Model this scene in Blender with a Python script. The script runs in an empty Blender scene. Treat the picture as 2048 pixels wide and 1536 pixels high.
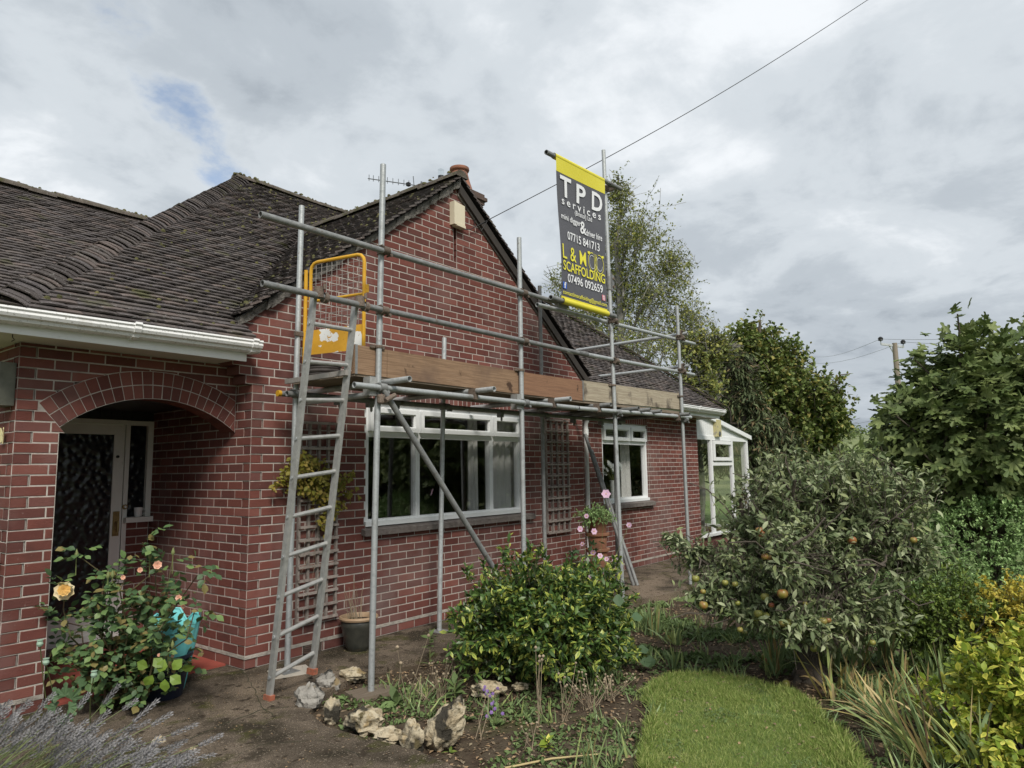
import bpy, math, random
import numpy as np
from mathutils import Vector, Matrix, noise as mnoise
random.seed(7); rng = np.random.default_rng(11)
R = math.radians
sc = bpy.context.scene
col = sc.collection

# ---------------------------------------------------------------- camera
CAM = np.array([-3.366, -5.474, 1.495]); FPX = 1420.0
_yaw, _pit, _rol = 0.9043, 0.1204, -0.0155
def _axes():
    cy, sy, cp, sp = math.cos(_yaw), math.sin(_yaw), math.cos(_pit), math.sin(_pit)
    f = np.array([sy*cp, cy*cp, sp]); r = np.array([cy, -sy, 0.0]); u = np.cross(r, f)
    cr, sr = math.cos(_rol), math.sin(_rol)
    return cr*r+sr*u, -sr*r+cr*u, f
AR, AU, AF = _axes()
cam = bpy.data.cameras.new('camera'); cam.sensor_width = 36; cam.lens = FPX/2048*36
cam.clip_start = 0.05; cam.clip_end = 6000
camo = bpy.data.objects.new('camera', cam); col.objects.link(camo)
mw = Matrix.Identity(4)
for i in range(3):
    mw[i][0], mw[i][1], mw[i][2], mw[i][3] = AR[i], AU[i], -AF[i], CAM[i]
camo.matrix_world = mw
sc.camera = camo
# photo pixel -> direction, and where that direction meets a plane of the place
def ray(u, v): return AF+AR*(u-1024)/FPX-AU*(v-768)/FPX
def atx(u, v, x): d = ray(u, v); return CAM+d*(x-CAM[0])/d[0]
def aty(u, v, y): d = ray(u, v); return CAM+d*(y-CAM[1])/d[1]
def atz(u, v, z=-.12): d = ray(u, v); return CAM+d*(z-CAM[2])/d[2]
def atd(u, v, t): return CAM+ray(u, v)*t
def proj(p):
    d = np.asarray(p, float)-CAM; t = d@AF
    return 1024+FPX*(d@AR)/t, 768-FPX*(d@AU)/t, t

# ---------------------------------------------------------------- sky, sun, exposure
SUN = Vector((-.42, -.62, .75)).normalized()
w = bpy.data.worlds.new('World'); sc.world = w; w.use_nodes = True
nt = w.node_tree; nt.nodes.clear(); N = nt.nodes.new; Lk = nt.links.new
out = N('ShaderNodeOutputWorld'); sky = N('ShaderNodeTexSky'); sky.sky_type = 'NISHITA'; sky.sun_disc = False
sky.sun_elevation = math.asin(SUN.z); sky.sun_rotation = math.atan2(SUN.x, SUN.y)
b1 = N('ShaderNodeBackground'); b1.inputs[1].default_value = .06; Lk(sky.outputs[0], b1.inputs[0])
tc = N('ShaderNodeTexCoord'); sep = N('ShaderNodeSeparateXYZ'); Lk(tc.outputs['Generated'], sep.inputs[0])
def wm(op, a, b=None):
    n = N('ShaderNodeMath'); n.operation = op
    for i, x in enumerate((a, b)):
        if x is None: continue
        if isinstance(x, (int, float)): n.inputs[i].default_value = x
        else: Lk(x, n.inputs[i])
    return n.outputs[0]
zz = wm('ADD', wm('MAXIMUM', sep.outputs[2], 0.0), .22)
cmb = N('ShaderNodeCombineXYZ'); Lk(wm('DIVIDE', sep.outputs[0], zz), cmb.inputs[0]); Lk(wm('DIVIDE', sep.outputs[1], zz), cmb.inputs[1])
def wnoise(scale, detail, rough, off=0.0, dist=0.0):
    mp = N('ShaderNodeMapping'); mp.inputs['Location'].default_value = (off, off*.7, off*.3); Lk(cmb.outputs[0], mp.inputs[0])
    n = N('ShaderNodeTexNoise'); n.inputs['Scale'].default_value = scale; n.inputs['Detail'].default_value = detail
    n.inputs['Roughness'].default_value = rough; n.inputs['Distortion'].default_value = dist; Lk(mp.outputs[0], n.inputs['Vector']); return n.outputs[0]
def wramp(x, stops):
    r = N('ShaderNodeValToRGB'); e = r.color_ramp.elements
    while len(e) < len(stops): e.new(.5)
    for el, (p, c) in zip(e, stops): el.position = p; el.color = (*c, 1)
    r.color_ramp.interpolation = 'EASE'; Lk(x, r.inputs[0]); return r.outputs[0]
big = wnoise(.9, 3, .5, 3.1); fine = wnoise(2.6, 9, .58, 1.7, .3)
mixv = wm('ADD', wm('MULTIPLY', big, .55), wm('MULTIPLY', fine, .45))
vfine = wnoise(8.5, 8, .62, 5.2, .4)
mixv = wm('ADD', mixv, wm('MULTIPLY', wm('SUBTRACT', vfine, .5), .09))
cc = wramp(mixv, [(.37, (.36, .405, .455)), (.455, (.50, .55, .60)), (.535, (.64, .69, .735)), (.65, (.88, .915, .95))])
b2 = N('ShaderNodeBackground'); b2.inputs[1].default_value = .405; Lk(cc, b2.inputs[0])
# one break in the cloud with blue showing
gd = Vector(ray(385, 240)).normalized(); gd2 = Vector(ray(450, 330)).normalized(); gax = (gd2-gd).normalized()
vs = N('ShaderNodeVectorMath'); vs.operation = 'SUBTRACT'; Lk(tc.outputs['Generated'], vs.inputs[0]); vs.inputs[1].default_value = gd
dt = N('ShaderNodeVectorMath'); dt.operation = 'DOT_PRODUCT'; Lk(vs.outputs[0], dt.inputs[0]); dt.inputs[1].default_value = gax
ln = N('ShaderNodeVectorMath'); ln.operation = 'LENGTH'; Lk(vs.outputs[0], ln.inputs[0])
d2 = wm('SUBTRACT', wm('POWER', ln.outputs['Value'], 2.0), wm('MULTIPLY', wm('POWER', wm('ABSOLUTE', dt.outputs['Value']), 2.0), .87))
gap = wm('SUBTRACT', 1.0, wm('DIVIDE', wm('SQRT', wm('MAXIMUM', d2, 0.0)), .062))
gap = wm('ADD', gap, wm('MULTIPLY', wm('SUBTRACT', fine, .5), 5.5))
gapr = wramp(gap, [(.25, (0, 0, 0)), (.95, (.75, .75, .75))])
far = wramp(wm('SUBTRACT', .5, wm('MULTIPLY', ln.outputs['Value'], 1.6)), [(.0, (0, 0, 0)), (.22, (1, 1, 1))])
gm = wm('MULTIPLY', gapr, far)
mx = N('ShaderNodeMixShader'); Lk(gm, mx.inputs[0]); Lk(b2.outputs[0], mx.inputs[1]); Lk(b1.outputs[0], mx.inputs[2]); Lk(mx.outputs[0], out.inputs[0])
sl = bpy.data.lights.new('sun', 'SUN'); sl.energy = 1.5; sl.angle = R(16); sl.color = (1, .95, .87)
so = bpy.data.objects.new('sun', sl); col.objects.link(so); so.rotation_euler = (-SUN).to_track_quat('-Z', 'Y').to_euler()
vs_ = sc.view_settings; vs_.view_transform = 'Standard'; vs_.look = 'None'; vs_.exposure = 1.38; vs_.gamma = 1.0; vs_.use_curve_mapping = False
sc.cycles.max_bounces = 7; sc.cycles.diffuse_bounces = 3; sc.cycles.glossy_bounces = 3; sc.cycles.transparent_max_bounces = 10
sc.cycles.transmission_bounces = 4

# ---------------------------------------------------------------- materials
MATS = {}
def mat(name, cols, scale=6.0, detail=6, rough=.7, metal=0.0, spec=.4, bump=0.0, bscale=60.0, rnd=0.0, rcols=None,
        translucent=0.0, spots=None, stretch=None, edge=None, rrough=0.0, spread=(.3, .7), dirt=None, mottle=1.0):
    """colour from noise over cols; rcols: colour per piece; spots=(colour, scale, lo, hi); edge=(colour, amount)"""
    m = bpy.data.materials.new(name); m.use_nodes = True; t = m.node_tree; t.nodes.clear(); N = t.nodes.new; L = t.links.new
    o = N('ShaderNodeOutputMaterial'); p = N('ShaderNodeBsdfPrincipled')
    g = N('ShaderNodeNewGeometry'); vec = g.outputs['Position']
    if stretch:
        mp = N('ShaderNodeMapping'); mp.inputs['Scale'].default_value = stretch; L(vec, mp.inputs[0]); vec = mp.outputs[0]
    def noise(s, d=5, r=.6, v=vec):
        n = N('ShaderNodeTexNoise'); n.inputs['Scale'].default_value = s; n.inputs['Detail'].default_value = d; n.inputs['Roughness'].default_value = r
        L(v, n.inputs['Vector']); return n.outputs[0]
    def ramp(x, stops, interp='LINEAR'):
        r = N('ShaderNodeValToRGB'); e = r.color_ramp.elements; r.color_ramp.interpolation = interp
        while len(e) < len(stops): e.new(.5)
        for el, (q, c) in zip(e, stops): el.position = q; el.color = (*c, 1)
        L(x, r.inputs[0]); return r.outputs[0]
    def mix(f, a, b, mode='MIX'):
        n = N('ShaderNodeMix'); n.data_type = 'RGBA'; n.blend_type = mode
        for i, x in ((0, f), (6, a), (7, b)):
            if isinstance(x, (int, float)): n.inputs[i].default_value = x
            elif isinstance(x, tuple): n.inputs[i].default_value = (*x, 1)
            else: L(x, n.inputs[i])
        return n.outputs[2]
    def math_(op, a, b=0.0):
        n = N('ShaderNodeMath'); n.operation = op
        for i, x in enumerate((a, b)):
            if isinstance(x, (int, float)): n.inputs[i].default_value = x
            else: L(x, n.inputs[i])
        return n.outputs[0]
    a = N('ShaderNodeAttribute'); a.attribute_name = 'rnd'; oi = N('ShaderNodeObjectInfo')
    rv = math_('FRACT', math_('ADD', a.outputs['Fac'], oi.outputs['Random']))
    k = len(cols)
    if k == 1: c = mix(0.0, cols[0], cols[0])
    else:
        lo, hi = spread
        c = ramp(noise(scale, detail), [(lo+(hi-lo)*i/(k-1), cols[i]) for i in range(k)])
    if rcols:
        rc = ramp(rv, [((i+.02)/len(rcols), x) for i, x in enumerate(rcols)], 'CONSTANT' if len(rcols) > 4 else 'LINEAR')
        c = mix(.62, c, rc)
    if rnd:
        v = math_('ADD', math_('MULTIPLY', rv, 2*rnd), 1-rnd)
        h = N('ShaderNodeHueSaturation'); L(c, h.inputs['Color']); L(v, h.inputs['Value']); c = h.outputs[0]
    if edge:
        ea = N('ShaderNodeAttribute'); ea.attribute_name = 'edge'
        sel = math_('MULTIPLY', math_('GREATER_THAN', rv, 1-edge[1]), ea.outputs['Fac'])
        c = mix(sel, c, edge[0])
    if spots:
        for (sc_, ss, lo, hi) in spots:
            f = ramp(noise(ss, 4, .55, g.outputs['Position']), [(lo, (0, 0, 0)), (hi, (1, 1, 1))]); c = mix(f, c, sc_)
    L(c, p.inputs['Base Color']); p.inputs['Roughness'].default_value = rough; p.inputs['Metallic'].default_value = metal
    p.inputs['Specular IOR Level'].default_value = spec
    if rrough:
        L(math_('ADD', math_('MULTIPLY', noise(scale*2.3, 5), rrough), rough-rrough*.5), p.inputs['Roughness'])
    if bump:
        bn = N('ShaderNodeBump'); bn.inputs['Strength'].default_value = min(1.0, bump); bn.inputs['Distance'].default_value = .02
        L(noise(bscale, 5, .6), bn.inputs['Height']); L(bn.outputs[0], p.inputs['Normal'])
    sh = p.outputs[0]
    if translucent:
        tr = N('ShaderNodeBsdfTranslucent'); L(c, tr.inputs[0]); ms = N('ShaderNodeMixShader'); ms.inputs[0].default_value = translucent
        L(sh, ms.inputs[1]); L(tr.outputs[0], ms.inputs[2]); sh = ms.outputs[0]
    L(sh, o.inputs[0]); MATS[name] = m; return m
def glass(name, tint=(1, 1, 1), base=.10, bump=0.0, rough=0.0, voronoi=0.0, dark=None):
    m = bpy.data.materials.new(name); m.use_nodes = True; t = m.node_tree; t.nodes.clear(); N = t.nodes.new; L = t.links.new
    o = N('ShaderNodeOutputMaterial'); tr = N('ShaderNodeBsdfTransparent'); tr.inputs[0].default_value = (*tint, 1)
    gl = N('ShaderNodeBsdfGlossy'); gl.inputs['Roughness'].default_value = rough; lw = N('ShaderNodeLayerWeight'); pw = N('ShaderNodeMath'); pw.operation = 'POWER'; pw.inputs[1].default_value = 5.0; L(lw.outputs['Facing'], pw.inputs[0]); lw.inputs[0].default_value = .5
    fr = N('ShaderNodeMath'); fr.operation = 'MULTIPLY_ADD'; fr.inputs[1].default_value = .88; fr.inputs[2].default_value = base; L(pw.outputs[0], fr.inputs[0])
    mx = N('ShaderNodeMixShader'); L(fr.outputs[0], mx.inputs[0]); L(gl.outputs[0], mx.inputs[2])
    if dark:
        df = N('ShaderNodeBsdfDiffuse'); df.inputs[0].default_value = (*dark, 1); L(df.outputs[0], mx.inputs[1])
    else: L(tr.outputs[0], mx.inputs[1])
    if voronoi:
        g = N('ShaderNodeNewGeometry'); v = N('ShaderNodeTexVoronoi'); v.feature = 'SMOOTH_F1'; v.inputs['Scale'].default_value = voronoi
        L(g.outputs['Position'], v.inputs['Vector']); bn = N('ShaderNodeBump'); bn.inputs['Strength'].default_value = .7; bn.inputs['Distance'].default_value = .02
        L(v.outputs['Distance'], bn.inputs['Height']); L(bn.outputs[0], gl.inputs['Normal']); L(bn.outputs[0], lw.inputs['Normal'])
    L(mx.outputs[0], o.inputs[0]); MATS[name] = m; return m

mat('brick', [(0.135, 0.050, 0.044), (0.187, 0.071, 0.057), (0.151, 0.058, 0.049)], 9, rough=.9, spec=.15, bump=.6, bscale=170,
    rcols=[(0.193, 0.069, 0.055), (0.128, 0.048, 0.041), (0.172, 0.067, 0.056), (0.101, 0.044, 0.040), (0.182, 0.064, 0.051), (0.155, 0.074, 0.067), (0.140, 0.050, 0.043), (0.208, 0.083, 0.067)], rnd=.14,
    spots=[((0.229, 0.162, 0.149), 1.1, .50, .86), ((0.343, 0.272, 0.247), 34, .67, .84), ((0.063, 0.036, 0.032), 2.6, .60, .88)])
mat('mortar', [(0.383, 0.348, 0.313), (0.503, 0.458, 0.413), (0.584, 0.539, 0.493)], 14, rough=.95, spec=.1, bump=.6, bscale=230, spots=[((0.221, 0.191, 0.176), 3, .52, .8)])
mat('dpc', [(.36, .33, .29), (.50, .46, .41)], 16, rough=.95, spec=.1, bump=.8, bscale=120, spots=[((.2, .18, .16), 7, .5, .75)])
mat('tile', [(0.088, 0.074, 0.068), (0.136, 0.117, 0.110), (0.071, 0.060, 0.060)], 7, rough=.9, spec=.25, bump=.7, bscale=110, rcols=[(0.099, 0.084, 0.078), (0.071, 0.060, 0.058), (0.142, 0.122, 0.112), (0.088, 0.078, 0.078), (0.122, 0.094, 0.084), (0.065, 0.059, 0.061)], rnd=.3, spots=[((0.378, 0.367, 0.349), 42, .62, .74), ((0.099, 0.099, 0.048), 3.1, .60, .74), ((0.040, 0.035, 0.032), 9, .58, .75)])
mat('ridge', [(0.074, 0.059, 0.046), (0.136, 0.118, 0.099)], 10, rough=.95, bump=.9, bscale=70, rnd=.2, spots=[((0.062, 0.062, 0.022), 6, .5, .68), ((0.205, 0.192, 0.174), 30, .62, .74)])
mat('verge', [(.12, .11, .10), (.22, .205, .185)], 9, rough=.95, bump=1, bscale=60, spots=[((.06, .056, .05), 14, .48, .66), ((.36, .35, .32), 45, .62, .74)])
mat('upvc', [(.74, .76, .76), (.80, .81, .81)], 5, rough=.35, spec=.5, spots=[((.5, .5, .46), 11, .66, .9)])
mat('gutter', [(0.693, 0.704, 0.693), (0.780, 0.780, 0.780)], 6, rough=.5, spec=.4, spots=[((0.284, 0.284, 0.252), 60, .58, .74), ((0.420, 0.420, 0.378), 6, .55, .85)])
mat('soffit', [(.52, .49, .43), (.60, .57, .50)], 3, rough=.7, spots=[((.3, .27, .22), 12, .62, .85)])
mat('galv', [(.30, .32, .325), (.42, .44, .445), (.36, .38, .38)], 26, rough=.5, metal=.35, spec=.5, rrough=.25, bump=.12, bscale=90, rnd=.15,
    spots=[((.20, .20, .19), 6, .56, .8), ((.17, .12, .09), 19, .68, .8)])
mat('galv_old', [(.16, .165, .165), (.26, .265, .26)], 20, rough=.6, metal=.3, rrough=.3, bump=.2, bscale=80, rnd=.2, spots=[((.12, .08, .06), 12, .6, .78)])
mat('rust', [(.10, .075, .06), (.19, .15, .12), (.07, .05, .042)], 60, rough=.75, metal=.3, bump=.5, bscale=150, rnd=.2)
mat('alu', [(.33, .33, .32), (.45, .45, .43)], 25, rough=.45, metal=.45, rrough=.3, bump=.1, bscale=80, spots=[((.62, .62, .6), 24, .69, .75), ((.2, .19, .17), 9, .58, .8)])
mat('orange', [(.40, .14, .08), (.33, .10, .06)], 30, rough=.7, spots=[((.16, .09, .06), 20, .5, .7)])
mat('yellow', [(0.527, 0.281, 0.017), (0.612, 0.340, 0.025)], 18, rough=.45, spots=[((0.212, 0.102, 0.017), 42, .67, .76)])
mat('yellow_plate', [(.52, .265, .02), (.60, .32, .03)], 8, rough=.45, spots=[((.72, .72, .7), 6.2, .545, .56), ((.28, .14, .02), 40, .64, .72)])
mat('wire_mesh', [(.38, .36, .34), (.30, .27, .24)], 30, rough=.6, metal=.4)
mat('plank', [(.17, .105, .062), (.31, .205, .13), (.20, .125, .078), (.36, .25, .165)], 6, detail=10, rough=.85, spec=.2, bump=.35, bscale=60, stretch=(.3, 13, 13), spots=[((.075, .045, .03), 6.5, .64, .70), ((.16, .105, .075), 2.2, .5, .7)])
mat('plank_red', [(.17, .095, .060), (.29, .165, .10), (.20, .11, .07), (.32, .185, .115)], 6, detail=10, rough=.85, spec=.2, bump=.35, bscale=60, stretch=(.3, 13, 13), spots=[((.075, .045, .03), 6.5, .64, .70)])
mat('plank_pale', [(.22, .185, .135), (.44, .385, .29), (.30, .25, .185), (.50, .44, .34)], 6, detail=10, rough=.85, spec=.2, bump=.35, bscale=60, stretch=(.35, 11, 11), spots=[((.12, .10, .08), 4.5, .56, .68)])
mat('board', [(.15, .12, .09), (.24, .19, .14)], 6, rough=.85, bump=.3, bscale=60, stretch=(1, 12, 12), rnd=.2)
mat('trellis', [(0.196, 0.161, 0.144), (0.310, 0.270, 0.241), (0.161, 0.132, 0.115)], 14, rough=.9, bump=.4, bscale=120, rnd=.15)
mat('sill', [(.12, .10, .09), (.20, .175, .16)], 16, rough=.9, bump=.7, bscale=90, spots=[((.34, .32, .28), 24, .63, .75), ((.06, .05, .045), 7, .55, .8)])
mat('banner', [(.085, .086, .098), (.10, .10, .113)], 2, rough=.55, spec=.3)
mat('banner_yellow', [(0.616, 0.546, 0.035), (0.669, 0.598, 0.053)], 4, rough=.5)
mat('print_white', [(.74, .75, .77)], rough=.55); mat('print_yellow', [(.72, .66, .05)], rough=.55)
mat('print_grey', [(.52, .53, .55)], rough=.55); mat('print_blue', [(.03, .10, .42)], rough=.5); mat('print_pink', [(.62, .16, .22)], rough=.5)
mat('door_white', [(.62, .60, .57), (.70, .69, .66)], 4, rough=.45, spots=[((.4, .37, .33), 14, .66, .85)])
mat('brass', [(.36, .27, .12), (.22, .16, .08)], 30, rough=.4, metal=.8)
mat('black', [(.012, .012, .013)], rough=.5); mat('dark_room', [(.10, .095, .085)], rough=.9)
mat('curtain', [(0.644, 0.644, 0.609), (0.759, 0.759, 0.724)], 4, rough=.9, translucent=.2); mat('curtain_beige', [(.40, .33, .22), (.46, .39, .27)], 4, rough=.9, translucent=.2)
mat('terracotta', [(.24, .105, .06), (.31, .145, .085)], 8, rough=.85, bump=.3, bscale=80, spots=[((.36, .30, .25), 13, .58, .8), ((.10, .06, .04), 4, .55, .75)])
mat('chimney_pot', [(.24, .10, .065), (.30, .135, .085)], 5, rough=.85, bump=.3, spots=[((.1, .07, .06), 4, .55, .75)])
mat('chimney_brick', [(.09, .065, .055), (.13, .085, .07)], 9, rough=.95, bump=.6, rnd=.2, spots=[((.2, .19, .15), 25, .6, .72)])
mat('cream_box', [(.58, .52, .38), (.66, .60, .46)], 9, rough=.6, stretch=(30, 30, 2), spots=[((.42, .36, .22), 5, .6, .85)])
mat('lamp_bronze', [(.10, .10, .08), (.15, .15, .12)], 20, rough=.5, metal=.3); mat('lamp_glass', [(.50, .48, .38)], rough=.3)
mat('ornament', [(.66, .60, .33), (.52, .46, .25)], 40, rough=.7, bump=.5, bscale=120)
mat('maroon', [(.075, .018, .018), (.10, .026, .024)], 5, rough=.45); mat('quarry', [(.25, .058, .042), (.32, .08, .058)], 5, rough=.6, bump=.15, spots=[((.12, .05, .045), 3, .6, .85)])
mat('concrete', [(0.075, 0.061, 0.044), (0.126, 0.100, 0.075), (0.192, 0.153, 0.115), (0.096, 0.076, 0.056)], 3.4, detail=14, rough=.95, spec=.15, bump=1, bscale=70, spread=(.32, .68),
    spots=[((0.045, 0.037, 0.025), 1.7, .50, .62), ((0.066, 0.065, 0.021), 4.3, .56, .66), ((0.243, 0.190, 0.140), .55, .58, .66), ((0.363, 0.302, 0.232), 85, .60, .68), ((0.035, 0.026, 0.019), 130, .54, .62), ((0.051, 0.039, 0.028), 14, .60, .66)])
mat('soil', [(.040, .028, .020), (.065, .047, .033), (.095, .075, .052), (.05, .036, .026)], 5, detail=9, rough=.97, spec=.1, bump=1, bscale=45,
    spots=[((.07, .075, .028), 1.7, .56, .72), ((.19, .165, .12), 90, .68, .78)])
mat('turf', [(0.094, 0.144, 0.038), (0.144, 0.212, 0.060)], 6, rough=.95, bump=.8, bscale=90, spots=[((0.144, 0.118, 0.060), 9, .6, .75)])
mat('field', [(0.119, 0.156, 0.056), (0.163, 0.194, 0.075), (0.200, 0.219, 0.106)], .012, detail=5, rough=.95, spots=[((0.075, 0.100, 0.044), .03, .56, .64)])
mat('rock', [(0.264, 0.211, 0.128), (0.420, 0.344, 0.227), (0.492, 0.430, 0.311), (0.319, 0.232, 0.114)], 9, detail=8, rough=.93, bump=1, bscale=42, spots=[((0.041, 0.036, 0.026), 6, .52, .60), ((0.091, 0.073, 0.034), 14, .56, .66)])
mat('rock_grey', [(0.204, 0.190, 0.169), (0.299, 0.281, 0.252), (0.340, 0.323, 0.292)], 12, detail=8, rough=.93, bump=1, bscale=42, spots=[((0.020, 0.020, 0.017), 5, .53, .62), ((0.231, 0.174, 0.095), 9, .6, .7)])
mat('bark', [(0.066, 0.054, 0.043), (0.126, 0.106, 0.084)], 18, rough=.95, bump=1, bscale=50, stretch=(1, 1, .4)); mat('bark_birch', [(.10, .095, .085), (.26, .25, .23), (.05, .045, .04)], 4, rough=.9, bump=.4)
mat('wood_pole', [(.20, .165, .13), (.29, .25, .20)], 6, rough=.9, stretch=(8, 8, .6)); mat('steel_dark', [(.16, .17, .18)], rough=.5, metal=.5)
mat('cable', [(.02, .02, .022)], rough=.6); mat('cable_far', [(.20, .21, .22)], rough=.7)
mat('pot_green', [(.028, .030, .026), (.055, .055, .045)], 15, rough=.35, spec=.5, bump=.1, spots=[((.11, .08, .05), 20, .64, .8)])
mat('pot_rim', [(.30, .20, .12), (.38, .27, .17)], 10, rough=.6); mat('pot_blue', [(.012, .016, .032), (.022, .028, .05)], 8, rough=.5)
mat('turquoise', [(0.127, 0.483, 0.494), (0.184, 0.575, 0.575)], 12, rough=.55, spots=[((0.345, 0.414, 0.380), 7, .64, .85)])
mat('coil', [(.045, .038, .035), (.085, .07, .065)], 18, rough=.7)
mat('white_cup', [(.70, .70, .70)], rough=.3); mat('bell_yellow', [(.46, .41, .20), (.52, .47, .26)], 8, rough=.5, spots=[((.25, .23, .2), 9, .58, .7)])
mat('moss', [(.055, .058, .022), (.095, .092, .035), (.14, .12, .05)], 18, rough=.95, bump=.8, bscale=120, rnd=.3); mat('crack', [(.022, .019, .015), (.045, .05, .02)], 20, rough=.95); mat('board_dark', [(.030, .026, .023), (.05, .042, .036)], 8, rough=.8); mat('rock_brown', [(.12, .085, .065), (.19, .145, .11)], 14, rough=.95, bump=1, bscale=50)
mat('sole_card', [(.48, .44, .37), (.55, .5, .43)], 9, rough=.8)
# foliage
mat('leaf_eu', [(0.042, 0.086, 0.020), (0.070, 0.127, 0.028)], 3, rough=.42, spec=.45, translucent=.18, rcols=[(0.045, 0.091, 0.022), (0.073, 0.139, 0.029), (0.052, 0.102, 0.029), (0.134, 0.205, 0.040)], rnd=.28, edge=((0.447, 0.470, 0.089), .24))
mat('leaf_gold', [(0.184, 0.263, 0.032), (0.276, 0.341, 0.046)], 3, rough=.5, spec=.35, translucent=.25, rcols=[(0.263, 0.355, 0.039), (0.145, 0.236, 0.026), (0.394, 0.446, 0.065), (0.289, 0.328, 0.053)], rnd=.22, edge=((0.683, 0.630, 0.118), .35))
mat('leaf_yellow', [(.46, .39, .045), (.54, .47, .07)], 3, rough=.6, translucent=.2, rcols=[(.50, .43, .05), (.36, .36, .05), (.60, .54, .12), (.42, .30, .045)], rnd=.18)
mat('leaf_bright', [(.085, .140, .025), (.13, .19, .035)], 3, rough=.5, translucent=.22, rcols=[(.09, .15, .025), (.145, .21, .04), (.06, .11, .02), (.20, .25, .05)], rnd=.25)
mat('leaf_apple', [(0.137, 0.178, 0.079), (0.199, 0.240, 0.116)], 3, rough=.6, spec=.3, translucent=.22, rcols=[(0.137, 0.192, 0.079), (0.199, 0.240, 0.116), (0.288, 0.329, 0.185), (0.116, 0.158, 0.069), (0.246, 0.274, 0.116), (0.384, 0.412, 0.260)], rnd=.22)
mat('leaf_fig', [(0.091, 0.130, 0.041), (0.125, 0.176, 0.052)], 2, rough=.6, spec=.3, translucent=.2, rcols=[(0.099, 0.143, 0.041), (0.140, 0.189, 0.057), (0.078, 0.117, 0.037), (0.196, 0.234, 0.080)], rnd=.2, edge=((0.183, 0.221, 0.086), .5))
mat('leaf_clip', [(0.160, 0.274, 0.090), (0.251, 0.387, 0.136)], 4, rough=.6, translucent=.15, rcols=[(0.181, 0.294, 0.099), (0.294, 0.454, 0.160), (0.407, 0.545, 0.228), (0.160, 0.251, 0.099)], rnd=.22)
mat('leaf_birch', [(0.165, 0.209, 0.058), (0.231, 0.271, 0.077)], 1, rough=.6, translucent=.3, rcols=[(0.176, 0.222, 0.062), (0.264, 0.284, 0.077), (0.132, 0.185, 0.053), (0.352, 0.320, 0.077)], rnd=.22)
mat('leaf_maple', [(0.121, 0.166, 0.045), (0.177, 0.220, 0.055)], .6, rough=.65, translucent=.2, rcols=[(0.124, 0.180, 0.048), (0.177, 0.227, 0.061), (0.105, 0.153, 0.041), (0.146, 0.197, 0.048), (0.208, 0.232, 0.061), (0.113, 0.166, 0.044), (0.312, 0.244, 0.070)], rnd=.22)
mat('leaf_conifer', [(0.064, 0.092, 0.040), (0.101, 0.129, 0.052)], .8, rough=.75, translucent=.1, rcols=[(0.074, 0.101, 0.043), (0.110, 0.138, 0.055), (0.064, 0.089, 0.040), (0.092, 0.120, 0.048), (0.083, 0.110, 0.046), (0.110, 0.129, 0.055), (0.221, 0.138, 0.074)], rnd=.2)
mat('leaf_far', [(0.122, 0.174, 0.061), (0.184, 0.235, 0.082)], .3, rough=.8, translucent=.2, rnd=.3)
mat('leaf_lime', [(0.260, 0.312, 0.065), (0.351, 0.390, 0.091)], .6, rough=.7, translucent=.25, rnd=.25)
mat('leaf_rose', [(0.067, 0.117, 0.049), (0.095, 0.162, 0.067)], 3, rough=.5, spec=.35, translucent=.2, rcols=[(0.068, 0.125, 0.053), (0.105, 0.181, 0.067), (0.057, 0.105, 0.049), (0.190, 0.275, 0.086), (0.247, 0.162, 0.057), (0.133, 0.209, 0.067)], rnd=.2)
mat('leaf_lime_rose', [(.15, .24, .03), (.19, .28, .05)], 3, rough=.5, translucent=.25, rnd=.15)
mat('leaf_climber', [(.21, .20, .025), (.29, .26, .035)], 4, rough=.6, translucent=.25, rcols=[(.22, .24, .03), (.34, .28, .04), (.14, .17, .025), (.28, .19, .05)], rnd=.2)
mat('leaf_weed', [(0.092, 0.146, 0.046), (0.154, 0.216, 0.077)], 5, rough=.7, translucent=.2, rnd=.3)
mat('leaf_big', [(0.059, 0.109, 0.050), (0.084, 0.143, 0.064)], 5, rough=.6, translucent=.2, rnd=.2)
mat('grass', [(0.131, 0.211, 0.043), (0.211, 0.296, 0.068), (0.316, 0.362, 0.113)], 1.6, rough=.6, spec=.25, translucent=.3, rcols=[(0.187, 0.284, 0.055), (0.272, 0.362, 0.085), (0.148, 0.235, 0.048), (0.397, 0.399, 0.157)], rnd=.25)
mat('iris', [(0.183, 0.273, 0.121), (0.261, 0.352, 0.152)], 3, rough=.5, translucent=.2, rcols=[(0.201, 0.302, 0.132), (0.282, 0.383, 0.162), (0.173, 0.242, 0.112), (0.343, 0.383, 0.121)], rnd=.2)
mat('iris_dry', [(0.336, 0.252, 0.105), (0.441, 0.347, 0.168)], 6, rough=.8, translucent=.2, rcols=[(0.378, 0.284, 0.116), (0.294, 0.179, 0.084), (0.420, 0.378, 0.105), (0.483, 0.399, 0.210)], rnd=.2)
mat('litter', [(.16, .115, .07), (.26, .20, .13)], 9, rough=.9, rcols=[(.18, .12, .07), (.34, .28, .19), (.12, .075, .045), (.27, .17, .09)], rnd=.3)
mat('dry', [(.22, .17, .115), (.32, .26, .18)], 12, rough=.9, rnd=.2); mat('stem_green', [(.13, .165, .055), (.19, .21, .08)], 9, rough=.7); mat('stem_rose', [(.075, .085, .035), (.10, .05, .03)], 5, rough=.6)
mat('lav', [(.17, .165, .175), (.25, .245, .25), (.205, .20, .195)], 40, rough=.9, rnd=.25, bump=.4)
mat('lav_stem', [(.16, .20, .085), (.23, .26, .11)], 9, rough=.8, rnd=.2)
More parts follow.
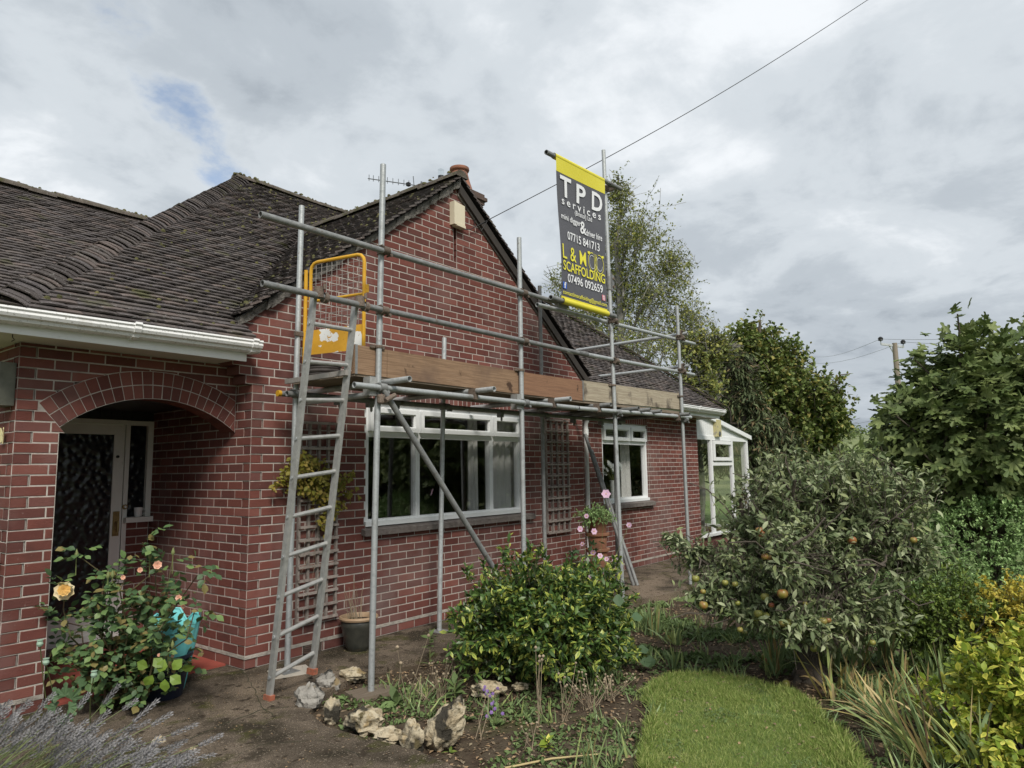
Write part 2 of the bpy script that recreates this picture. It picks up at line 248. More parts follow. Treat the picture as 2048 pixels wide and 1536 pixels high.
mat('apple', [(0.178, 0.164, 0.030), (0.228, 0.178, 0.045), (0.238, 0.099, 0.034), (0.218, 0.054, 0.025)], 13, detail=3, rough=.4, spec=.45, rnd=.12)
mat('apple_green', [(0.153, 0.168, 0.030), (0.194, 0.194, 0.046), (0.224, 0.153, 0.051)], 9, detail=3, rough=.4, spec=.45, rnd=.12)
mat('petal_cream', [(.80, .64, .34), (.82, .72, .50)], 14, rough=.6, translucent=.25, rnd=.08); mat('petal_peach', [(.74, .36, .22), (.78, .52, .40)], 30, rough=.6, translucent=.25, rnd=.12)
mat('petal_pink', [(.64, .40, .56), (.74, .54, .68)], 30, rough=.6, translucent=.3, rnd=.1); mat('petal_violet', [(0.182, 0.091, 0.322), (0.238, 0.140, 0.385)], 30, rough=.6, translucent=.2, rnd=.15)
mat('petal_gold', [(.74, .42, .10), (.78, .52, .18)], 20, rough=.6, translucent=.2, rnd=.1)
mat('petal_white', [(.66, .70, .68), (.74, .77, .74)], 20, rough=.6, translucent=.2); mat('poppy', [(.20, .30, .22), (.26, .36, .27)], 20, rough=.7)
glass('glass'); glass('glass_porch', base=.05, dark=(.006, .007, .010), voronoi=19, rough=.28); glass('glass_clear', tint=(.95, .97, .97))
# ---------------------------------------------------------------- mesh helpers
ORIG = {}
def link(name, mesh, material=None, parent=None):
    o = bpy.data.objects.new(name, mesh); col.objects.link(o)
    if material is not None and mesh is not None and not mesh.materials: mesh.materials.append(MATS[material])
    if parent is not None:
        o.parent = parent
        o.matrix_parent_inverse = Matrix.Translation(-Vector(ORIG.get(parent.name, (0, 0, 0))))
    return o
def tag(o, label=None, cat=None, group=None, kind=None):
    for k, v in (('label', label), ('category', cat), ('group', group), ('kind', kind)):
        if v: o[k] = v
    return o
def thing(name, loc, label, cat, group=None):
    o = bpy.data.objects.new(name, None); col.objects.link(o); o.location = loc; o.empty_display_size = .2
    ORIG[o.name] = tuple(float(x) for x in loc); return tag(o, label, cat, group)
class MB:
    def __init__(s): s.v = []; s.f = []; s.r = []; s.cur = 0.0
    def add(s, verts, faces, r=None):
        b = len(s.v); s.v.extend(tuple(map(float, q)) for q in verts)
        for f in faces: s.f.append(tuple(i+b for i in f)); s.r.append(s.cur if r is None else r)
        return s
    def box(s, a, b, r=None):
        x0, y0, z0 = a; x1, y1, z1 = b
        v = [(x0, y0, z0), (x1, y0, z0), (x1, y1, z0), (x0, y1, z0), (x0, y0, z1), (x1, y0, z1), (x1, y1, z1), (x0, y1, z1)]
        return s.add(v, [(3, 2, 1, 0), (4, 5, 6, 7), (0, 1, 5, 4), (1, 2, 6, 5), (2, 3, 7, 6), (3, 0, 4, 7)], r)
    def obox(s, c, ax, ay, az, r=None):      # oriented box: centre and three half vectors
        c, ax, ay, az = map(np.asarray, (c, ax, ay, az))
        v = [c+i*ax+j*ay+k*az for k in (-1, 1) for (i, j) in ((-1, -1), (1, -1), (1, 1), (-1, 1))]
        return s.add(v, [(3, 2, 1, 0), (4, 5, 6, 7), (0, 1, 5, 4), (1, 2, 6, 5), (2, 3, 7, 6), (3, 0, 4, 7)], r)
    def bar(s, p, q, wid, thick, up=(0, 0, 1), r=None):
        p, q = np.asarray(p, float), np.asarray(q, float); d = q-p; L = np.linalg.norm(d); d = d/L
        u = np.asarray(up, float); u = u-d*(u@d); u /= np.linalg.norm(u); n = np.cross(d, u)
        return s.obox((p+q)/2, d*L/2, u*wid/2, n*thick/2, r)
    def tube(s, pts, rad, n=10, cap=True, r=None, hollow=0.0):
        pts = [np.asarray(p, float) for p in pts]; m = len(pts); rad = [rad]*m if np.isscalar(rad) else rad
        rings = []; prev = None
        for i, p in enumerate(pts):
            d = pts[min(i+1, m-1)]-pts[max(i-1, 0)]; d = d/(np.linalg.norm(d)+1e-12)
            if prev is None:
                a = np.array([0, 0, 1.0]) if abs(d[2]) < .9 else np.array([1.0, 0, 0]); u = np.cross(d, a)
            else: u = prev-d*(prev@d)
            u /= np.linalg.norm(u)+1e-12; prev = u; w_ = np.cross(d, u)
            rings.append([p+rad[i]*(math.cos(2*math.pi*k/n)*u+math.sin(2*math.pi*k/n)*w_) for k in range(n)])
        v = [q for rg in rings for q in rg]
        f = [(i*n+k, i*n+(k+1) % n, (i+1)*n+(k+1) % n, (i+1)*n+k) for i in range(m-1) for k in range(n)]
        if hollow:
            b = len(v); k2 = 1-hollow
            for e, (i0, dirn) in enumerate(((0, 1), (m-1, -1))):
                c = pts[i0]; dd = (pts[1]-pts[0]) if e == 0 else (pts[-2]-pts[-1]); dd = dd/np.linalg.norm(dd)
                inner = [c+(q-c)*k2 for q in rings[i0]]; deep = [q+dd*.12 for q in inner]
                o = len(v); v += inner+deep; base = i0*n
                for k in range(n):
                    k1 = (k+1) % n
                    f.append((base+k, base+k1, o+k1, o+k)); f.append((o+k, o+k1, o+n+k1, o+n+k))
                f.append(tuple(o+n+k for k in range(n)))
        elif cap:
            f += [tuple(reversed(range(n))), tuple((m-1)*n+k for k in range(n))]
        return s.add(v, f, r)
    def lathe(s, c, prof, n=20, r=None):
        c = np.asarray(c, float); v = []; f = []
        for (rr, z) in prof: v += [c+np.array([rr*math.cos(2*math.pi*k/n), rr*math.sin(2*math.pi*k/n), z]) for k in range(n)]
        for i in range(len(prof)-1): f += [(i*n+k, i*n+(k+1) % n, (i+1)*n+(k+1) % n, (i+1)*n+k) for k in range(n)]
        return s.add(v, f, r)
    def prism(s, poly, dv, r=None):          # polygon extruded by vector dv
        n = len(poly); v = [np.asarray(q, float) for q in poly]; v = v+[q+np.asarray(dv, float) for q in v]
        return s.add(v, [tuple(range(n)), tuple(reversed(range(n, 2*n)))]+[(k, n+k, n+(k+1) % n, (k+1) % n) for k in range(n)], r)
    def mesh(s, name, smooth=False, ang=35):
        me = bpy.data.meshes.new(name); me.from_pydata(s.v, [], s.f)
        at = me.attributes.new('rnd', 'FLOAT', 'FACE'); at.data.foreach_set('value', np.asarray(s.r, np.float32))
        if smooth:
            me.polygons.foreach_set('use_smooth', [True]*len(s.f)); me.set_sharp_from_angle(angle=R(ang))
        me.update(); return me
    def build(s, name, material, parent=None, smooth=False, ang=35): return link(name, s.mesh(name, smooth, ang), material, parent)
def clip(poly, a, b, c):                     # keep a*x+b*y<=c
    res = []; n = len(poly)
    for i in range(n):
        p, q = poly[i], poly[(i+1) % n]; dp, dq = a*p[0]+b*p[1]-c, a*q[0]+b*q[1]-c
        if dp <= 0: res.append(p)
        if dp*dq < 0: t = dp/(dp-dq); res.append((p[0]+t*(q[0]-p[0]), p[1]+t*(q[1]-p[1])))
    return res
def parea(p): return abs(sum(p[i][0]*p[(i+1) % len(p)][1]-p[(i+1) % len(p)][0]*p[i][1] for i in range(len(p))))/2

# ---------------------------------------------------------------- ground
def poly_sheet(name, pts, z, material, thick=0.0):
    m = MB()
    if thick: m.prism([(x, y, z) for x, y in pts], (0, 0, -thick))
    else: m.add([(x, y, z) for x, y in pts], [tuple(range(len(pts)))])
    return tag(m.build(name, material), kind='structure')
def terrain(x, y):
    d = math.hypot(x, y); h = -.22
    if d > 60: h -= min(9, (d-60)*.03)
    if d > 330:
        t = min(1, (d-330)/700); t = t*t*(3-2*t); h += t*(52+16*mnoise.noise(Vector((x*.0016, y*.0016, 1)))+7*mnoise.noise(Vector((x*.006, y*.006, 4))))
    return h
m = MB(); rr = [0, 4, 8, 14, 22, 35, 55, 80, 120, 170, 230, 300, 380, 460, 540, 620, 700, 780, 860, 950, 1050, 1200, 1500, 2000, 3000]; na = 120
vv = [(0, 0, -.22)]
for q in rr[1:]: vv += [(q*math.cos(2*math.pi*k/na), q*math.sin(2*math.pi*k/na), terrain(q*math.cos(2*math.pi*k/na), q*math.sin(2*math.pi*k/na))) for k in range(na)]
ff = [(0, 1+k, 1+(k+1) % na) for k in range(na)]
for i in range(len(rr)-2): ff += [(1+i*na+k, 1+(i+1)*na+k, 1+(i+1)*na+(k+1) % na, 1+i*na+(k+1) % na) for k in range(na)]
m.add(vv, ff); tag(m.build('ground', 'field', smooth=True, ang=180), kind='structure')

# flower bed soil: uneven sheet round the lawn
def soil_z(x, y):
    z = -.155+.022*mnoise.noise(Vector((x*1.6, y*1.6, 0)))+.014*mnoise.noise(Vector((x*7, y*7, 3)))+.008*mnoise.noise(Vector((x*22, y*22, 5)))
    return z-.03*min(1, max(0, (x-3.2)/1.5))
def grid_sheet(name, x0, x1, y0, y1, st, zf, material):
    xs = np.arange(x0, x1+st/2, st); ys = np.arange(y0, y1+st/2, st); nx, ny = len(xs), len(ys)
    v = [(x, y, zf(x, y)) for y in ys for x in xs]; f = [(j*nx+i, j*nx+i+1, (j+1)*nx+i+1, (j+1)*nx+i) for j in range(ny-1) for i in range(nx-1)]
    m = MB(); m.add(v, f); return tag(m.build(name, material, smooth=True, ang=180), kind='structure')
grid_sheet('flower_bed', -.9, 5.2, -6.6, -.7, .045, soil_z, 'soil')
grid_sheet('garden_soil', 5.2, 13, -8, -.7, .2, lambda x, y: -.19, 'turf')
grid_sheet('back_garden', 13, 31, -12, 12, 1.0, lambda x, y: -.205, 'turf')
PATH = [(-9, 1.3), (-9, -9), (-2.2, -9), (-1.1, -4.6), (-.62, -3.2), (-.36, -2.62), (-.33, -2.3), (-.38, -1.95), (-.4, -1.6), (-.3, -1.28), (.05, -1.0), (.4, -.86), (.95, -.82), (1.4, -.95), (2.4, -1.02), (4.25, -1.10), (5.26, -1.27), (6.6, -1.3), (9.4, -1.45), (12.6, -1.5), (12.6, .6), (-1.2, .6)]
m = MB(); m.prism([(x, y, -.10) for x, y in PATH], (0, 0, -.18)); path = tag(m.build('path', 'concrete'), kind='structure')
# crack and raised skim line across the concrete
def crack(px, wd):
    pts = [atz(u, v, -.0988) for u, v in px]; fine_ = []
    for a, b in zip(pts, pts[1:]):
        for t in np.linspace(0, 1, 7)[:-1]: fine_.append(a+(b-a)*t+np.array([random.gauss(0, .008), random.gauss(0, .008), 0]))
    m = MB()
    for a, b in zip(fine_, fine_[1:]):
        d = unit0(b-a); s = np.array([-d[1], d[0], 0])*wd*random.uniform(.4, 1.0); m.add([a-s, b-s, b+s, a+s], [(0, 1, 2, 3)])
    m.build('crack', 'crack', path)
def unit0(v): return v/(np.linalg.norm(v)+1e-9)
crack(((480, 1335), (500, 1362), (512, 1385), (522, 1412), (560, 1440)), .004); crack(((330, 1500), (430, 1455), (520, 1420), (590, 1412)), .006); crack(((650, 1320), (740, 1300), (860, 1272), (960, 1250)), .003); crack(((420, 1536), (520, 1490), (640, 1478), (740, 1520)), .003)
LAWN = [(-.5, -4.5), (-.2, -3.95), (.29, -3.47), (.62, -3.33), (1.0, -3.18), (1.34, -2.96), (1.64, -2.87), (1.9, -2.95), (2.06, -3.06), (2.10, -3.36), (1.98, -3.70), (1.76, -3.95), (1.52, -4.05), (1.30, -4.22), (.88, -4.42), (.35, -4.75), (-.2, -5.2), (-.9, -5.1)]
def in_poly(x, y, P):
    c = False; n = len(P)
    for i in range(n):
        (x1, y1), (x2, y2) = P[i], P[(i+1) % n]
        if (y1 > y) != (y2 > y) and x < (x2-x1)*(y-y1)/(y2-y1)+x1: c = not c
    return c
LZ = -.105
lawn_sheet = poly_sheet('lawn', LAWN, LZ, 'turf', .08)

# ---------------------------------------------------------------- the bungalow
house = thing('bungalow', (2.6, 2.0, -.1), 'red brick bungalow with arched porch and dark tiled roof', 'house')
BRICKS = []     # (projected area, key, centre, wall object, polygon data)
def corners_area(p3):
    q = [proj(p) for p in p3]
    if any(t[2] < .3 for t in q): return 0
    cx, cy = sum(t[0] for t in q)/len(q), sum(t[1] for t in q)/len(q)
    if not (-10 < cx < 2058 and -10 < cy < 1546): return 0
    return parea([(t[0], t[1]) for t in q])
class Wall:
    """a wall face: o origin, ud along, nd outward normal; cells of bricks with recessed mortar behind"""
    def __init__(s, name, o, ud, nd):
        s.name = name; s.o = np.asarray(o, float); s.u = np.asarray(ud, float); s.n = np.asarray(nd, float); s.m = MB(); s.items = []
    def p(s, u, z, d=0.0): return s.o+s.u*u+np.array([0, 0, z])+s.n*d
    def cell(s, poly, joint=.0052, depth=.1015, full=None):
        if len(poly) < 3 or parea(poly) < 2e-4: return
        s.m.add([s.p(u, z, -.0035) for u, z in poly], [tuple(range(len(poly)))])
        cu = sum(q[0] for q in poly)/len(poly); cz = sum(q[1] for q in poly)/len(poly)
        us = [q[0] for q in poly]; zs = [q[1] for q in poly]; wu, wz = max(us)-min(us), max(zs)-min(zs)
        if wu < .02 or wz < .02: return
        mu, mz = (max(us)+min(us))/2, (max(zs)+min(zs))/2
        def sh(j): return [(mu+(u-mu)*max(.1, (wu-2*j)/wu), mz+(z-mz)*max(.1, (wz-2*j)/wz)) for u, z in poly]
        s.items.append((sh(joint), sh(joint+.003), depth, len(poly) == 4 and full is not False))
    def finish(s, parent, material='brick', mortar='mortar'):
        s.obj = s.m.build(s.name, mortar, parent)
        for it in s.items:
            a = corners_area([s.p(u, z) for u, z in it[1]]) if it[3] else 0
            BRICKS.append((a, s, it))
        return s
def brick_geo(m, w_, it, r, c0=None):
    outer, inner, depth, _ = it; n = len(outer); off = np.zeros(3) if c0 is None else c0
    back = [w_.p(u, z, -depth)-off for u, z in outer]; mid = [w_.p(u, z, -.0025)-off for u, z in outer]; fr = [w_.p(u, z, 0)-off for u, z in inner]
    v = back+mid+fr; f = [tuple(range(2*n, 3*n))]
    for k in range(n):
        k1 = (k+1) % n; f += [(k, k1, n+k1, n+k), (n+k, n+k1, 2*n+k1, 2*n+k)]
    m.add(v, f, r)
BED = lambda k: .01+.075*k
def rect(u0, u1, z0, z1): return [(u0, z0), (u1, z0), (u1, z1), (u0, z1)]
def run(wall, k, u0, u1, start_half, opens=(), z0=None, z1=None, clips=(), endfix=None):
    """one course of stretchers from u0 to u1; opens = (u0,u1,z0,z1) holes"""
    za, zb = BED(k) if z0 is None else z0, BED(k+1) if z1 is None else z1
    cuts = [u0]; x = u0+(.1125 if start_half else .225)
    while x < u1-.04: cuts.append(x); x += .225
    cuts.append(u1)
    for a, b in zip(cuts, cuts[1:]):
        segs = [(a, b)]
        for (p, q, r0, r1) in opens:
            if zb <= r0+.001 or za >= r1-.001: continue
            ns = []
            for (c, d) in segs:
                if d <= p or c >= q: ns.append((c, d)); continue
                if c < p-.02: ns.append((c, p))
                if d > q+.02: ns.append((q, d))
            segs = ns
        for (c, d) in segs:
            pl = rect(c, d, za, zb)
            for cl in clips: pl = clip(pl, *cl)
            if len(pl) >= 3: wall.cell(pl)
YA = .24; YD = 1.77
WX0, WX1, WZ0, WZ1 = 1.255, 3.79, .965, 2.185        # big window opening
# gable wall (faces -Y)
g = Wall('gable_wall', (0, 0, 0), (1, 0, 0), (0, -1, 0)); SL = .76; AX = 2.6; TOPZ = 4.86
for k in range(-1, 64):
    za, zb = (BED(k), BED(k+1)) if k >= 0 else (-.095, -.012)
    cl = [(-SL, 1, TOPZ-SL*AX), (SL, 1, TOPZ+SL*AX)]
    x0 = 0.0
    if k >= 30: x0 = -.0625*min(3, k-29)
    if za > 2.8: x0 = 0.0
    odd = k % 2
    op = [(WX0, WX1, WZ0, WZ1+.225), (2.535, 2.583, 3.955, 4.31), (.575, .765, -.2, -.012)]
    left = x0+(.1125 if odd and k < 30 and za < 2.8 else 0)
    if left > x0: g.m.add([g.p(u, z, -.014) for u, z in rect(x0, left, za, zb)], [(0, 1, 2, 3)])
    run(g, k, left, 5.2, False if (not odd or k < 30) else True, op, za, zb, cl)
n = 34
for i in range(n):
    a = WX0+(WX1-WX0)*i/n; b = WX0+(WX1-WX0)*(i+1)/n; g.cell(rect(a, b, WZ1, WZ1+.225))
g.finish(house)
# porch return (faces -X), from gable corner back to the door
s_ = Wall('porch_side_wall', (0, 0, 0), (0, 1, 0), (-1, 0, 0))
for k in range(-1, 33):
    za, zb = (BED(k), BED(k+1)) if k >= 0 else (-.095, -.012); odd = k % 2
    if not odd: s_.m.add([s_.p(u, z, -.014) for u, z in rect(0, .1125, za, zb)], [(0, 1, 2, 3)])
    run(s_, k, 0.0 if odd else .1125, YD, False, (), za, zb)
s_.finish(house)
# arch wall (faces -Y at YA)
aw = Wall('arch_wall', (0, YA, 0), (1, 0, 0), (0, -1, 0))
AC = (-.685, 1.037); RI = 1.063; RO = 1.283; XP = -1.65; XJ = -1.37
sk0 = (AC[0]+RI*math.sin(R(-40.1)), AC[1]+RI*math.cos(R(40.1))); sk1 = (AC[0]+RO*math.sin(R(-40.1)), AC[1]+RO*math.cos(R(40.1)))
dx, dz = sk1[0]-sk0[0], sk1[1]-sk0[1]
for k in range(-1, 33):
    za, zb = (BED(k), BED(k+1)) if k >= 0 else (-.095, -.012); odd = k % 2
    zb = min(zb, 2.44)
    if zb-za < .01: continue
    if odd: aw.m.add([aw.p(u, z, -.014) for u, z in rect(XP, XP+.1125, za, zb)], [(0, 1, 2, 3)])
    x = XP+(.1125 if odd else 0); cuts = [x]
    if zb < sk0[1]+.001: lim = XJ
    else: lim = -.004
    x += .225
    while x < lim-.05: cuts.append(x); x += .225
    cuts.append(lim)
    for a, b in zip(cuts, cuts[1:]):
        pl = rect(a, b, za, zb)
        if zb >= sk0[1]:
            lo = clip(pl, dz, -dx, dz*sk0[0]-dx*sk0[1])       # pier side of the springing line
            lo = clip(lo, 0, 1, max(sk1[1], za)) if lo else lo
            if za < sk1[1]:
                if len(lo) >= 3 and zb <= sk1[1]+.001: aw.cell(lo); 
            ns = 5; xs = [a+(b-a)*i/ns for i in range(ns+1)]
            arc = lambda t: AC[1]+math.sqrt(max(0, RO*RO-(t-AC[0])**2)) if abs(t-AC[0]) < RO else -9
            if za < sk1[1] < zb: # course that holds the springing point
                lo2 = [(a, za), (min(b, sk1[0]), za), (min(b, sk1[0]), zb), (a, zb)]
                if a < sk1[0]-.02: aw.cell(lo2)
                xs = [max(t, sk1[0]) for t in xs]
                if b <= sk1[0]: continue
            elif zb <= sk1[1]: continue
            bot = [(t, max(za, arc(t))) for t in xs]; bot = [q for q in bot if q[1] < zb-.004]
            if len(bot) >= 2:
                pl2 = bot+[(bot[-1][0], zb), (bot[0][0], zb)]
                if len({round(q[0], 4) for q in bot}) > 1: aw.cell(pl2, full=False)
        else: aw.cell(pl)
# two rings of voussoirs
NV = 21
for ring, (ra, rb) in enumerate(((RI, RI+.11), (RI+.11, RO))):
    for i in range(NV):
        t0, t1 = R(-40.1+80.2*i/NV), R(-40.1+80.2*(i+1)/NV)
        pl = [(AC[0]+ra*math.sin(t0), AC[1]+ra*math.cos(t0)), (AC[0]+ra*math.sin(t1), AC[1]+ra*math.cos(t1)), (AC[0]+rb*math.sin(t1), AC[1]+rb*math.cos(t1)), (AC[0]+rb*math.sin(t0), AC[1]+rb*math.cos(t0))]
        pl = clip(pl, 1, 0, -.006)
        if len(pl) >= 3: aw.cell(pl, joint=.004, depth=.215, full=False)
aw.m.add([aw.p(u, z, -.004) for u, z in ((-1.53, 1.92), (-1.40, 1.92), (-1.455, 2.07), (-1.53, 2.07))], [(0, 1, 2, 3)])
# the voussoirs are shrunk towards their own middle in both directions, so joints taper
aw.finish(house)
# jamb face of the pier and pier outer side
j_ = Wall('pier_jamb', (XJ, YA, 0), (0, 1, 0), (1, 0, 0))
for k in range(-1, 25): run(j_, k, .1125, .225, False, (), *((BED(k), min(BED(k+1), 1.85)) if k >= 0 else (-.095, -.012)))
j_.finish(house)
ps = Wall('pier_side_wall', (XP, YA, 0), (0, 1, 0), (-1, 0, 0))
for k in range(-1, 33):
    za, zb = (BED(k), BED(k+1)) if k >= 0 else (-.095, -.012)
    if za > 2.42: continue
    if k % 2 == 0: ps.m.add([ps.p(u, z, -.014) for u, z in rect(0, .1125, za, min(zb, 2.44))], [(0, 1, 2, 3)])
    run(ps, k, 0.0 if k % 2 else .1125, 1.6, False, (), za, min(zb, 2.44))
ps.finish(house)
# set-back wall with the small window
W2X0, W2X1, W2Z0, W2Z1 = 6.10, 7.60, .95, 2.21; YS = .225; XE = 9.64
sw = Wall('side_room_wall', (5.2, YS, 0), (1, 0, 0), (0, -1, 0))
for k in range(-1, 33):
    za, zb = (BED(k), BED(k+1)) if k >= 0 else (-.095, -.012)
    if za > 2.42: continue
    run(sw, k, .0, XE-5.2, k % 2 == 1, [(W2X0-5.2, W2X1-5.2, W2Z0, W2Z1+.225)], za, min(zb, 2.44))
for i in range(20): sw.cell(rect(W2X0-5.2+1.5*i/20, W2X0-5.2+1.5*(i+1)/20, W2Z1, W2Z1+.225))
sw.finish(house)
rv = Wall('window_reveal', (W2X1, YS, 0), (0, 1, 0), (-1, 0, 0))
for k in range(12, 30): run(rv, k, 0, .1125, False, (), max(BED(k), W2Z0), min(BED(k+1), W2Z1))
rv.finish(house)
rv = Wall('window_reveal', (WX1, 0, 0), (0, 1, 0), (-1, 0, 0))
for k in range(12, 30): run(rv, k, 0, .1125, False, (), max(BED(k), WZ0), min(BED(k+1), WZ1))
rv.finish(house)
# corbel ends, slit reveals, lintel soffits, solid mass behind the brickwork
m = MB()
for i in range(3): m.box((-.0625*(i+1)-.0005, .004, BED(30+i)+.004), (.02, .2, BED(31+i)-.004))
m.build('corbel', 'brick', house)
m = MB(); m.box((WX0, .012, WZ1-.004), (WX1, .10, WZ1+.01)); m.build('lintel', 'mortar', house)
m = MB(); m.box((W2X0, YS+.012, W2Z1-.004), (W2X1, YS+.1, W2Z1+.01)); m.build('lintel', 'mortar', house)
# bricks: the largest 300 in the picture are objects of their own, the rest one mesh for each wall
BRICKS.sort(key=lambda t: -t[0]); cache = {}; rest = {}
for i, (a, wl, it) in enumerate(BRICKS):
    if i < 300 and a > 0:
        us = [q[0] for q in it[0]]; zs = [q[1] for q in it[0]]; cu, cz = (min(us)+max(us))/2, (min(zs)+max(zs))/2
        c0 = wl.p(cu, cz, 0); key = (tuple(wl.n), round(max(us)-min(us), 3), round(max(zs)-min(zs), 3), it[2])
        isrect = all(min(abs(q[0]-min(us)), abs(q[0]-max(us))) < 1e-4 and min(abs(q[1]-min(zs)), abs(q[1]-max(zs))) < 1e-4 for q in it[0])
        if not isrect or key not in cache:
            mb = MB(); brick_geo(mb, wl, it, 0.0, c0); me = mb.mesh('brick'); me.materials.append(MATS['brick'])
            if isrect: cache[key] = me
        else: me = cache[key]
        o = link('brick', me, None, wl.obj); o.location = c0+wl.n*random.uniform(-.0012, .0012)
    else:
        rest.setdefault(wl.name+str(id(wl)), [wl, MB()])[1]
        brick_geo(rest[wl.name+str(id(wl))][1], wl, it, random.random())
for wl, mb in rest.values(): tag(mb.build('brickwork', 'brick', wl.obj), kind='stuff')
# damp-proof course band
m = MB(); m.box((0, -.004, -.014), (5.2, .02, .012)); m.box((-.004, -.002, -.0135), (.02, YD, .0115)); m.box((XP, YA-.004, -.014), (XJ, YA+.02, .012)); m.box((XP-.004, YA-.002, -.0135), (XP+.02, 1.6, .0115)); m.box((5.2, YS-.004, -.014), (XE, YS+.02, .012))
m.build('damp_course', 'dpc', house)
m = MB(); m.box((.578, .012, -.09), (.762, .06, -.016))
ab = m.build('air_brick', 'chimney_brick', house)
for i in range(4):
    m = MB(); m.box((.585, -.002, -.085+.018*i), (.755, .02, -.076+.018*i)); m.build('slat', 'chimney_brick', ab)
m = MB(); m.box((2.53, .05, 3.95), (2.59, .07, 4.33)); m.build('wall_slit', 'black', house)
m = MB(); m.box((5.1, .03, -.09), (5.185, .24, 2.7)); m.box((XE-.12, YS+.03, -.09), (XE-.01, 8.5, 2.44)); m.build('end_wall', 'mortar', house)

# windows ---------------------------------------------------------
def frame_rect(m, x0, x1, z0, z1, y, t, d):
    m.box((x0, y-d, z0), (x0+t, y, z1)); m.box((x1-t, y-d, z0), (x1, y, z1)); m.box((x0+t, y-d, z0), (x1-t, y, z0+t)); m.box((x0+t, y-d, z1-t), (x1-t, y, z1))
def pane(win, x0, x1, z0, z1, y, material='glass'):
    m = MB(); m.box((x0-.004, y-.003, z0-.004), (x1+.004, y+.003, z1+.004)); return m.build('pane', material, win)
def sash(win, x0, x1, z0, z1, y):
    m = MB(); frame_rect(m, x0, x1, z0, z1, y, .045, .05); frame_rect(m, x0+.045, x1-.045, z0+.045, z1-.045, y-.012, .012, .022)
    s = m.build('sash', 'upvc', win); pane(s, x0+.057, x1-.057, z0+.057, z1-.057, y-.02)
yw = .10
xl = [WX0+.004, aty(826, 960, yw)[0], aty(974, 950, yw)[0], WX1-.004]; zt = aty(830, 872, yw)[2]; zb_ = WZ0+.018
m = MB(); frame_rect(m, xl[0], xl[-1], zb_, WZ1-.006, yw, .05, .07)
for x in xl[1:3]: m.box((x-.03, yw-.07, zb_+.05), (x+.03, yw-.001, WZ1-.056))
for a, b in zip(xl, xl[1:]): m.box((a+.03, yw-.069, zt-.03), (b-.03, yw-.002, zt+.03))
m.box((xl[0]-.002, yw-.1, zb_-.016), (xl[-1]+.002, yw-.005, zb_+.03))
win = m.build('window', 'upvc', house)
for i in range(3):
    a, b = xl[i]+(.05 if i == 0 else .03), xl[i+1]-(.05 if i == 2 else .03)
    pane(win, a, b, zb_+.05, zt-.03, yw-.03); sash(win, a-.012, b+.012, zt+.028, WZ1-.05, yw-.062)
m = MB(); m.prism([(WX0-.05, -.06, WZ0-.03), (WX0-.05, .06, WZ0+.005), (WX0-.05, .06, WZ0-.06), (WX0-.05, -.06, WZ0-.085)], (WX1-WX0+.22, 0, 0)); m.build('sill', 'sill', house)
yw = YS+.10
x0, x1 = W2X0+.004, W2X1-.004; xm = aty(1250, 870, yw)[0]; zt = aty(1250, 886, yw)[2]; zb_ = W2Z0+.02
m = MB(); frame_rect(m, x0, x1, zb_, W2Z1-.006, yw, .06, .07); m.box((x0+.06, yw-.069, zt-.03), (x1-.06, yw-.002, zt+.03)); m.box((xm-.03, yw-.068, zt+.03), (xm+.03, yw-.003, W2Z1-.066))
m.box((x0-.002, yw-.1, zb_-.016), (x1+.002, yw-.005, zb_+.03)); win2 = m.build('window', 'upvc', house)
pane(win2, x0+.06, x1-.06, zb_+.06, zt-.03, yw-.03); sash(win2, x0+.05, xm-.02, zt+.028, W2Z1-.055, yw-.062); sash(win2, xm+.02, x1-.05, zt+.028, W2Z1-.055, yw-.062)
m = MB(); m.prism([(W2X0-.05, YS-.07, W2Z0-.02), (W2X0-.05, YS+.06, W2Z0+.01), (W2X0-.05, YS+.06, W2Z0-.07), (W2X0-.05, YS-.07, W2Z0-.08)], (W2X1-W2X0+.13, 0, 0)); m.build('sill', 'sill', house)
# rooms behind the glass
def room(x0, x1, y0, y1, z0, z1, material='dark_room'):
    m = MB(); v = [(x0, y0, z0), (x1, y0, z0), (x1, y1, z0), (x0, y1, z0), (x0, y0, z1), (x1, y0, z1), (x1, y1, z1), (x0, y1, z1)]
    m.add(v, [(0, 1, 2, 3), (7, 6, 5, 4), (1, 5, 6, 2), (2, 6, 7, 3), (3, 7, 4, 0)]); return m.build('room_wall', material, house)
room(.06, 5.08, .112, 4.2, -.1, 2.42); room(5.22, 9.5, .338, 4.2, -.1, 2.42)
def curtain(x0, x1, y, z0, z1, material, wav=.035, n=40, skew=0.0):
    m = MB(); v = []
    for i in range(n+1):
        x = x0+(x1-x0)*i/n; yy = y+wav*math.sin(i*.9)+.4*wav*math.sin(i*2.3)
        v += [(x, yy, z0), (x+skew, yy*.5+y*.5, z1)]
    m.add(v, [(2*i, 2*i+2, 2*i+3, 2*i+1) for i in range(n)]); return m.build('curtain', material, house, smooth=True, ang=180)
curtain(2.98, 3.13, .20, .9, 2.2, 'curtain', n=12); curtain(3.28, 3.86, .17, .9, 2.2, 'curtain', wav=.022, n=34); curtain(3.78, 4.1, .3, .9, 2.2, 'curtain_beige', n=16)
curtain(7.18, 7.5, YS+.3, .9, 2.3, 'curtain', n=16); curtain(6.14, 6.3, YS+.3, .9, 2.3, 'curtain', n=10)
for i in range(7):
    m = MB(); z = 1.98+.034*i; m.add([(6.14, .42, z), (7.5, .42, z), (7.5, .44, z+.028), (6.14, .44, z+.028)], [(0, 1, 2, 3)]); m.build('blind_slat', 'upvc', house)
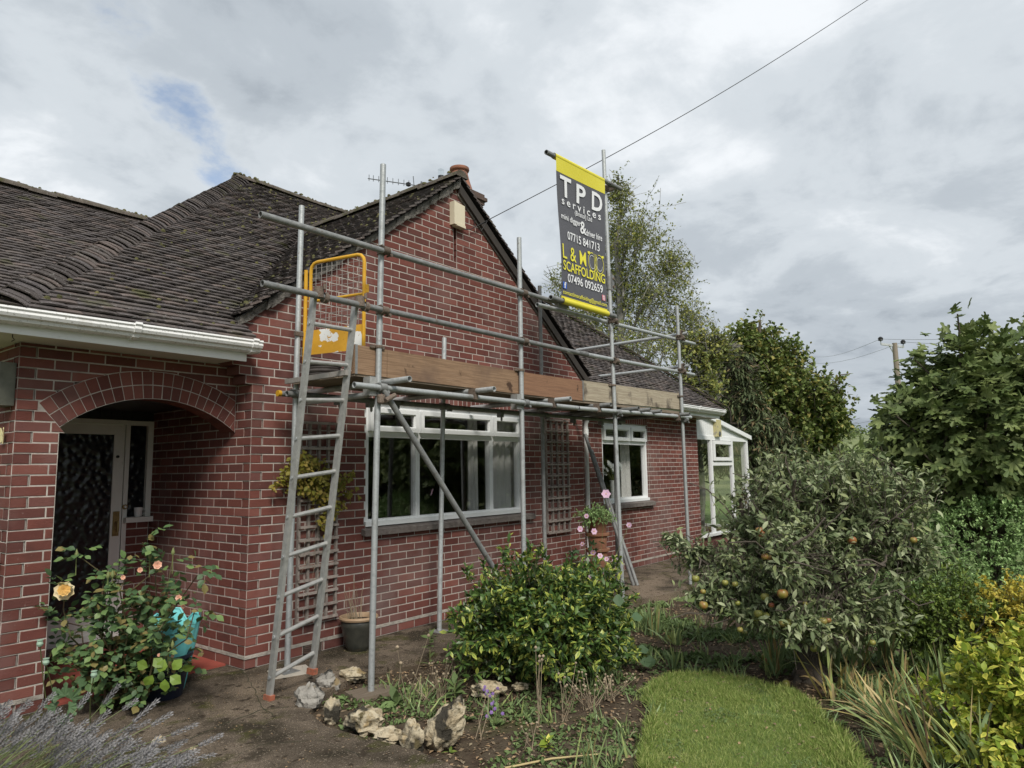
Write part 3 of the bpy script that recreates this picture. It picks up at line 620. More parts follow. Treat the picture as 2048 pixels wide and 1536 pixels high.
# porch: soffit boards, door, side light ---------------------------------
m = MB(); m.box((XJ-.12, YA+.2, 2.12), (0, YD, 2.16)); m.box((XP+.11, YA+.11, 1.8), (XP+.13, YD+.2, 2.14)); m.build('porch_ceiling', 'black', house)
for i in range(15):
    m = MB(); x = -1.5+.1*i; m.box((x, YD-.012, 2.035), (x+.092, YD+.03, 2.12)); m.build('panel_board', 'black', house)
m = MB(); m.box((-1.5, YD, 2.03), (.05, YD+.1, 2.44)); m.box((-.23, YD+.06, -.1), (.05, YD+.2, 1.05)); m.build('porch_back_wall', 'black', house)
dw = Wall('door_side_wall', (-.225, YD, 0), (1, 0, 0), (0, -1, 0))
for k in range(-1, 14): run(dw, k, 0, .225, k % 2 == 1, (), *((BED(k), min(BED(k+1), 1.05)) if k >= 0 else (-.095, -.012)))
dw.finish(house)
mb = MB()
for it in dw.items: brick_geo(mb, dw, it, random.random())
tag(mb.build('brickwork', 'brick', dw.obj), kind='stuff')
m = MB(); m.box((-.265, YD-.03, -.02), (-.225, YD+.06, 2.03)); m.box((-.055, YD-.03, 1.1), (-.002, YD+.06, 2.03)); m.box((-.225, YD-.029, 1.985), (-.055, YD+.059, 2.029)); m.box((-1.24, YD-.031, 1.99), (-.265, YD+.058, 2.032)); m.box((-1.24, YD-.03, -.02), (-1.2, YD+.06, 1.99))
fr = m.build('door_frame', 'door_white', house)
m = MB(); m.box((-.225, YD+.01, 1.1), (-.055, YD+.016, 1.985)); m.build('pane', 'glass_porch', fr)
m = MB(); m.box((-.255, YD-.09, 1.05), (.0, YD+.06, 1.098)); m.build('sill', 'door_white', fr)
m = MB(); x0, x1, z0, z1 = -1.195, -.27, -.0, 1.985; frame_rect(m, x0, x1, z0, z1, YD+.03, .095, .045); m.box((x0+.09, YD-.014, z0+.05), (x1-.09, YD+.029, .235))
m.box((x0, YD-.045, -.01), (x1, YD-.016, .055)); door = m.build('door', 'door_white', house)
m = MB(); m.box((x0+.09, YD+.0, .23), (x1-.09, YD+.008, 1.9)); m.build('pane', 'glass_porch', door)
m = MB(); m.box((-.345, YD-.024, .93), (-.288, YD-.014, 1.16)); pl = m.build('lock_plate', 'brass', door)
m = MB(); m.tube([(-.316, YD-.026, 1.06), (-.316, YD-.07, 1.06), (-.316, YD-.07, .98)], .011, 8); m.build('handle', 'brass', pl, smooth=True)
m = MB(); m.tube([(-.33, YD-.012, 1.68), (-.33, YD-.03, 1.68)], .014, 10); m.build('spy_hole', 'black', door)
m = MB(); m.tube([(-.247, YD-.03, 1.2), (-.247, YD-.042, 1.2)], .024, 14); bb = m.build('bell_push', 'brass', fr); m = MB(); m.tube([(-.247, YD-.042, 1.2), (-.247, YD-.05, 1.2)], .012, 10); m.build('button', 'white_cup', bb)
# eaves: fascia, soffit, gutters ---------------------------------
def gutter(parent, p0, p1, end0, end1, joints):
    prof = [(0.0, .045), (-.012, .05), (-.02, .045), (-.105, .045), (-.118, .05), (-.122, .036), (-.112, .024), (-.116, .008), (-.105, -.012), (-.085, -.022), (-.078, -.04), (-.06, -.05), (-.03, -.052), (0.0, -.05)]
    m = MB(); x0, y0, z0 = p0; x1 = p1[0]; n = len(prof)
    v = [(x0, y0+a, z0+b) for a, b in prof]+[(x1, y0+a, p1[2]+b) for a, b in prof]
    m.add(v, [(i, n+i, n+(i+1) % n, (i+1) % n) for i in range(n)]+[tuple(range(n)), tuple(reversed(range(n, 2*n)))])
    o = m.build('gutter', 'gutter', parent)
    for x in joints:
        m = MB(); k = 1.17; c = (-.055, 0)
        v = [(xx, y0+c[0]+(a-c[0])*k, z0+(p1[2]-z0)*(x-x0)/(x1-x0)+b*k) for xx in (x-.024, x+.024) for a, b in prof]
        m.add(v, [(i, n+i, n+(i+1) % n, (i+1) % n) for i in range(n)]+[tuple(range(n)), tuple(reversed(range(n, 2*n)))]); m.build('bracket', 'gutter', o)
YF = -.13
gutter(house, (-1.99, YF, 2.53), (-.06, YF, 2.545), 1, 1, [aty(272, 662, YF-.08)[0], -.13])
m = MB(); m.box((-1.93, YF+.001, 2.425), (-.14, YF+.022, 2.58)); m.build('fascia', 'upvc', house)
m = MB(); m.box((-1.93, YF+.022, 2.44), (-.19, YA+.1, 2.455)); m.box((-1.93, YA+.1, 2.441), (XP+.05, 1.7, 2.456)); m.build('soffit', 'soffit', house)
m = MB(); m.box((-1.95, YF+.02, 2.43), (-1.93, 1.5, 2.58)); m.build('fascia', 'upvc', house)
for (u, v) in ((25, 674), (330, 697)):
    q = aty(u, v, YF+.12); m = MB(); m.tube([q+np.array((0, 0, .02)), q, q+np.array((.012, 0, -.018)), q+np.array((-.004, 0, -.03))], .003, 6); m.build('hook', 'black', house)
gutter(house, (5.25, YF, 2.53), (9.98, YF, 2.53), 1, 1, [aty(1397, 815, YF-.08)[0], 9.9, 6.6])
m = MB(); m.box((5.21, YF+.001, 2.42), (9.93, YF+.022, 2.58)); m.box((9.91, YF+.022, 2.421), (9.93, 3, 2.579)); m.build('fascia', 'upvc', house)
m = MB(); m.box((5.21, YF+.022, 2.44), (9.91, YS+.1, 2.455)); m.build('soffit', 'soffit', house)
m = MB(); q = aty(1176, 850, .08); xq = q[0]
m.tube([(xq, .12, -.1), (xq, .12, 2.15), (xq, -.02, 2.42), (xq, -.1, 2.47)], .034, 14, r=0); m.tube([(xq, .12, 1.98), (xq, .12, 2.07)], .04, 14); m.tube([(xq, .12, .6), (xq, .12, .66)], .04, 14); m.build('downpipe', 'gutter', house, smooth=True)

# roofs ---------------------------------------------------------
TILES = []
def tile_plane(name, o, ud, vd, poly, parent, gauge=.074, tw=.165, clipper=None):
    """plain tiles laid on the plane o + u*ud + v*vd; poly in (u,v), convex"""
    o, ud, vd = map(lambda t: np.asarray(t, float), (o, ud, vd)); nd = np.cross(ud, vd); nd /= np.linalg.norm(nd)
    if nd[2] < 0: nd = -nd
    m = MB(); m.add([o+u*ud+v*vd-nd*.03 for u, v in poly], [tuple(range(len(poly)))]); base = m.build(name, 'black', parent)
    edges = []
    n = len(poly); ar = sum(poly[i][0]*poly[(i+1) % n][1]-poly[(i+1) % n][0]*poly[i][1] for i in range(n)); sg = 1 if ar > 0 else -1
    for i in range(n):
        (ax, ay), (bx, by) = poly[i], poly[(i+1) % n]; ex, ey = bx-ax, by-ay; L = math.hypot(ex, ey)
        if L < 1e-6: continue
        a, b = sg*ey/L, -sg*ex/L; edges.append((a, b, a*ax+b*ay))
    us = [q[0] for q in poly]; vs = [q[1] for q in poly]; rm = MB(); r = 0; v = min(vs)-.04; LL = .125
    while v < max(vs):
        u = min(us)-(.5*tw if r % 2 else 0)
        jit = random.uniform(-.006, .006)
        while u < max(us):
            pl = rect(u+.002, u+tw-.002, v+jit*.4, v+LL)
            full = True
            for e in edges:
                q = clip(pl, e[0], e[1], e[2]+(.03 if abs(e[1]) > .999 and e[1] < 0 else 0.0))
                if len(q) < 4 or parea(q) < parea(pl)-1e-7: full = False
                pl = q
                if len(pl) < 3: break
            if len(pl) >= 3 and parea(pl) > .0012: TILES.append((name, base, o, ud, vd, nd, pl, u, v, tw, LL, full, random.random()))
            u += tw
        v += gauge; r += 1
def tile_pts(t):
    name, base, o, ud, vd, nd, pl, u, v, tw, LL, full, rn = t
    lift = lambda a, b: .024*(1-(b-v)/LL)-.004+.0045*(1-((a-u-tw/2)/(tw/2))**2)
    return lift
def tile_geo(m, t, r, c0=None, tilt=(0, 0)):
    name, base, o, ud, vd, nd, pl, u, v, tw, LL, full, rn = t; lift = tile_pts(t); off = np.zeros(3) if c0 is None else c0
    if full: # cambered, three strips
        xs = [u+.002, u+tw*.33, u+tw*.67, u+tw-.002]; lo, hi = min(q[1] for q in pl), max(q[1] for q in pl); top = []; th = .013
        for b in (lo, hi): top += [o+a*ud+b*vd+nd*(lift(a, b)+tilt[0]*(a-u-tw/2)+tilt[1]*(1-(b-v)/LL))-off for a in xs]
        bot = [q-nd*th for q in top]; V = top+bot
        F = [(i, i+1, i+5, i+4) for i in range(3)]+[(i+1, i, 8+i, 9+i) for i in range(3)]+[(0, 4, 12, 8), (7, 3, 11, 15)]
        m.add(V, F, r)
    else:
        top = [o+a*ud+b*vd+nd*lift(a, b)-off for a, b in pl]; n = len(top); V = top+[q-nd*.015 for q in top]
        m.add(V, [tuple(range(n))]+[(k, n+k, n+(k+1) % n, (k+1) % n) for k in range(n)], r)
S1 = .742; EY, EZ = -.215, 2.60; ux = np.array([1.0, 0, 0])
c1 = 1/math.hypot(1, S1); vy = np.array([0, c1, S1*c1])
RY, RZ = 4.58, EZ+S1*(4.58-EY); vr = (RY-EY)/c1
HX, HT = -1.93, 2.5
# front slope over the porch: eave, hip on the left, valley towards the gable roof on the right
GR = 4.945; SG = .76; jy = EY+(GR-EZ)/S1; vj = (jy-EY)/c1
ve = (.02-EY)/c1
xv = AX-(GR-(EZ+S1*(.02-EY)))/SG
tile_plane('porch_roof', (0, EY, EZ), ux, vy, [(HX, 0), (-.10, 0), (-.10, ve), (HX+(HT-HX)*ve/vr, ve)], house)
tile_plane('porch_roof', (0, EY, EZ), ux, vy, [(HX+(HT-HX)*ve/vr, ve), (-.10, ve), (AX, vj), (HX+(HT-HX)*vj/vr, vj)], house)
tile_plane('porch_roof', (0, EY, EZ), ux, vy, [(HX+(HT-HX)*vj/vr, vj), (4.6, vj), (5.6, vr), (HT, vr)], house)
m = MB(); m.add([(HT, RY, RZ-.02), (7.55, RY, RZ-.02), (9.9, 9.4, EZ), (HX, 9.4, EZ)], [(0, 1, 2, 3)]); m.add([(-2.3, 4.6, 5.05), (1.2, 4.6, 5.05), (1.2, 8, 2.6), (-2.3, 8, 2.6)], [(0, 1, 2, 3)]); m.build('back_roof', 'tile', house)
# gable roof left slope (faces -X): along +Y, up the slope towards +X
cg = 1/math.hypot(1, SG); vx = np.array([cg, 0, SG*cg]); uy = np.array([0, 1.0, 0]); gl = AX/cg
el = -.16; zel = GR-SG*(AX-el)
tile_plane('gable_roof', (el, -.075, zel), uy, vx, [(0, 0), (.16, 0), (jy+.075, (AX-el)/cg), (0, (AX-el)/cg)], house)
m = MB(); vx2 = np.array([-cg, 0, SG*cg])
tile_plane('gable_roof', (5.36, -.075, GR-SG*2.76), uy, vx2, [(0, 0), (.5, 0), (jy+.075, 2.76/cg), (0, 2.76/cg)], house)
# right-hand slope with hip end
hx1, hx2 = 9.92, 8.35; v2 = (3.05-EY)/c1
tile_plane('side_roof', (0, EY, EZ), ux, vy, [(5.3, 0), (hx1, 0), (hx2, v2), (7.55, vr), (3.5, vr), (3.5, v2)], house)
tile_plane('side_hip', (9.92, EY, EZ), uy, np.array([-1.57, 0, 2.42])/math.hypot(1.57, 2.42), [(0, 0), (6, 0), (3.27, 2.88)], house, tw=.165)
# wing behind on the left, and the hip end between
wy = 1.26; cw = 1/math.hypot(1, S1); wr = (4.6-wy)/cw
tile_plane('wing_roof', (0, wy, EZ), ux, vy, [(-2.3, 0.4), (-1.5, .4), (1.3, wr), (-2.3, wr)], house)
SH = (RZ-EZ)/(HT-HX); ch = 1/math.hypot(1, SH)
tile_plane('hip_end_roof', (HX, EY, EZ), uy, np.array([ch, 0, SH*ch]), [(0, 0), (1.5, 0), (4.8, 3.1/ch), (4.8, (HT-HX)/ch)], house)
for t in TILES: pass
def t_area(t):
    if not t[11]: return 0
    name, base, o, ud, vd, nd, pl, u, v = t[:9]
    if nd@(CAM-(o+u*ud+v*vd)) < .05: return 0
    return corners_area([o+a*ud+b*vd for a, b in rect(u, u+t[9], v, v+.074)])
TILES = sorted(((t_area(t), t) for t in TILES), key=lambda q: -q[0]); rest = {}; tc_ = {}
for i, (a, t) in enumerate(TILES):
    if i < 300 and a > 0:
        o, ud, vd = t[2], t[3], t[4]; c0 = o+(t[7]+t[9]/2)*ud+(t[8]+.05)*vd; kk = (t[0], random.randrange(4))
        if kk not in tc_:
            mb = MB(); tile_geo(mb, t, 0.0, c0, (random.uniform(-.05, .05), random.uniform(-.004, .007))); me = mb.mesh('tile', True, 40); me.materials.append(MATS['tile']); tc_[kk] = me
        ob = link('tile', tc_[kk], None, t[1]); ob.location = c0
    else:
        q = rest.setdefault(id(t[1]), [t[1], MB()]); tile_geo(q[1], t, random.random(), None, (random.uniform(-.05, .05), random.uniform(-.004, .008)))
for base, mb in rest.values(): tag(mb.build('tiling', 'tile', base, True, 40), kind='stuff')
# bonnet tiles down the left hip: curved pieces lapping over each other
hp0 = np.array([HX, EY, EZ+.02]); hp1 = np.array([HT, RY, RZ+.03]); hd = hp1-hp0; hl = np.linalg.norm(hd); hd /= hl
nf = np.cross(ux, vy); nf /= np.linalg.norm(nf); nf = nf if nf[2] > 0 else -nf
nh = np.cross(uy, np.array([ch, 0, SH*ch])); nh /= np.linalg.norm(nh); nh = nh if nh[2] > 0 else -nh
dn1 = np.cross(hd, nf); dn1 = dn1 if dn1[2] < 0 else -dn1; dn1 /= np.linalg.norm(dn1)
dn2 = np.cross(hd, nh); dn2 = dn2 if dn2[2] < 0 else -dn2; dn2 /= np.linalg.norm(dn2)
up_ = nf+nh; up_ /= np.linalg.norm(up_)
def bonnet(m, c, r=0.0):
    V = []; prof = [(1, .165, -.012), (1, .11, .014), (1, .06, .024), (0, 0, .034), (2, .06, .024), (2, .11, .014), (2, .165, -.012)]
    for s_, lift in ((-.06, .017), (.06, -.006)):
        for side, d, h in prof:
            dn, nn = (dn1, nf) if side == 1 else (dn2, nh) if side == 2 else (np.zeros(3), up_)
            V.append(c+hd*(s_+(.06*d/.2 if s_ < 0 else .06*d/.2))+dn*d+nn*(h+lift))
    n = 7; T = V; B = [q-up_*.012 for q in V]
    m.add(T+B, [(i, i+1, n+i+1, n+i) for i in range(n-1)]+[(2*n+i+1, 2*n+i, i, i+1)[::-1] for i in range(n-1)]+[(0, n, 3*n, 2*n), (n-1, 3*n-1, 4*n-1, 2*n-1)], r)
mb = MB(); bonnet(mb, np.zeros(3)); bme = mb.mesh('bonnet_tile', True, 40); bme.materials.append(MATS['tile'])
porch_roof = [o for o in house.children if o.name == 'porch_roof'][0]
k = int(hl/.080)
for i in range(k):
    c = hp0+hd*(.05+.080*i)+np.array([random.uniform(-.007, .007) for _ in range(3)]); o = link('bonnet_tile', bme, None, porch_roof); o.location = c; o.rotation_euler = (random.uniform(-.03, .03), random.uniform(-.03, .03), random.uniform(-.035, .035)); s9 = random.uniform(.86, .93); o.scale = (s9, s9, s9)
# right hip edge: tiles lapped along the edge
e0 = np.array([hx1, EY, EZ]); e1 = np.array([hx2, 3.05, EZ+S1*(3.05-EY)]); ed = e1-e0; L = np.linalg.norm(ed); ed /= L
side_roof = [o for o in house.children if o.name == 'side_roof'][0]
dnx = np.cross(ed, nf); dnx = dnx if dnx[2] < 0 else -dnx
for i in range(int(L/.16)):
    c = e0+ed*(.08+.16*i)+nf*.05; m = MB(); j = random.uniform(-.02, .02)
    m.obox(c+np.array([-.01, 0, 0])+nf*.004, ed*.10+nf*-.02, np.array([.085+j, -.02, -.03]), nf*.009, random.random()); m.build('hip_tile', 'ridge', side_roof)
# ridge tiles
def ridge(p, q, n, parent, material='ridge', rad=.105):
    p, q = np.asarray(p, float), np.asarray(q, float); d = (q-p)/n; dn = d/np.linalg.norm(d); sx = np.cross(dn, [0, 0, 1]); sx /= np.linalg.norm(sx)
    for i in range(n):
        m = MB(); V = []; a0 = p+d*i-d*.01; a1 = p+d*(i+1)*1.0; jz = random.uniform(-.008, .012)
        for c, rr_ in ((a0, rad*random.uniform(.97, 1.06)), (a1, rad*.95)):
            V += [c+sx*rr_*math.cos(math.pi*k/8)+np.array([0, 0, rr_*.8*math.sin(math.pi*k/8)-.045+jz]) for k in range(9)]
        m.add(V, [(k, k+1, 10+k, 9+k) for k in range(8)]+[tuple(range(9)), tuple(range(17, 8, -1))]); m.cur = 0; m.build('ridge_tile', material, parent, True, 40)
ridge((HT-.1, RY, RZ+.03), (6.9, RY, RZ+.03), 14, house); gable_roof = [o for o in house.children if o.name.startswith('gable_roof')][0]
ridge((AX, -.08, GR+.03), (AX, jy-.1, GR+.03), 9, house); ridge((-2.3, 4.6, EZ+S1*(4.6-wy)+.03), (1.2, 4.6, EZ+S1*(4.6-wy)+.03), 11, house)
# verge: mortar bedding up the left side, dark board and tile edges on the right
m = MB(); x = el
while x < AX-.01:
    dx_ = min(random.uniform(.04, .13), AX-x); z0, z1 = zel+SG*(x-el), zel+SG*(x+dx_-el); j = random.uniform(-.012, .012); tA, tB = .115+random.uniform(-.025, .02), .115+random.uniform(-.025, .02)
    m.prism([(x, -.055+j, z0-.03), (x+dx_+.004, -.055+j, z1-.03), (x+dx_+.004, -.04+j, z1-.012-tB), (x, -.04+j, z0-.012-tA)], (0, .085, 0), random.random()); x += dx_
m.build('verge_mortar', 'verge', house)
for i in range(int((AX-el)/cg/.1)):
    s0 = .1*i; c = np.array([el, -.085, zel])+vx*(s0+.05)+np.array([-SG*cg, 0, cg])*.012; m = MB(); m.obox(c+np.array([0, .03+random.uniform(-.008, .008), 0]), vx*.058-np.array([-SG*cg, 0, cg])*.012, (0, .045, 0), np.array([-SG*cg, 0, cg])*.009, random.random()); m.build('verge_tile', 'tile', gable_roof)
m = MB(); za = GR-.05; m.prism([(AX, -.05, za-.03), (5.36, -.05, za-.03-SG*2.76), (5.36, -.05, za-.14-SG*2.76), (AX, -.05, za-.15)], (0, .03, 0)); m.build('barge_board', 'board_dark', house)
m = MB(); m.prism([(AX, -.019, za-.14), (5.36, -.019, za-.13-SG*2.76), (5.36, -.019, za-.165-SG*2.76), (AX, -.019, za-.175)], (0, .03, 0)); m.build('verge_fillet', 'verge', house)
m = MB(); m.box((5.19, -.02, 2.5), (5.45, .2, 2.68)); m.build('eaves_box', 'board', house)
# valley lining under the swept tiles
q0 = np.array([-.12, .02, EZ+S1*(.02-EY)+.02]); q1 = np.array([AX, jy, GR+.02]); m = MB()
for i in range(28):
    t = (i+.5)/28; c = q0+(q1-q0)*t; a = .085
    m.add([c+np.array([-a, -.02, .012]), c+np.array([0, 0, -.012])+vy*.0, c+np.array([a*.55, -.02, a*.55*SG+.012]), c+np.array([a*.55, .05, a*.55*SG+.03]), c+np.array([0, .07, .035]), c+np.array([-a, .06, .05])], [(0, 1, 4, 5), (1, 2, 3, 4)], random.random())
m.build('valley', 'tile', house)
# chimney (rises from the back slope), pot
cx, cy = 6.62, 3.55; zt_ = 6.90
m = MB(); m.box((cx-.28, cy-.28, 4.5), (cx+.28, cy+.28, zt_-.22)); ch_ = m.build('chimney', 'chimney_brick', house)
for i, e in enumerate((.31, .35, .31)):
    m = MB(); m.box((cx-e, cy-e, zt_-.22+.073*i), (cx+e, cy+e, zt_-.15+.073*i)); m.build('corbel_course', 'chimney_brick', ch_)
m = MB(); m.lathe((cx-.08, cy, zt_-.02), [(.30, 0), (.26, .06), (.20, .25), (.165, .40), (.155, .44), (.185, .455), (.195, .48), (.19, .52), (.165, .53), (.13, .52), (.12, .3)], 24); m.build('chimney_pot', 'chimney_pot', ch_, True, 50)
m = MB(); q = atd(882, 352, 13.0); m.tube([q+np.array((0, 0, -1.2)), q], .055, 14); fl = m.build('flue', 'black', house, True); m = MB(); m.tube([q, q+np.array((0, 0, .12))], .057, 14); m.build('flue_cap', 'glass_clear', fl, True)

# moss cushions on tiles and ridges
def dome(m, c, n_, r, h):
    c = np.asarray(c, float); n_ = n_/np.linalg.norm(n_); a = np.cross(n_, [0.3, .9, .1]); a /= np.linalg.norm(a); b = np.cross(n_, a); k = 7
    V = [c+n_*h]+[c+n_*h*.7+(a*math.cos(2*math.pi*i/k)+b*math.sin(2*math.pi*i/k))*r*.6*random.uniform(.8, 1.2) for i in range(k)]+[c-n_*.004+(a*math.cos(2*math.pi*i/k)+b*math.sin(2*math.pi*i/k))*r*random.uniform(.8, 1.2) for i in range(k)]
    m.add(V, [(0, 1+i, 1+(i+1) % k) for i in range(k)]+[(1+i, 8+i, 8+(i+1) % k, 1+(i+1) % k) for i in range(k)], random.random())
mo = MB(); ng = np.array([-SG*cg, 0, cg])
for _ in range(190):
    v = vr*(1-random.random()**1.7); u = random.uniform(HX+(HT-HX)*v/vr, AX+(v-vj) if v > vj else -.1+(AX+.1)*max(0, v-ve)/(vj-ve)); r = random.uniform(.008, .028)
    dome(mo, np.array([0, EY, EZ])+ux*u+vy*v+nf*.018, nf, r, r*.7)
for _ in range(110):
    v = (AX-el)/cg*random.random()**.7; u = random.uniform(0, .1+(jy)*v/((AX-el)/cg)); r = random.uniform(.008, .026); dome(mo, np.array([el, -.075, zel])+uy*u+vx*v+ng*.018, ng, r, r*.7)
for _ in range(170):
    t = random.random()**1.5; r = random.uniform(.012, .035); dome(mo, np.array([HT-.1+4*t, RY+random.uniform(-.07, .03), RZ+.055+random.uniform(-.02, .015)]), np.array([0, -.3, 1.0]), r, r*.8)
for _ in range(110):
    r = random.uniform(.012, .03); dome(mo, np.array([random.uniform(-2.2, 1.1), 4.6+random.uniform(-.07, .02), EZ+S1*(4.6-wy)+.055+random.uniform(-.02, .015)]), np.array([0, -.3, 1.0]), r, r*.8)
for _ in range(90):
    r = random.uniform(.01, .028); dome(mo, np.array([AX+random.uniform(-.08, .02), random.uniform(0, jy), GR+.06+random.uniform(-.03, .012)]), np.array([-.3, 0, 1.0]), r, r*.8)
tag(mo.build('moss', 'moss', house, True, 180), kind='stuff')
# ---------------------------------------------------------------- conservatory
YC = .33; cons = thing('conservatory', (11.1, 1.8, -.15), 'white framed lean-to conservatory with glazed walls at the end of the house', 'conservatory')
c0, c1x = 9.66, 12.62
def wpart(name, boxes, material, parent):
    m = MB()
    for b in boxes: m.box(*b)
    return m.build(name, material, parent)
wpart('base_wall', [((c0, YC+.02, -.2), (c1x, YC+.12, .13)), ((c1x-.1, YC+.12, -.2), (c1x, 3.3, .13))], 'brick', cons)
wpart('sill', [((c0, YC-.04, .13), (c1x+.04, YC+.1, .18)), ((c1x-.08, YC+.1, .131), (c1x+.04, 3.3, .181))], 'upvc', cons)
xs = [c0, 10.56, 11.68, 12.58]
fr = wpart('frame', [((x-.035, YC, .18), (x+.035, YC+.07, 2.04)) for x in xs]+[((c0+.035, YC+.001, 2.04), (c1x, YC+.071, 2.12)), ((10.595, YC+.002, 1.52), (11.645, YC+.069, 1.6)), ((12.545, YC+.07, .18), (12.615, YC+.14, 2.04)), ((12.55, 3.2, .18), (12.61, 3.3, 2.04)), ((12.55, YC+.14, 2.04), (12.612, 3.3, 2.119))], 'upvc', cons)
m = MB(); frame_rect(m, 10.62, 11.62, 1.62, 2.03, YC+.02, .07, .05); sh_ = m.build('sash', 'upvc', cons); pane(sh_, 10.69, 11.55, 1.69, 1.96, YC)
for a, b, z0, z1 in ((c0+.035, 10.525, .18, 2.04), (10.595, 11.645, .18, 1.52), (11.715, 12.545, .18, 2.04)): pane(fr, a, b, z0, z1, YC+.035)
m = MB(); m.box((12.575, YC+.14, .18), (12.581, 3.2, 2.04)); m.build('pane', 'glass', fr)
zr0, zr1 = 2.68, 2.20; nb = 30
for i in range(nb):
    xa, xb = c0+(12.6-c0)*i/nb, c0+(12.6-c0)*(i+1)/nb-.006; za = lambda x: zr0+(zr1-zr0)*(x-c0)/(12.6-c0)-.03
    m = MB(); m.prism([(xa, YC+.02, 2.12), (xb, YC+.02, 2.12), (xb, YC+.02, za(xb)), (xa, YC+.02, za(xa))], (0, .03, 0)); m.build('cladding_board', 'upvc', cons)
m = MB(); m.prism([(c0, YC-.05, zr0), (12.75, YC-.05, zr1-.02), (12.75, YC-.05, zr1-.11), (c0, YC-.05, zr0-.09)], (0, .06, 0)); m.build('barge_board', 'upvc', cons)
m = MB(); m.prism([(c0, YC, zr0), (12.75, YC, zr1-.02), (12.75, YC, zr1-.04), (c0, YC, zr0-.02)], (0, 3, 0)); m.build('roof', 'upvc', cons)
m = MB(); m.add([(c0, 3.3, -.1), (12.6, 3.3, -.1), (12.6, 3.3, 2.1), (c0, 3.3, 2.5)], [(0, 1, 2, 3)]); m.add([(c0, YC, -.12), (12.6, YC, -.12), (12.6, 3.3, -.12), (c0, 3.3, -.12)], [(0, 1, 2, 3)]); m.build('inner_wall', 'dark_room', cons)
q = aty(1435, 858, YC-.02); m = MB(); m.box((q[0]-.13, YC-.06, q[2]-.16), (q[0]+.11, YC+.02, q[2]+.19)); al = m.build('alarm_box', 'bell_yellow')
tag(al, 'yellowed alarm bell box on the white conservatory boarding', 'alarm box')
m = MB(); m.tube([(q[0], YC-.06, q[2]-.10), (q[0], YC-.075, q[2]-.10)], .05, 14); m.build('strobe', 'steel_dark', al, True)

# ---------------------------------------------------------------- scaffold
scaf = thing('scaffold', (3.1, -.75, -.1), 'galvanised tube scaffold with boarded platform along the brick gable', 'scaffold')
TR = .0242
def tube_part(name, p, q, material='galv', parent=scaf, n=16):
    m = MB(); m.cur = random.random(); m.tube([p, q], TR, n, hollow=.16); return m.build(name, material, parent, True, 40)
YFP, YIP = -1.17, -.32
front = [((.335, -.15), (.42, 4.03)), ((2.25, -.18), (2.262, 3.87)), ((4.145, -.10), (4.03, 5.45)), ((6.0, -.2), (5.965, 3.8))]
inner = [((.185, -.09), (.232, 3.83)), ((1.945, -.09), (2.035, 2.9)), ((3.78, -.09), (3.785, 3.81)), ((5.50, -.09), (5.57, 2.5))]
for (xa, za), (xb, zb) in front: tube_part('standard', (xa, YFP, za), (xb, YFP, zb))
for i, ((xa, za), (xb, zb)) in enumerate(inner): tube_part('standard', (xa, YIP, za), (xb, YIP, zb), 'galv_old' if i in (2, 3) else 'galv')
def xat(st, z): (xa, za), (xb, zb) = st; return xa+(xb-xa)*(z-za)/(zb-za)
YR = YFP-.052
tube_part('guard_rail', (-.73, YR, 3.265), (2.95, YR, 3.285), 'galv_old'); tube_part('guard_rail', (2.62, YR+.10, 3.235), (6.62, YR+.10, 3.335))
tube_part('guard_rail', (-.70, YR, 2.785), (3.3, YR, 2.78), 'galv_old'); tube_part('guard_rail', (3.0, YR+.001, 2.775), (6.55, YR+.10, 2.86))
tube_part('ledger', (.10, YFP-.05, 2.155), (3.2, YFP-.05, 2.16)); tube_part('ledger', (3.22, YFP-.05, 2.158), (6.15, YFP-.05, 2.2))
tube_part('ledger', (.09, YIP-.05, 2.155), (5.75, YIP-.05, 2.165), 'galv_old')
tb = tube_part('ledger', (.12, YIP+.1, 2.17), (1.2, YIP+.1, 2.17), 'galv_old'); m = MB(); m.tube([(.10, YIP+.1, 2.17), (.13, YIP+.1, 2.17)], .027, 14); m.build('end_cap', 'yellow', tb, True)
zt_ = 2.213
for x, y0 in ((.46, -1.45), (1.47, -1.47), (2.72, -1.45), (3.62, -1.4), (4.35, -1.36), (4.62, -1.38), (4.95, -1.36), (5.72, -1.4)): tube_part('transom', (x, y0, zt_), (x+.03, -.06, zt_), 'galv' if x < 3 else 'galv_old')
tube_part('transom', (.33, -1.12, 2.155-.05), (.33, -.2, 2.10))
tube_part('end_rail', (6.06, -1.27, 3.40), (6.0, .62, 3.36)); tube_part('end_rail', (6.07, -1.27, 2.93), (6.0, .62, 2.90))
tube_part('brace', (.36, YR-.004, 2.17), (2.36, YR-.004, -.12), 'galv_old')
# boards of the platform and toe boards
for i in range(4):
    m = MB(); y = -1.13+.2*i; m.cur = random.random(); m.box((.17+random.uniform(-.06, .02), y, 2.24), (3.2, y+.196, 2.278)); b = m.build('platform_board', 'board', scaf)
    m = MB(); m.box((3.205, y, 2.24), (6.08, y+.196, 2.278)); m.build('platform_board', 'board', scaf)
    if i < 4:
        m = MB(); m.box((.09, y+.002, 2.239), (.12, y+.194, 2.279)); m.build('end_band', 'wire_mesh', b)
YT = YFP+.03
def toe(xa, xb, z0a, z0b, material, band):
    m = MB(); m.prism([(xa, YT, z0a), (xb, YT, z0b), (xb, YT, z0b+.228), (xa, YT, z0a+.228)], (0, .038, 0)); b = m.build('toe_board', material, scaf)
    for x, z in band:
        mm = MB(); mm.box((x-.012, YT-.003, z-.002), (x+.012, YT+.041, z+.23)); mm.build('end_band', 'galv_old', b)
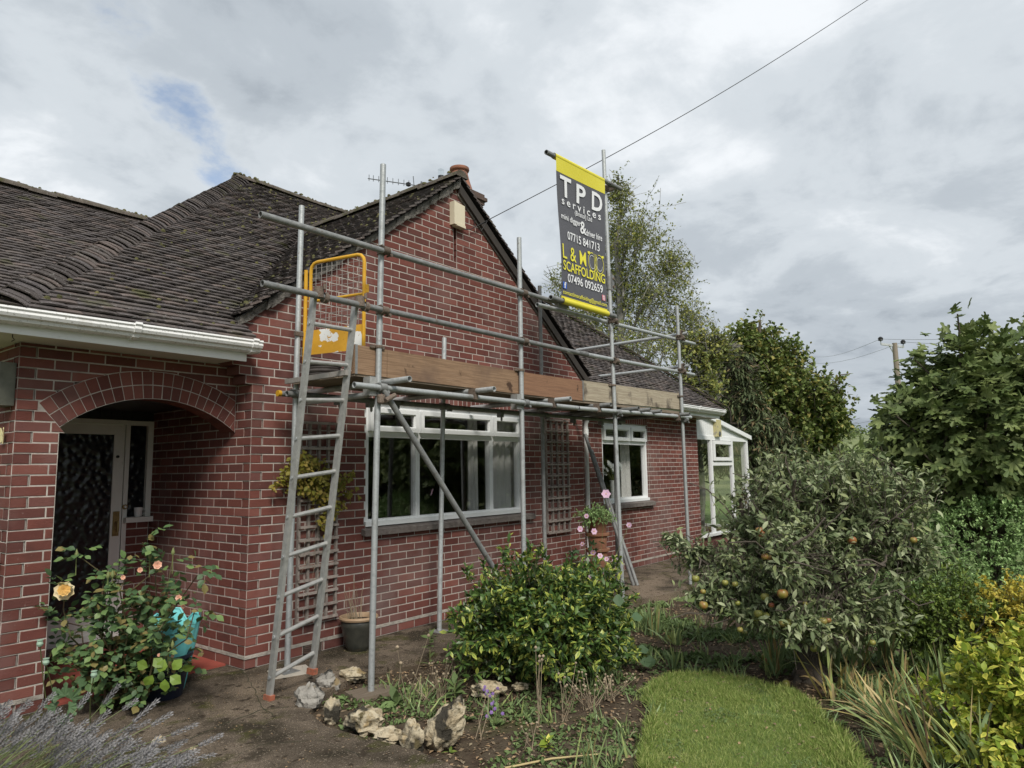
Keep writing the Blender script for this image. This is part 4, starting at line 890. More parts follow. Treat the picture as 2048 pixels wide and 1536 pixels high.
toe(.17, .50, 2.258, 2.257, 'plank', [(.185, 2.258)]); toe(.505, 2.3, 2.256, 2.254, 'plank', []); toe(2.305, 3.44, 2.254, 2.262, 'plank_red', []); toe(3.46, 6.05, 2.268, 2.31, 'plank_pale', [(3.45, 2.265)])
# couplers
def coupler_mesh():
    m = MB(); m.lathe((0, 0, -.03), [(.031, 0), (.034, .004), (.034, .056), (.031, .06)], 14); m.tube([(-.032, -.052, 0), (.032, -.052, 0)], .034, 12)
    m.obox((.0, -.026, 0), (.026, 0, 0), (0, .026, 0), (0, 0, .028)); m.tube([(.045, -.075, -.035), (.045, -.02, -.035)], .008, 6); m.tube([(-.045, -.07, .03), (-.045, -.005, .03)], .008, 6)
    m.tube([(.045, -.08, -.035), (.045, -.066, -.035)], .014, 6); m.tube([(-.045, -.01, .03), (-.045, .006, .03)], .014, 6); m.tube([(.05, .0, .02), (.05, .045, .02)], .009, 6)
    return m.mesh('coupler', True, 40)
cme = coupler_mesh(); cme.materials.append(MATS['rust']); cmg = cme.copy(); cmg.materials.clear(); cmg.materials.append(MATS['galv_old'])
def coupler(p, rz=0.0, me=None): o = link('coupler', me or cme, None, scaf); o.location = Vector(p)-Vector((0, 0, 0)); o.rotation_euler = (0, 0, rz)
for st in front[:3]:
    for z in (3.28, 2.783): coupler((xat(st, z), YFP, z))
for z in (3.33, 2.85): coupler((xat(front[3], z), YFP, z), 0); coupler((xat(front[3], z+.07)+.02, YFP, z+.075), R(90))
for st in front: coupler((xat(st, 2.158), YFP, 2.158), 0, cmg)
for st in inner: coupler((xat(st, 2.16), YIP, 2.16), 0, cmg)
for st in front: # toe board clips
    x = xat(st, 2.5); m = MB(); m.lathe((x, YFP, 2.478), [(.030, 0), (.033, .012), (.030, .024)], 12); m.obox((x, YFP+.02, 2.492), (.075, 0, 0), (0, .006, 0), (0, 0, .012)); m.build('board_clip', 'rust', scaf)
for x in (1.47, 2.72, 3.62, 5.72):
    m = MB(); m.obox((x, YFP-.05, 2.185), (.022, 0, 0), (0, .04, 0), (0, 0, .05)); m.lathe((x, YFP-.05, 2.12), [(.012, 0), (.012, .03)], 8); m.build('coupler', 'rust', scaf)
for x in (.62, .98, 1.3, 2.9, 4.4, 5.1):
    m = MB(); m.obox((x, YIP-.05, 2.12), (.025, 0, 0), (0, .032, 0), (0, 0, .028)); m.lathe((x+.02, YIP-.05, 2.05), [(.004, 0), (.012, .01), (.012, .06)], 8); m.build('coupler', 'galv_old', scaf)
for st in (front[0], front[1]):   # timber packers clamped beside the standards
    x = xat(st, 2.15)-.075; m = MB(); m.box((x-.035, YFP-.03, 2.09), (x+.035, YFP+.05, 2.24)); m.build('packer', 'alu', scaf)
m = MB(); m.lathe((.37, YR, 2.03), [(.028, 0), (.033, .01), (.033, .06), (.028, .07)], 12); m.tube([(.37, YR-.05, 2.05), (.47, YR-.05, 2.10)], .02, 8); m.build('coupler', 'rust', scaf)
q = (xat(front[2], 3.75), YFP, 3.75); m = MB(); m.lathe((q[0], q[1], 3.66), [(.028, 0), (.032, .01), (.032, .17), (.028, .18)], 12); m.obox((q[0]+.02, YFP-.035, 3.75), (.028, 0, 0), (0, .01, 0), (0, 0, .1)); m.build('sleeve_coupler', 'galv_old', scaf)
for z in (3.8, 3.7): m = MB(); m.tube([(q[0]+.02, YFP-.06, z), (q[0]+.02, YFP-.03, z)], .017, 10); m.build('bolt', 'rust', scaf, True)
for (xa, za) in [(f[0][0], -.098) for f in inner]:
    m = MB(); m.box((xa-.075, YIP-.075, -.1), (xa+.075, YIP+.075, -.092)); m.build('base_plate', 'galv_old', scaf)
for x, z in ((3.34, 2.782), (2.93, 3.26)):
    m = MB(); m.tube([(x-.09, YR, z), (x+.09, YR, z+.002)], .029, 12); m.build('sleeve_coupler', 'galv_old', scaf, True)
# sole pieces under two standards
m = MB(); m.obox((.335, YFP, -.165), (.16, -.04, .0), (.03, .11, 0), (0, 0, .03)); tag(m.build('sole_board', 'board'), 'weathered timber offcut under a scaffold pole among the rocks', 'timber block')
q = (inner[0][0][0], YIP); m = MB(); m.obox((q[0]+.02, q[1]-.02, -.0985), (.15, -.05, 0), (.05, .13, 0), (0, 0, .0022)); tag(m.build('sole_card', 'sole_card'), 'pale flat board under the scaffold foot behind the ladder', 'board')
# loose tubes leaning on the wall
for (u, v, uu, vv), lab in zip(((1170, 868, 1267, 1171), (1183, 900, 1275, 1171)), ('grey scaffold tube leaning to the wall, nearer the downpipe', 'grey scaffold tube leaning to the wall, nearer the small window')):
    a = atz(uu, vv, -.1); b = aty(u, v, .06); m = MB(); m.cur = random.random(); m.tube([a, b], TR, 16, hollow=.16); tag(m.build('scaffold_tube', 'galv_old', None, True, 40), lab, 'pole', 'loose scaffold tubes')

# ---------------------------------------------------------------- ladder
lf, rf = atz(538, 1398, -.095), atz(623, 1368, -.095)
lf = np.array([-.31, -.83, -.098]); rf = np.array([.075, -.80, -.005]); lt = np.array([-.235, YR+.06, 2.80]); rt = np.array([.15, YR+.06, 2.80])
lad = thing('ladder', (-.1, -.85, -.1), 'weathered aluminium ladder tied to the scaffold rail', 'ladder')
for a, b in ((lf, lt), (rf, rt)):
    m = MB(); d = b-a; m.bar(a, b, .054, .026, up=(0, 1, 0)); st = m.build('stile', 'alu', lad)
    m = MB(); c = a+np.array([0, 0, .012]); m.obox(c, (.02, 0, 0), (0, .042, 0), (0, -.004, .022)); m.build('foot', 'orange', lad)
    for i in range(10):
        t = (i+.55)/10.3; c = a+d*t+np.array([-.016, -.0, 0]); m = MB(); m.tube([c, c+np.array([-.006, 0, 0])], .013, 10, hollow=0); m.build('rivet', 'galv', st, True)
for i in range(10):
    t = (i+.55)/10.3; m = MB(); a, b = lf+(lt-lf)*t, rf+(rt-rf)*t; m.tube([a, b], .0165, 10); m.build('rung', 'alu', lad, True)
for c in (lt, rt):
    m = MB(); m.tube([c+np.array([.0, -.06, -.03]), c+np.array([0, -.06, .05])], .036, 12); m.tube([c+np.array([.04, -.055, -.02]), c+np.array([.075, -.055, -.02])], .04, 12); m.tube([c+np.array([.02, -.1, .03]), c+np.array([.02, -.1, .07])], .012, 6); m.build('clamp', 'rust', lad, True)

# ---------------------------------------------------------------- yellow ladder gate
gp = np.array([.31, -.40]); g0 = np.array([.27, -.42]); g1 = np.array([.39, -.98]); gx = (g1-g0); gw = np.linalg.norm(gx); gx /= gw
G3 = lambda s, z: np.array([g0[0]+gx[0]*s, g0[1]+gx[1]*s, z])
zt0, zb0 = 3.30, 2.50
gate = thing('ladder_gate', (g0[0], g0[1], zb0), 'yellow wire mesh safety gate with torn stickers at the ladder head', 'gate')
r_ = .07; pts = [G3(0, zb0), G3(0, zt0-r_)]+[G3(r_*(1-math.cos(a)), zt0-r_+r_*math.sin(a)) for a in (R(30), R(60), R(90))]+[G3(gw-r_*(1-math.sin(a)), zt0-r_+r_*math.cos(a)) for a in (0, R(30), R(60), R(90))]+[G3(gw, zb0)]
m = MB(); m.tube(pts, .0155, 10); fr = m.build('frame', 'yellow', gate, True)
m = MB(); m.tube([G3(0, 2.96), G3(gw, 2.96)], .012, 8); m.build('cross_bar', 'yellow', gate, True)
for i in range(9): m = MB(); s = gw*(i+1)/10; m.tube([G3(s, 2.71), G3(s+.004*math.sin(i), zt0-.02)], .0024, 5); m.build('wire', 'wire_mesh', gate)
for i in range(12): m = MB(); z = 2.75+i*.045; m.tube([G3(.01, z), G3(gw*.5, z+.004*math.sin(i*2)), G3(gw-.01, z)], .0024, 5); m.build('wire', 'wire_mesh', gate)
m = MB(); c = G3(gw/2, 2.60); m.obox(c, np.array([*(gx*gw/2), 0]), np.array([-gx[1], gx[0], 0])*.003, (0, 0, .105)); m.build('sticker_plate', 'yellow_plate', gate)
m = MB(); c = G3(gw+.025, 3.0); m.obox(c, np.array([*(gx*.022), 0]), np.array([-gx[1], gx[0], 0])*.003, (0, 0, .035)); m.build('latch', 'yellow', gate)
m = MB(); hx = inner[0][0][0]+.085; m.tube([(hx, YIP-.03, 2.42), (hx, YIP-.03, 3.25)], .017, 10); m.tube([(hx+.035, YIP-.05, 2.55), (hx+.035, YIP-.05, 3.1)], .012, 10); hp = m.build('hinge_post', 'yellow', gate, True)
for z in (3.06, 2.68): m = MB(); m.obox((hx-.02, YIP-.02, z), (.075, 0, 0), (0, .014, 0), (0, 0, .018)); m.build('hinge_clamp', 'rust', hp)
q = atx(648, 748, .24); q[2] = 2.279; m = MB()
for i, (rr, z) in enumerate(((.125, .012), (.135, .04), (.12, .068), (.13, .094))): m.tube([q+np.array([rr*math.cos(a), rr*math.sin(a), z]) for a in np.linspace(0, 2*math.pi*.98, 26)], .015, 8)
tag(m.build('hose_coil', 'coil', None, True), 'dark coiled hose lying on the scaffold platform below the yellow gate', 'hose')

# ---------------------------------------------------------------- banner
YB = -1.285; ban = thing('banner', (3.33, YB, 3.25), 'charcoal advertising banner with yellow hems hung high on the scaffold', 'banner')
tl, tr_, br_, bl = np.array([2.80, YB, 4.90]), np.array([3.84, YB, 4.945]), np.array([3.80, YB, 3.285]), np.array([2.835, YB, 3.275])
def bp(s, t, d=0.0):     # s across, t up the cloth, slightly sagging
    a = bl+(br_-bl)*s; b = tl+(tr_-tl)*s; sag = .018*math.sin(math.pi*s)*math.sin(math.pi*t)-.012*math.sin(2*math.pi*t)*(1-s); pull = .03*math.sin(math.pi*t)*(1-2*s)*.6
    return a+(b-a)*t+np.array([pull, sag-d, 0])
m = MB(); ns, ntt = 14, 22; v = [bp(i/ns, .03+.97*j/ntt*.91) for j in range(ntt+1) for i in range(ns+1)]
m.add(v, [(j*(ns+1)+i, j*(ns+1)+i+1, (j+1)*(ns+1)+i+1, (j+1)*(ns+1)+i) for j in range(ntt) for i in range(ns)]); cloth = m.build('cloth', 'banner', ban, True, 180)
m = MB(); v = [bp(i/ns, t, .002) for t in (.905, .955, 1.0) for i in range(ns+1)]; m.add(v, [(j*(ns+1)+i, j*(ns+1)+i+1, (j+1)*(ns+1)+i+1, (j+1)*(ns+1)+i) for j in range(2) for i in range(ns)])
m.tube([bp(0, 1)+np.array([0, .03, .02]), bp(1, 1)+np.array([0, .03, .02])], .034, 12, cap=False); m.build('top_hem', 'banner_yellow', ban, True, 60)
m = MB(); m.tube([bp(0, .012)+np.array([.02, .0, 0]), bp(1, .012)+np.array([.0, .0, 0])], .035, 14, cap=False); m.add([bp(i/ns, t, .002) for t in (.02, .045) for i in range(ns+1)], [(i, i+1, ns+2+i, ns+1+i) for i in range(ns)]); m.build('bottom_hem', 'banner_yellow', ban, True, 60)
for p_, q_ in (((2.66, YB+.03, 4.912), (4.28, YB+.03, 5.0)), ((2.64, YB, 3.292), (3.98, YB, 3.305))):
    m = MB(); m.cur = .3; m.tube([p_, q_], .027, 16, hollow=.2); m.build('hanging_tube', 'galv_old', ban, True, 40)
m = MB(); m.tube([(xat(front[2], 4.96)-.02, YFP-.03, 4.93), (xat(front[2], 4.96)+.09, YFP-.05, 4.98)], .045, 10); m.lathe((xat(front[2], 4.96), YFP, 4.92), [(.034, 0), (.036, .07)], 12); m.build('clamp', 'rust', ban, True)
def text(body, s0, t0, height, width, material, spacing=1.0, bold=0.0, name='lettering'):
    """flat print on the cloth: s0,t0 lower-left in cloth units, sizes in metres"""
    cu = bpy.data.curves.new('t', 'FONT'); cu.body = body; cu.space_character = spacing; cu.offset = bold; cu.resolution_u = 3; ob = bpy.data.objects.new('t', cu); col.objects.link(ob)
    dg = bpy.context.evaluated_depsgraph_get(); me = bpy.data.meshes.new_from_object(ob.evaluated_get(dg)); bpy.data.objects.remove(ob)
    V = np.array([q.co[:] for q in me.vertices]); mn, mx_ = V.min(0), V.max(0); V[:, 0] = (V[:, 0]-mn[0])/(mx_[0]-mn[0])*width; V[:, 1] = (V[:, 1]-(mn[1] if height > 0 else 0))/(mx_[1]-mn[1])*abs(height)
    W = [tuple(bp(s0+x/1.0, t0+y/1.64, .0095)) for x, y, z in V]; me2 = bpy.data.meshes.new(name); me2.from_pydata(W, [], [tuple(f.vertices) for f in me.polygons]); me2.update(); bpy.data.meshes.remove(me)
    me2.materials.append(MATS[material]); return link(name, me2, None, ban)
text('T', .06, .745, .235, .22, 'print_white', 1, .022); text('P', .39, .745, .225, .19, 'print_white', 1, .022); text('D', .71, .745, .225, .22, 'print_white', 1, .022)
text('services', .08, .688, .085, .82, 'print_white', 1.5, .010); text('(Bristol) Ltd', .35, .640, .075, .36, 'print_white', 1, .006)
text('mini digger', .05, .572, .085, .42, 'print_white', 1, .010); text('&', .455, .535, .15, .13, 'print_white', 1, .012); text('driver hire', .58, .535, .075, .34, 'print_white', 1, .010)
text('07715 841713', .16, .450, .098, .70, 'print_white', 1, .010); text('L & M', .03, .305, .165, .52, 'print_yellow', 1.05, .004)
text('SCAFFOLDING', .03, .225, .112, .93, 'print_yellow', 1, .012); text('07496 092659', .12, .150, .096, .78, 'print_white', 1, .010); text('contactlmscaffolding@gmail.com', .02, .052, .062, .96, 'print_yellow', 1, .006)
def flat(pts, material, name, d=.0085, parent=ban): mm = MB(); mm.add([bp(s, t, d) for s, t in pts], [tuple(range(len(pts)))]); return mm.build(name, material, parent)
b = flat([(.02, .098), (.10, .098), (.10, .142), (.02, .142)], 'print_blue', 'social_icon'); text('f', .045, .10, .07, .04, 'print_white', 1, .03)
flat([(.88, .10), (.95, .10), (.95, .14), (.88, .14)], 'print_pink', 'social_icon')
def ringp(cs, ct, r0, r1, a0, a1, material, n=26, d=.0095):
    mm = MB(); V = []
    for i in range(n+1):
        a = a0+(a1-a0)*i/n
        for rr in (r0, r1): V.append(bp(cs+rr*math.cos(a), ct+rr*math.sin(a)/1.64*1.25, d))
    mm.add(V, [(2*i, 2*i+1, 2*i+3, 2*i+2) for i in range(n)]); return mm.build('emblem', material, ban)
ringp(.915, .12, .010, .016, 0, 2*math.pi, 'print_white', d=.0105); 
for (r0, r1) in ((.022, .026),): ringp(.915, .12, r0, r1, 0, 2*math.pi, 'print_white', d=.0105)
for cs, a0 in ((.69, R(60)), (.85, R(-240))):
    sgn = 1 if cs < .75 else -1
    ringp(cs, .355, .085, .092, R(75) if sgn > 0 else R(-225), R(345) if sgn > 0 else R(105), 'print_yellow'); ringp(cs, .355, .06, .066, R(60), R(350), 'print_grey')
for x in (.735, .762, .79): flat([(x-.003, .29), (x+.003, .29), (x+.003, .42), (x-.003, .42)], 'print_yellow', 'emblem', .0095)
for x in (.62, .92): flat([(x-.02, .405), (x+.03, .412), (x+.02, .427), (x-.025, .423)], 'print_yellow', 'emblem', .0095)

# ---------------------------------------------------------------- things fixed to the house
a_, b_ = aty(903, 402, -.11), aty(930, 452, -.11); box = thing('bird_box', ((a_[0]+b_[0])/2, 0, 4.36), 'cream wooden nest box under the gable peak', 'nest box')
x0, x1, z0, z1 = aty(902, 430, -.02)[0], aty(930, 430, -.075)[0], 4.335, 4.61
m = MB(); m.prism([(x0, -.075, z0), (x1, -.075, z0), (x1, -.075, z1-.02), (x0, -.075, z1)], (0, .074, 0)); m.build('body', 'cream_box', box)
m = MB(); m.prism([(x0+.04, -.082, z0-.012), (x1+.004, -.082, z0-.018), (x1+.004, -.082, z0+.015), (x0+.04, -.082, z0+.02)], (0, .08, 0)); m.build('base_board', 'cream_box', box)
q = np.array([2.78, -.02, 4.33]); m = MB(); m.tube([q+np.array([-.1, .0, .0]), q+np.array([0, -.02, .02]), aty(976, 440, -.06)], .005, 6)
e = aty(976, 440, -.06); f = atd(1735, 0, 11.0); f2 = atd(1990, -140, 16.0); pts = [e+(f-e)*t+np.array([0, 0, -.12*math.sin(math.pi*t)]) for t in np.linspace(0, 1, 16)]+[f2]
m.tube(pts, .0055, 6); tag(m.build('telephone_cable', 'cable', None, True), 'black telephone cable running from the gable up across the sky', 'cable')
q = aty(950, 455, -.01); m = MB(); m.tube([q+np.array([.0, -.01, .1]), q+np.array([-.04, -.02, .08]), q+np.array([-.03, -.02, 0]), q+np.array([.08, -.03, -.03]), aty(976, 440, -.06)], .004, 6); m.build('cable_loop', 'cable', [o for o in col.objects if o.name == 'telephone_cable'][0], True)
# aerial on a mast behind the gable roof
mp_ = atd(843, 372, 12.5); ae = thing('tv_aerial', tuple(mp_+np.array([0, 0, -2.2])), 'thin television aerial on a mast behind the gable roof', 'aerial')
m = MB(); m.tube([mp_+np.array([0, 0, -2.2]), mp_+np.array([0, 0, .08])], .016, 8); m.build('mast', 'steel_dark', ae, True)
p0, p1 = atd(736, 357, 12.9), atd(846, 373, 12.5); dd = p1-p0; m = MB(); m.tube([p0, p1], .009, 6); m.build('boom', 'steel_dark', ae, True)
for t in (0.02, .1, .2, .36, .46, .56, .66, .75): c = p0+dd*t; m = MB(); m.tube([c+np.array([0, 0, -.04]), c+np.array([0, 0, .075])], .006, 5); m.build('element', 'steel_dark', ae)
c = p0+dd*.84; m = MB(); m.tube([c+np.array([0, .02, -.17]), c+np.array([0, 0, 0]), c+np.array([0, .02, .17])], .008, 5); m.build('reflector', 'steel_dark', ae); c = p0+dd*.74; m = MB(); m.box(c-.03, c+.03); m.build('junction_box', 'black', ae)
# porch wall lamp and butterfly ornaments
q = atx(8, 770, XP-.04); lm = thing('wall_lamp', (XP-.05, q[1], q[2]-.12), 'bronze box lantern fixed to the porch pier', 'lamp'); y = q[1]
m = MB(); m.box((XP-.10, y-.10, q[2]-.15), (XP-.002, y+.10, q[2]+.15)); m.build('housing', 'lamp_bronze', lm); m = MB(); m.box((XP-.107, y-.075, q[2]-.10), (XP-.1, y+.06, q[2]+.11)); m.build('lens', 'lamp_glass', lm)
def butterfly(q, lab):
    t = thing('butterfly_ornament', tuple(q), lab, 'ornament')
    for s in (-1, 1):
        m = MB(); P = [(0, -.03), (.028*s, -.05), (.03*s, -.01), (.045*s, .05), (.03*s, .062), (.004*s, .01)]; m.prism([(q[0]-.01-abs(a)*.35, q[1]+a, q[2]+b) for a, b in P], (-.006, 0, 0)); m.build('wing', 'ornament', t)
    m = MB(); m.tube([(q[0]-.014, q[1], q[2]-.05), (q[0]-.014, q[1], q[2]+.03)], .006, 6); m.build('body', 'ornament', t)
butterfly(atx(11, 873, XP-.005), 'pale yellow butterfly ornament on the porch pier just below the lantern'); butterfly(atx(0, 1128, XP-.005), 'pale yellow butterfly ornament low on the porch pier')
# porch floor and step
m = MB(); m.box((XJ-.1, .28, -.2), (-.002, YD, -.085)); tag(m.build('porch_floor', 'quarry'), kind='structure')
m = MB(); m.box((-1.3, 1.42, -.085), (-.27, YD-.04, .0)); st = tag(m.build('door_step', 'maroon'), kind='structure')
m = MB(); m.lathe((-.125, YD-.045, 1.099), [(.028, 0), (.034, .01), (.040, .09), (.037, .09), (.03, .012)], 16); mug = m.build('mug', 'white_cup', None, True); tag(mug, 'white mug standing on the sill beside the front door', 'mug')
m = MB(); m.tube([(-.09, YD-.055, 1.175), (-.065, YD-.06, 1.165), (-.065, YD-.06, 1.135), (-.09, YD-.055, 1.12)], .005, 6); m.build('handle', 'white_cup', mug, True)

# ---------------------------------------------------------------- trellises
def trellis(name, x0, x1, z0, z1, ncol, nrow, lab, y=-.018):
    t = thing(name, ((x0+x1)/2, 0, z0), lab, 'trellis', 'wooden trellises on the gable wall'); bw = .022
    for i in range(ncol): x = x0+bw/2+(x1-x0-bw)*i/(ncol-1); m = MB(); m.cur = random.random(); m.box((x-bw/2, y-.012, z0), (x+bw/2, y+.016, z1)); m.build('upright', 'trellis', t)
    for j in range(nrow): z = z0+bw/2+(z1-z0-bw)*j/(nrow-1); m = MB(); m.cur = random.random(); m.box((x0, y-.03, z-bw/2), (x1, y-.012, z+bw/2)); m.build('slat', 'trellis', t)
trellis('trellis', .47, .90, .19, 1.96, 5, 16, 'weathered trellis behind the ladder with a climber on it'); trellis('trellis', 4.26, 4.80, .66, 2.16, 5, 11, 'dark wooden trellis between the big window and the downpipe')

# ---------------------------------------------------------------- pots and planters
pq = atz(706, 1303, -.1); pot = thing('potted_plant', tuple(pq), 'dark ribbed glazed pot with dry stems against the wall', 'potted plant'); pq = np.array([1.0, -.22, -.1])
pot.location = pq; ORIG[pot.name] = tuple(pq)
prof = [(.095, 0), (.105, .02)]+[(.11+.05*t+.003*(i % 2), .03+.2*t) for i, t in enumerate(np.linspace(0, 1, 15))]+[(.158, .25)]
m = MB(); m.lathe(pq, prof+[(.15, .27)], 26); po = m.build('pot', 'pot_green', pot, True, 60); m = MB(); m.lathe(pq, [(.150, .262), (.172, .27), (.178, .285), (.172, .298), (.155, .30), (.148, .285), (.145, .255)], 28); m.build('rim', 'pot_rim', po, True)
m = MB(); m.lathe(pq, [(.0, .262), (.147, .258)], 20); m.build('soil', 'soil', pot)
for i in range(16):
    a = random.uniform(0, 6.28); r0 = random.uniform(0, .08); b = pq+np.array([r0*math.cos(a)-.03, r0*math.sin(a), .25]); h = random.uniform(.12, .42); ln_ = np.array([random.uniform(-.16, .06), random.uniform(-.06, .06), h])
    m = MB(); m.tube([b, b+ln_*.5+np.array([random.uniform(-.01, .01), 0, .02]), b+ln_], [.003, .0025, .0012], 5); m.build('dry_stem', 'dry', pot)
# turquoise tub and dark blue pot by the porch
bq = np.array([-.72, -.12, -.1]); m = MB(); m.lathe(bq, [(.125, 0), (.13, .01), (.175, .27), (.19, .275), (.19, .30), (.18, .30), (.165, .275), (.12, .03), (0, .03)], 26); tag(m.build('flower_pot', 'pot_blue', None, True, 50), 'dark blue flower pot standing on the path under the roses', 'flower pot')
tq = np.array([-.60, .02, -.1]); tt = thing('tub', tuple(tq), 'turquoise ribbed tub with a torn rim behind the rose bush', 'tub'); m = MB(); n = 22; V = []
for z, r0 in ((0, .10), (.30, .165), (.52, .20)):
    for k in range(n):
        a = 2*math.pi*k/n; rr = r0*(1+.02*(k % 2)); zz_ = z+(.035*math.sin(k*2.3)+.03*math.sin(k*5.1) if z > .4 else 0); V.append(tq+np.array([rr*math.cos(a), rr*math.sin(a), zz_]))
m.add(V, [(i*n+k, i*n+(k+1) % n, (i+1)*n+(k+1) % n, (i+1)*n+k) for i in range(2) for k in range(n)]+[tuple(range(n))]); m.build('body', 'turquoise', tt)
m = MB(); V2 = V[2*n:]; m.tube([q+np.array([0, 0, 0]) for q in V2[:16]], .009, 6); m.build('rim', 'turquoise', tt, True)
# tall terracotta tower planter with trailing plant
kq = aty(1197, 1150, -.62); kq = np.array([kq[0], -.62, -.1]); tp = thing('tower_planter', tuple(kq), 'tall stacked terracotta planter between two scaffold poles', 'planter')
z = 0
for i in range(5):
    m = MB(); h = .205; m.lathe(kq+np.array([0, 0, z]), [(.105, 0), (.112, .02), (.122, h-.05), (.15, h-.03), (.155, h), (.135, h+.004), (.11, h-.02)], 22); m.build('tier', 'terracotta', tp, True, 40); z += h-.012
PLANTER_TOP = kq+np.array([0, 0, z])
# vase of white flowers inside the small window
vq = np.array([6.98, YS+.32, 1.0]); va = thing('vase', tuple(vq), 'glass vase of white flowers on the inner sill of the small window', 'vase'); m = MB(); m.lathe(vq, [(.06, 0), (.07, .03), (.06, .15), (.075, .28), (.08, .3), (.07, .3), (.05, .15), (.0, .02)], 18); m.build('body', 'petal_white', va, True)
for i in range(26):
    d = np.array([random.gauss(0, .12), random.gauss(0, .05), random.uniform(.08, .3)]); c = vq+np.array([0, 0, .3])+d
    m = MB(); m.tube([vq+np.array([0, 0, .25]), c], .003, 4); m.build('stem', 'stem_green', va); m = MB()
    for k in range(6):
        a = 2*math.pi*k/6+i; e = np.array([math.cos(a), .3*math.sin(a), .8*math.sin(a)])*.055; s = np.array([-math.sin(a), 0, math.cos(a)])*.018; m.add([c, c+e*.6+s, c+e, c+e*.6-s], [(0, 1, 2, 3)])
    m.build('flower', 'petal_white', va)
m = MB(); m.box((5.9, YS+.13, .93), (7.8, YS+.5, .97)); m.build('window_board', 'upvc', house)

# ---------------------------------------------------------------- rocks
ROCKS = [(618, 1424, 62, 62, 'rock_grey', 'grey-white jagged rock under the ladder foot'), (654, 1385, 52, 46, 'rock_grey', 'dark speckled rock between the ladder and the timber offcut'), (706, 1368, 58, 34, 'rock', 'low cream rock behind the timber offcut'),
 (664, 1450, 36, 62, 'rock', 'narrow cream rock standing beside the ladder rock'), (728, 1468, 84, 62, 'rock', 'broad cream rock with a mossy base at the bed corner'), (778, 1487, 62, 34, 'rock', 'slim tan rock lying at the edge of the concrete'),
 (826, 1508, 50, 82, 'rock', 'upright pitted rock at the tip of the bed'), (893, 1492, 96, 96, 'rock', 'large slanted cream rock, the biggest edging the bed'), (975, 1395, 80, 34, 'rock', 'flat brown rock half buried beneath the variegated shrub'), (1040, 1385, 40, 18, 'rock', 'small flat stone in the soil under the shrub'),
 (318, 1500, 30, 26, 'rock', 'small pale stone beneath the lavender spikes'), (385, 1515, 16, 18, 'rock', 'tiny pale stone at the lavender edge'), (1612, 1362, 40, 26, 'rock_brown', 'small brown stone at the foot of the apple trunk')]
for i, (u, v, wp, hp, mt, lab) in enumerate(ROCKS):
    c = atz(u, v-6, -.13); dep = proj(c)[2]; a = wp/FPX*dep/2*.86; h = hp/FPX*dep*.88
    nth, nph = 16, 22; V = []; rs = Vector((i*7.1, i*3.3, 1.7))
    yawr = random.uniform(0, 3.1)
    for j in range(nth+1):
        th = math.pi*j/nth
        for k in range(nph):
            ph = 2*math.pi*k/nph; d = Vector((math.sin(th)*math.cos(ph), math.sin(th)*math.sin(ph), math.cos(th)))
            cell_ = mnoise.cell(d*1.6+rs); rr = 1+.30*mnoise.noise(d*1.5+rs)+.22*mnoise.noise(d*3.4+rs)+.13*mnoise.noise(d*7.5+rs)+.10*(cell_-.5)+.07*mnoise.noise(d*15+rs)
            q = d*rr; tilt = .45*q.x if i == 7 else 0
            x, y, z = q.x*a*1.05, q.y*a*.85, q.z*h*.5
            p = c+AR*x*1.0+np.array([AF[0], AF[1], 0])*y+np.array([0, 0, z+h*.36+tilt*a*(1.4)]); V.append(p)
    F = [(j*nph+k, j*nph+(k+1) % nph, (j+1)*nph+(k+1) % nph, (j+1)*nph+k) for j in range(nth) for k in range(nph)]
    m = MB(); m.add(V, F); tag(m.build('rock', mt, None, True, 28), lab, 'rock', 'rocks edging the flower bed')
# ---------------------------------------------------------------- foliage helpers
def unit(a): a = np.asarray(a, float); return a/(np.linalg.norm(a, axis=-1, keepdims=True)+1e-9)
def T_leaf(wr, fold=.12, droop=.15):
    V = np.array([(0, 0, 0), (wr*.42, .3, fold*.4), (wr*.5, .6, fold*.4-droop*.3), (0, 1, -droop), (-wr*.5, .6, fold*.4-droop*.3), (-wr*.42, .3, fold*.4), (0, .45, 0)], float)
    return V, [(0, 1, 6), (1, 2, 6), (2, 3, 6), (3, 4, 6), (4, 5, 6), (5, 0, 6)], np.array([.3, 1, 1, 1, 1, 1, 0.])
def T_small(wr):
    return np.array([(0, 0, 0), (wr*.5, .5, .06), (0, 1, -.1), (-wr*.5, .5, .06)], float), [(0, 1, 2, 3)], np.array([0, 1, 1, 1.])
def T_fig():
    out = []; 
    for ang, ln in ((-150, .28), (-118, .62), (-88, .45), (-58, .92), (-30, .58), (0, 1.05), (30, .58), (58, .92), (88, .45), (118, .62), (150, .28)):
        a = R(ang); l = ln
        if ln > .5:
            for da in (-13, 0, 13): rr = l*(.88 if da else 1.0); out.append((rr*math.sin(a+R(da)), rr*math.cos(a+R(da))))
        else: out.append((l*math.sin(a), l*math.cos(a)))
    V = [(0, 0, 0)]+[(x*.62, y*.62+.12, -.10*(x*x+y*y)+.05*abs(math.sin(8*math.atan2(x, y)))) for x, y in out]; n = len(out)
    return np.array(V, float)+np.array([0, .1, 0]), [(0, 1+k, 1+(k+1) % n) for k in range(n)], np.array([1.0]+[0.0]*n)
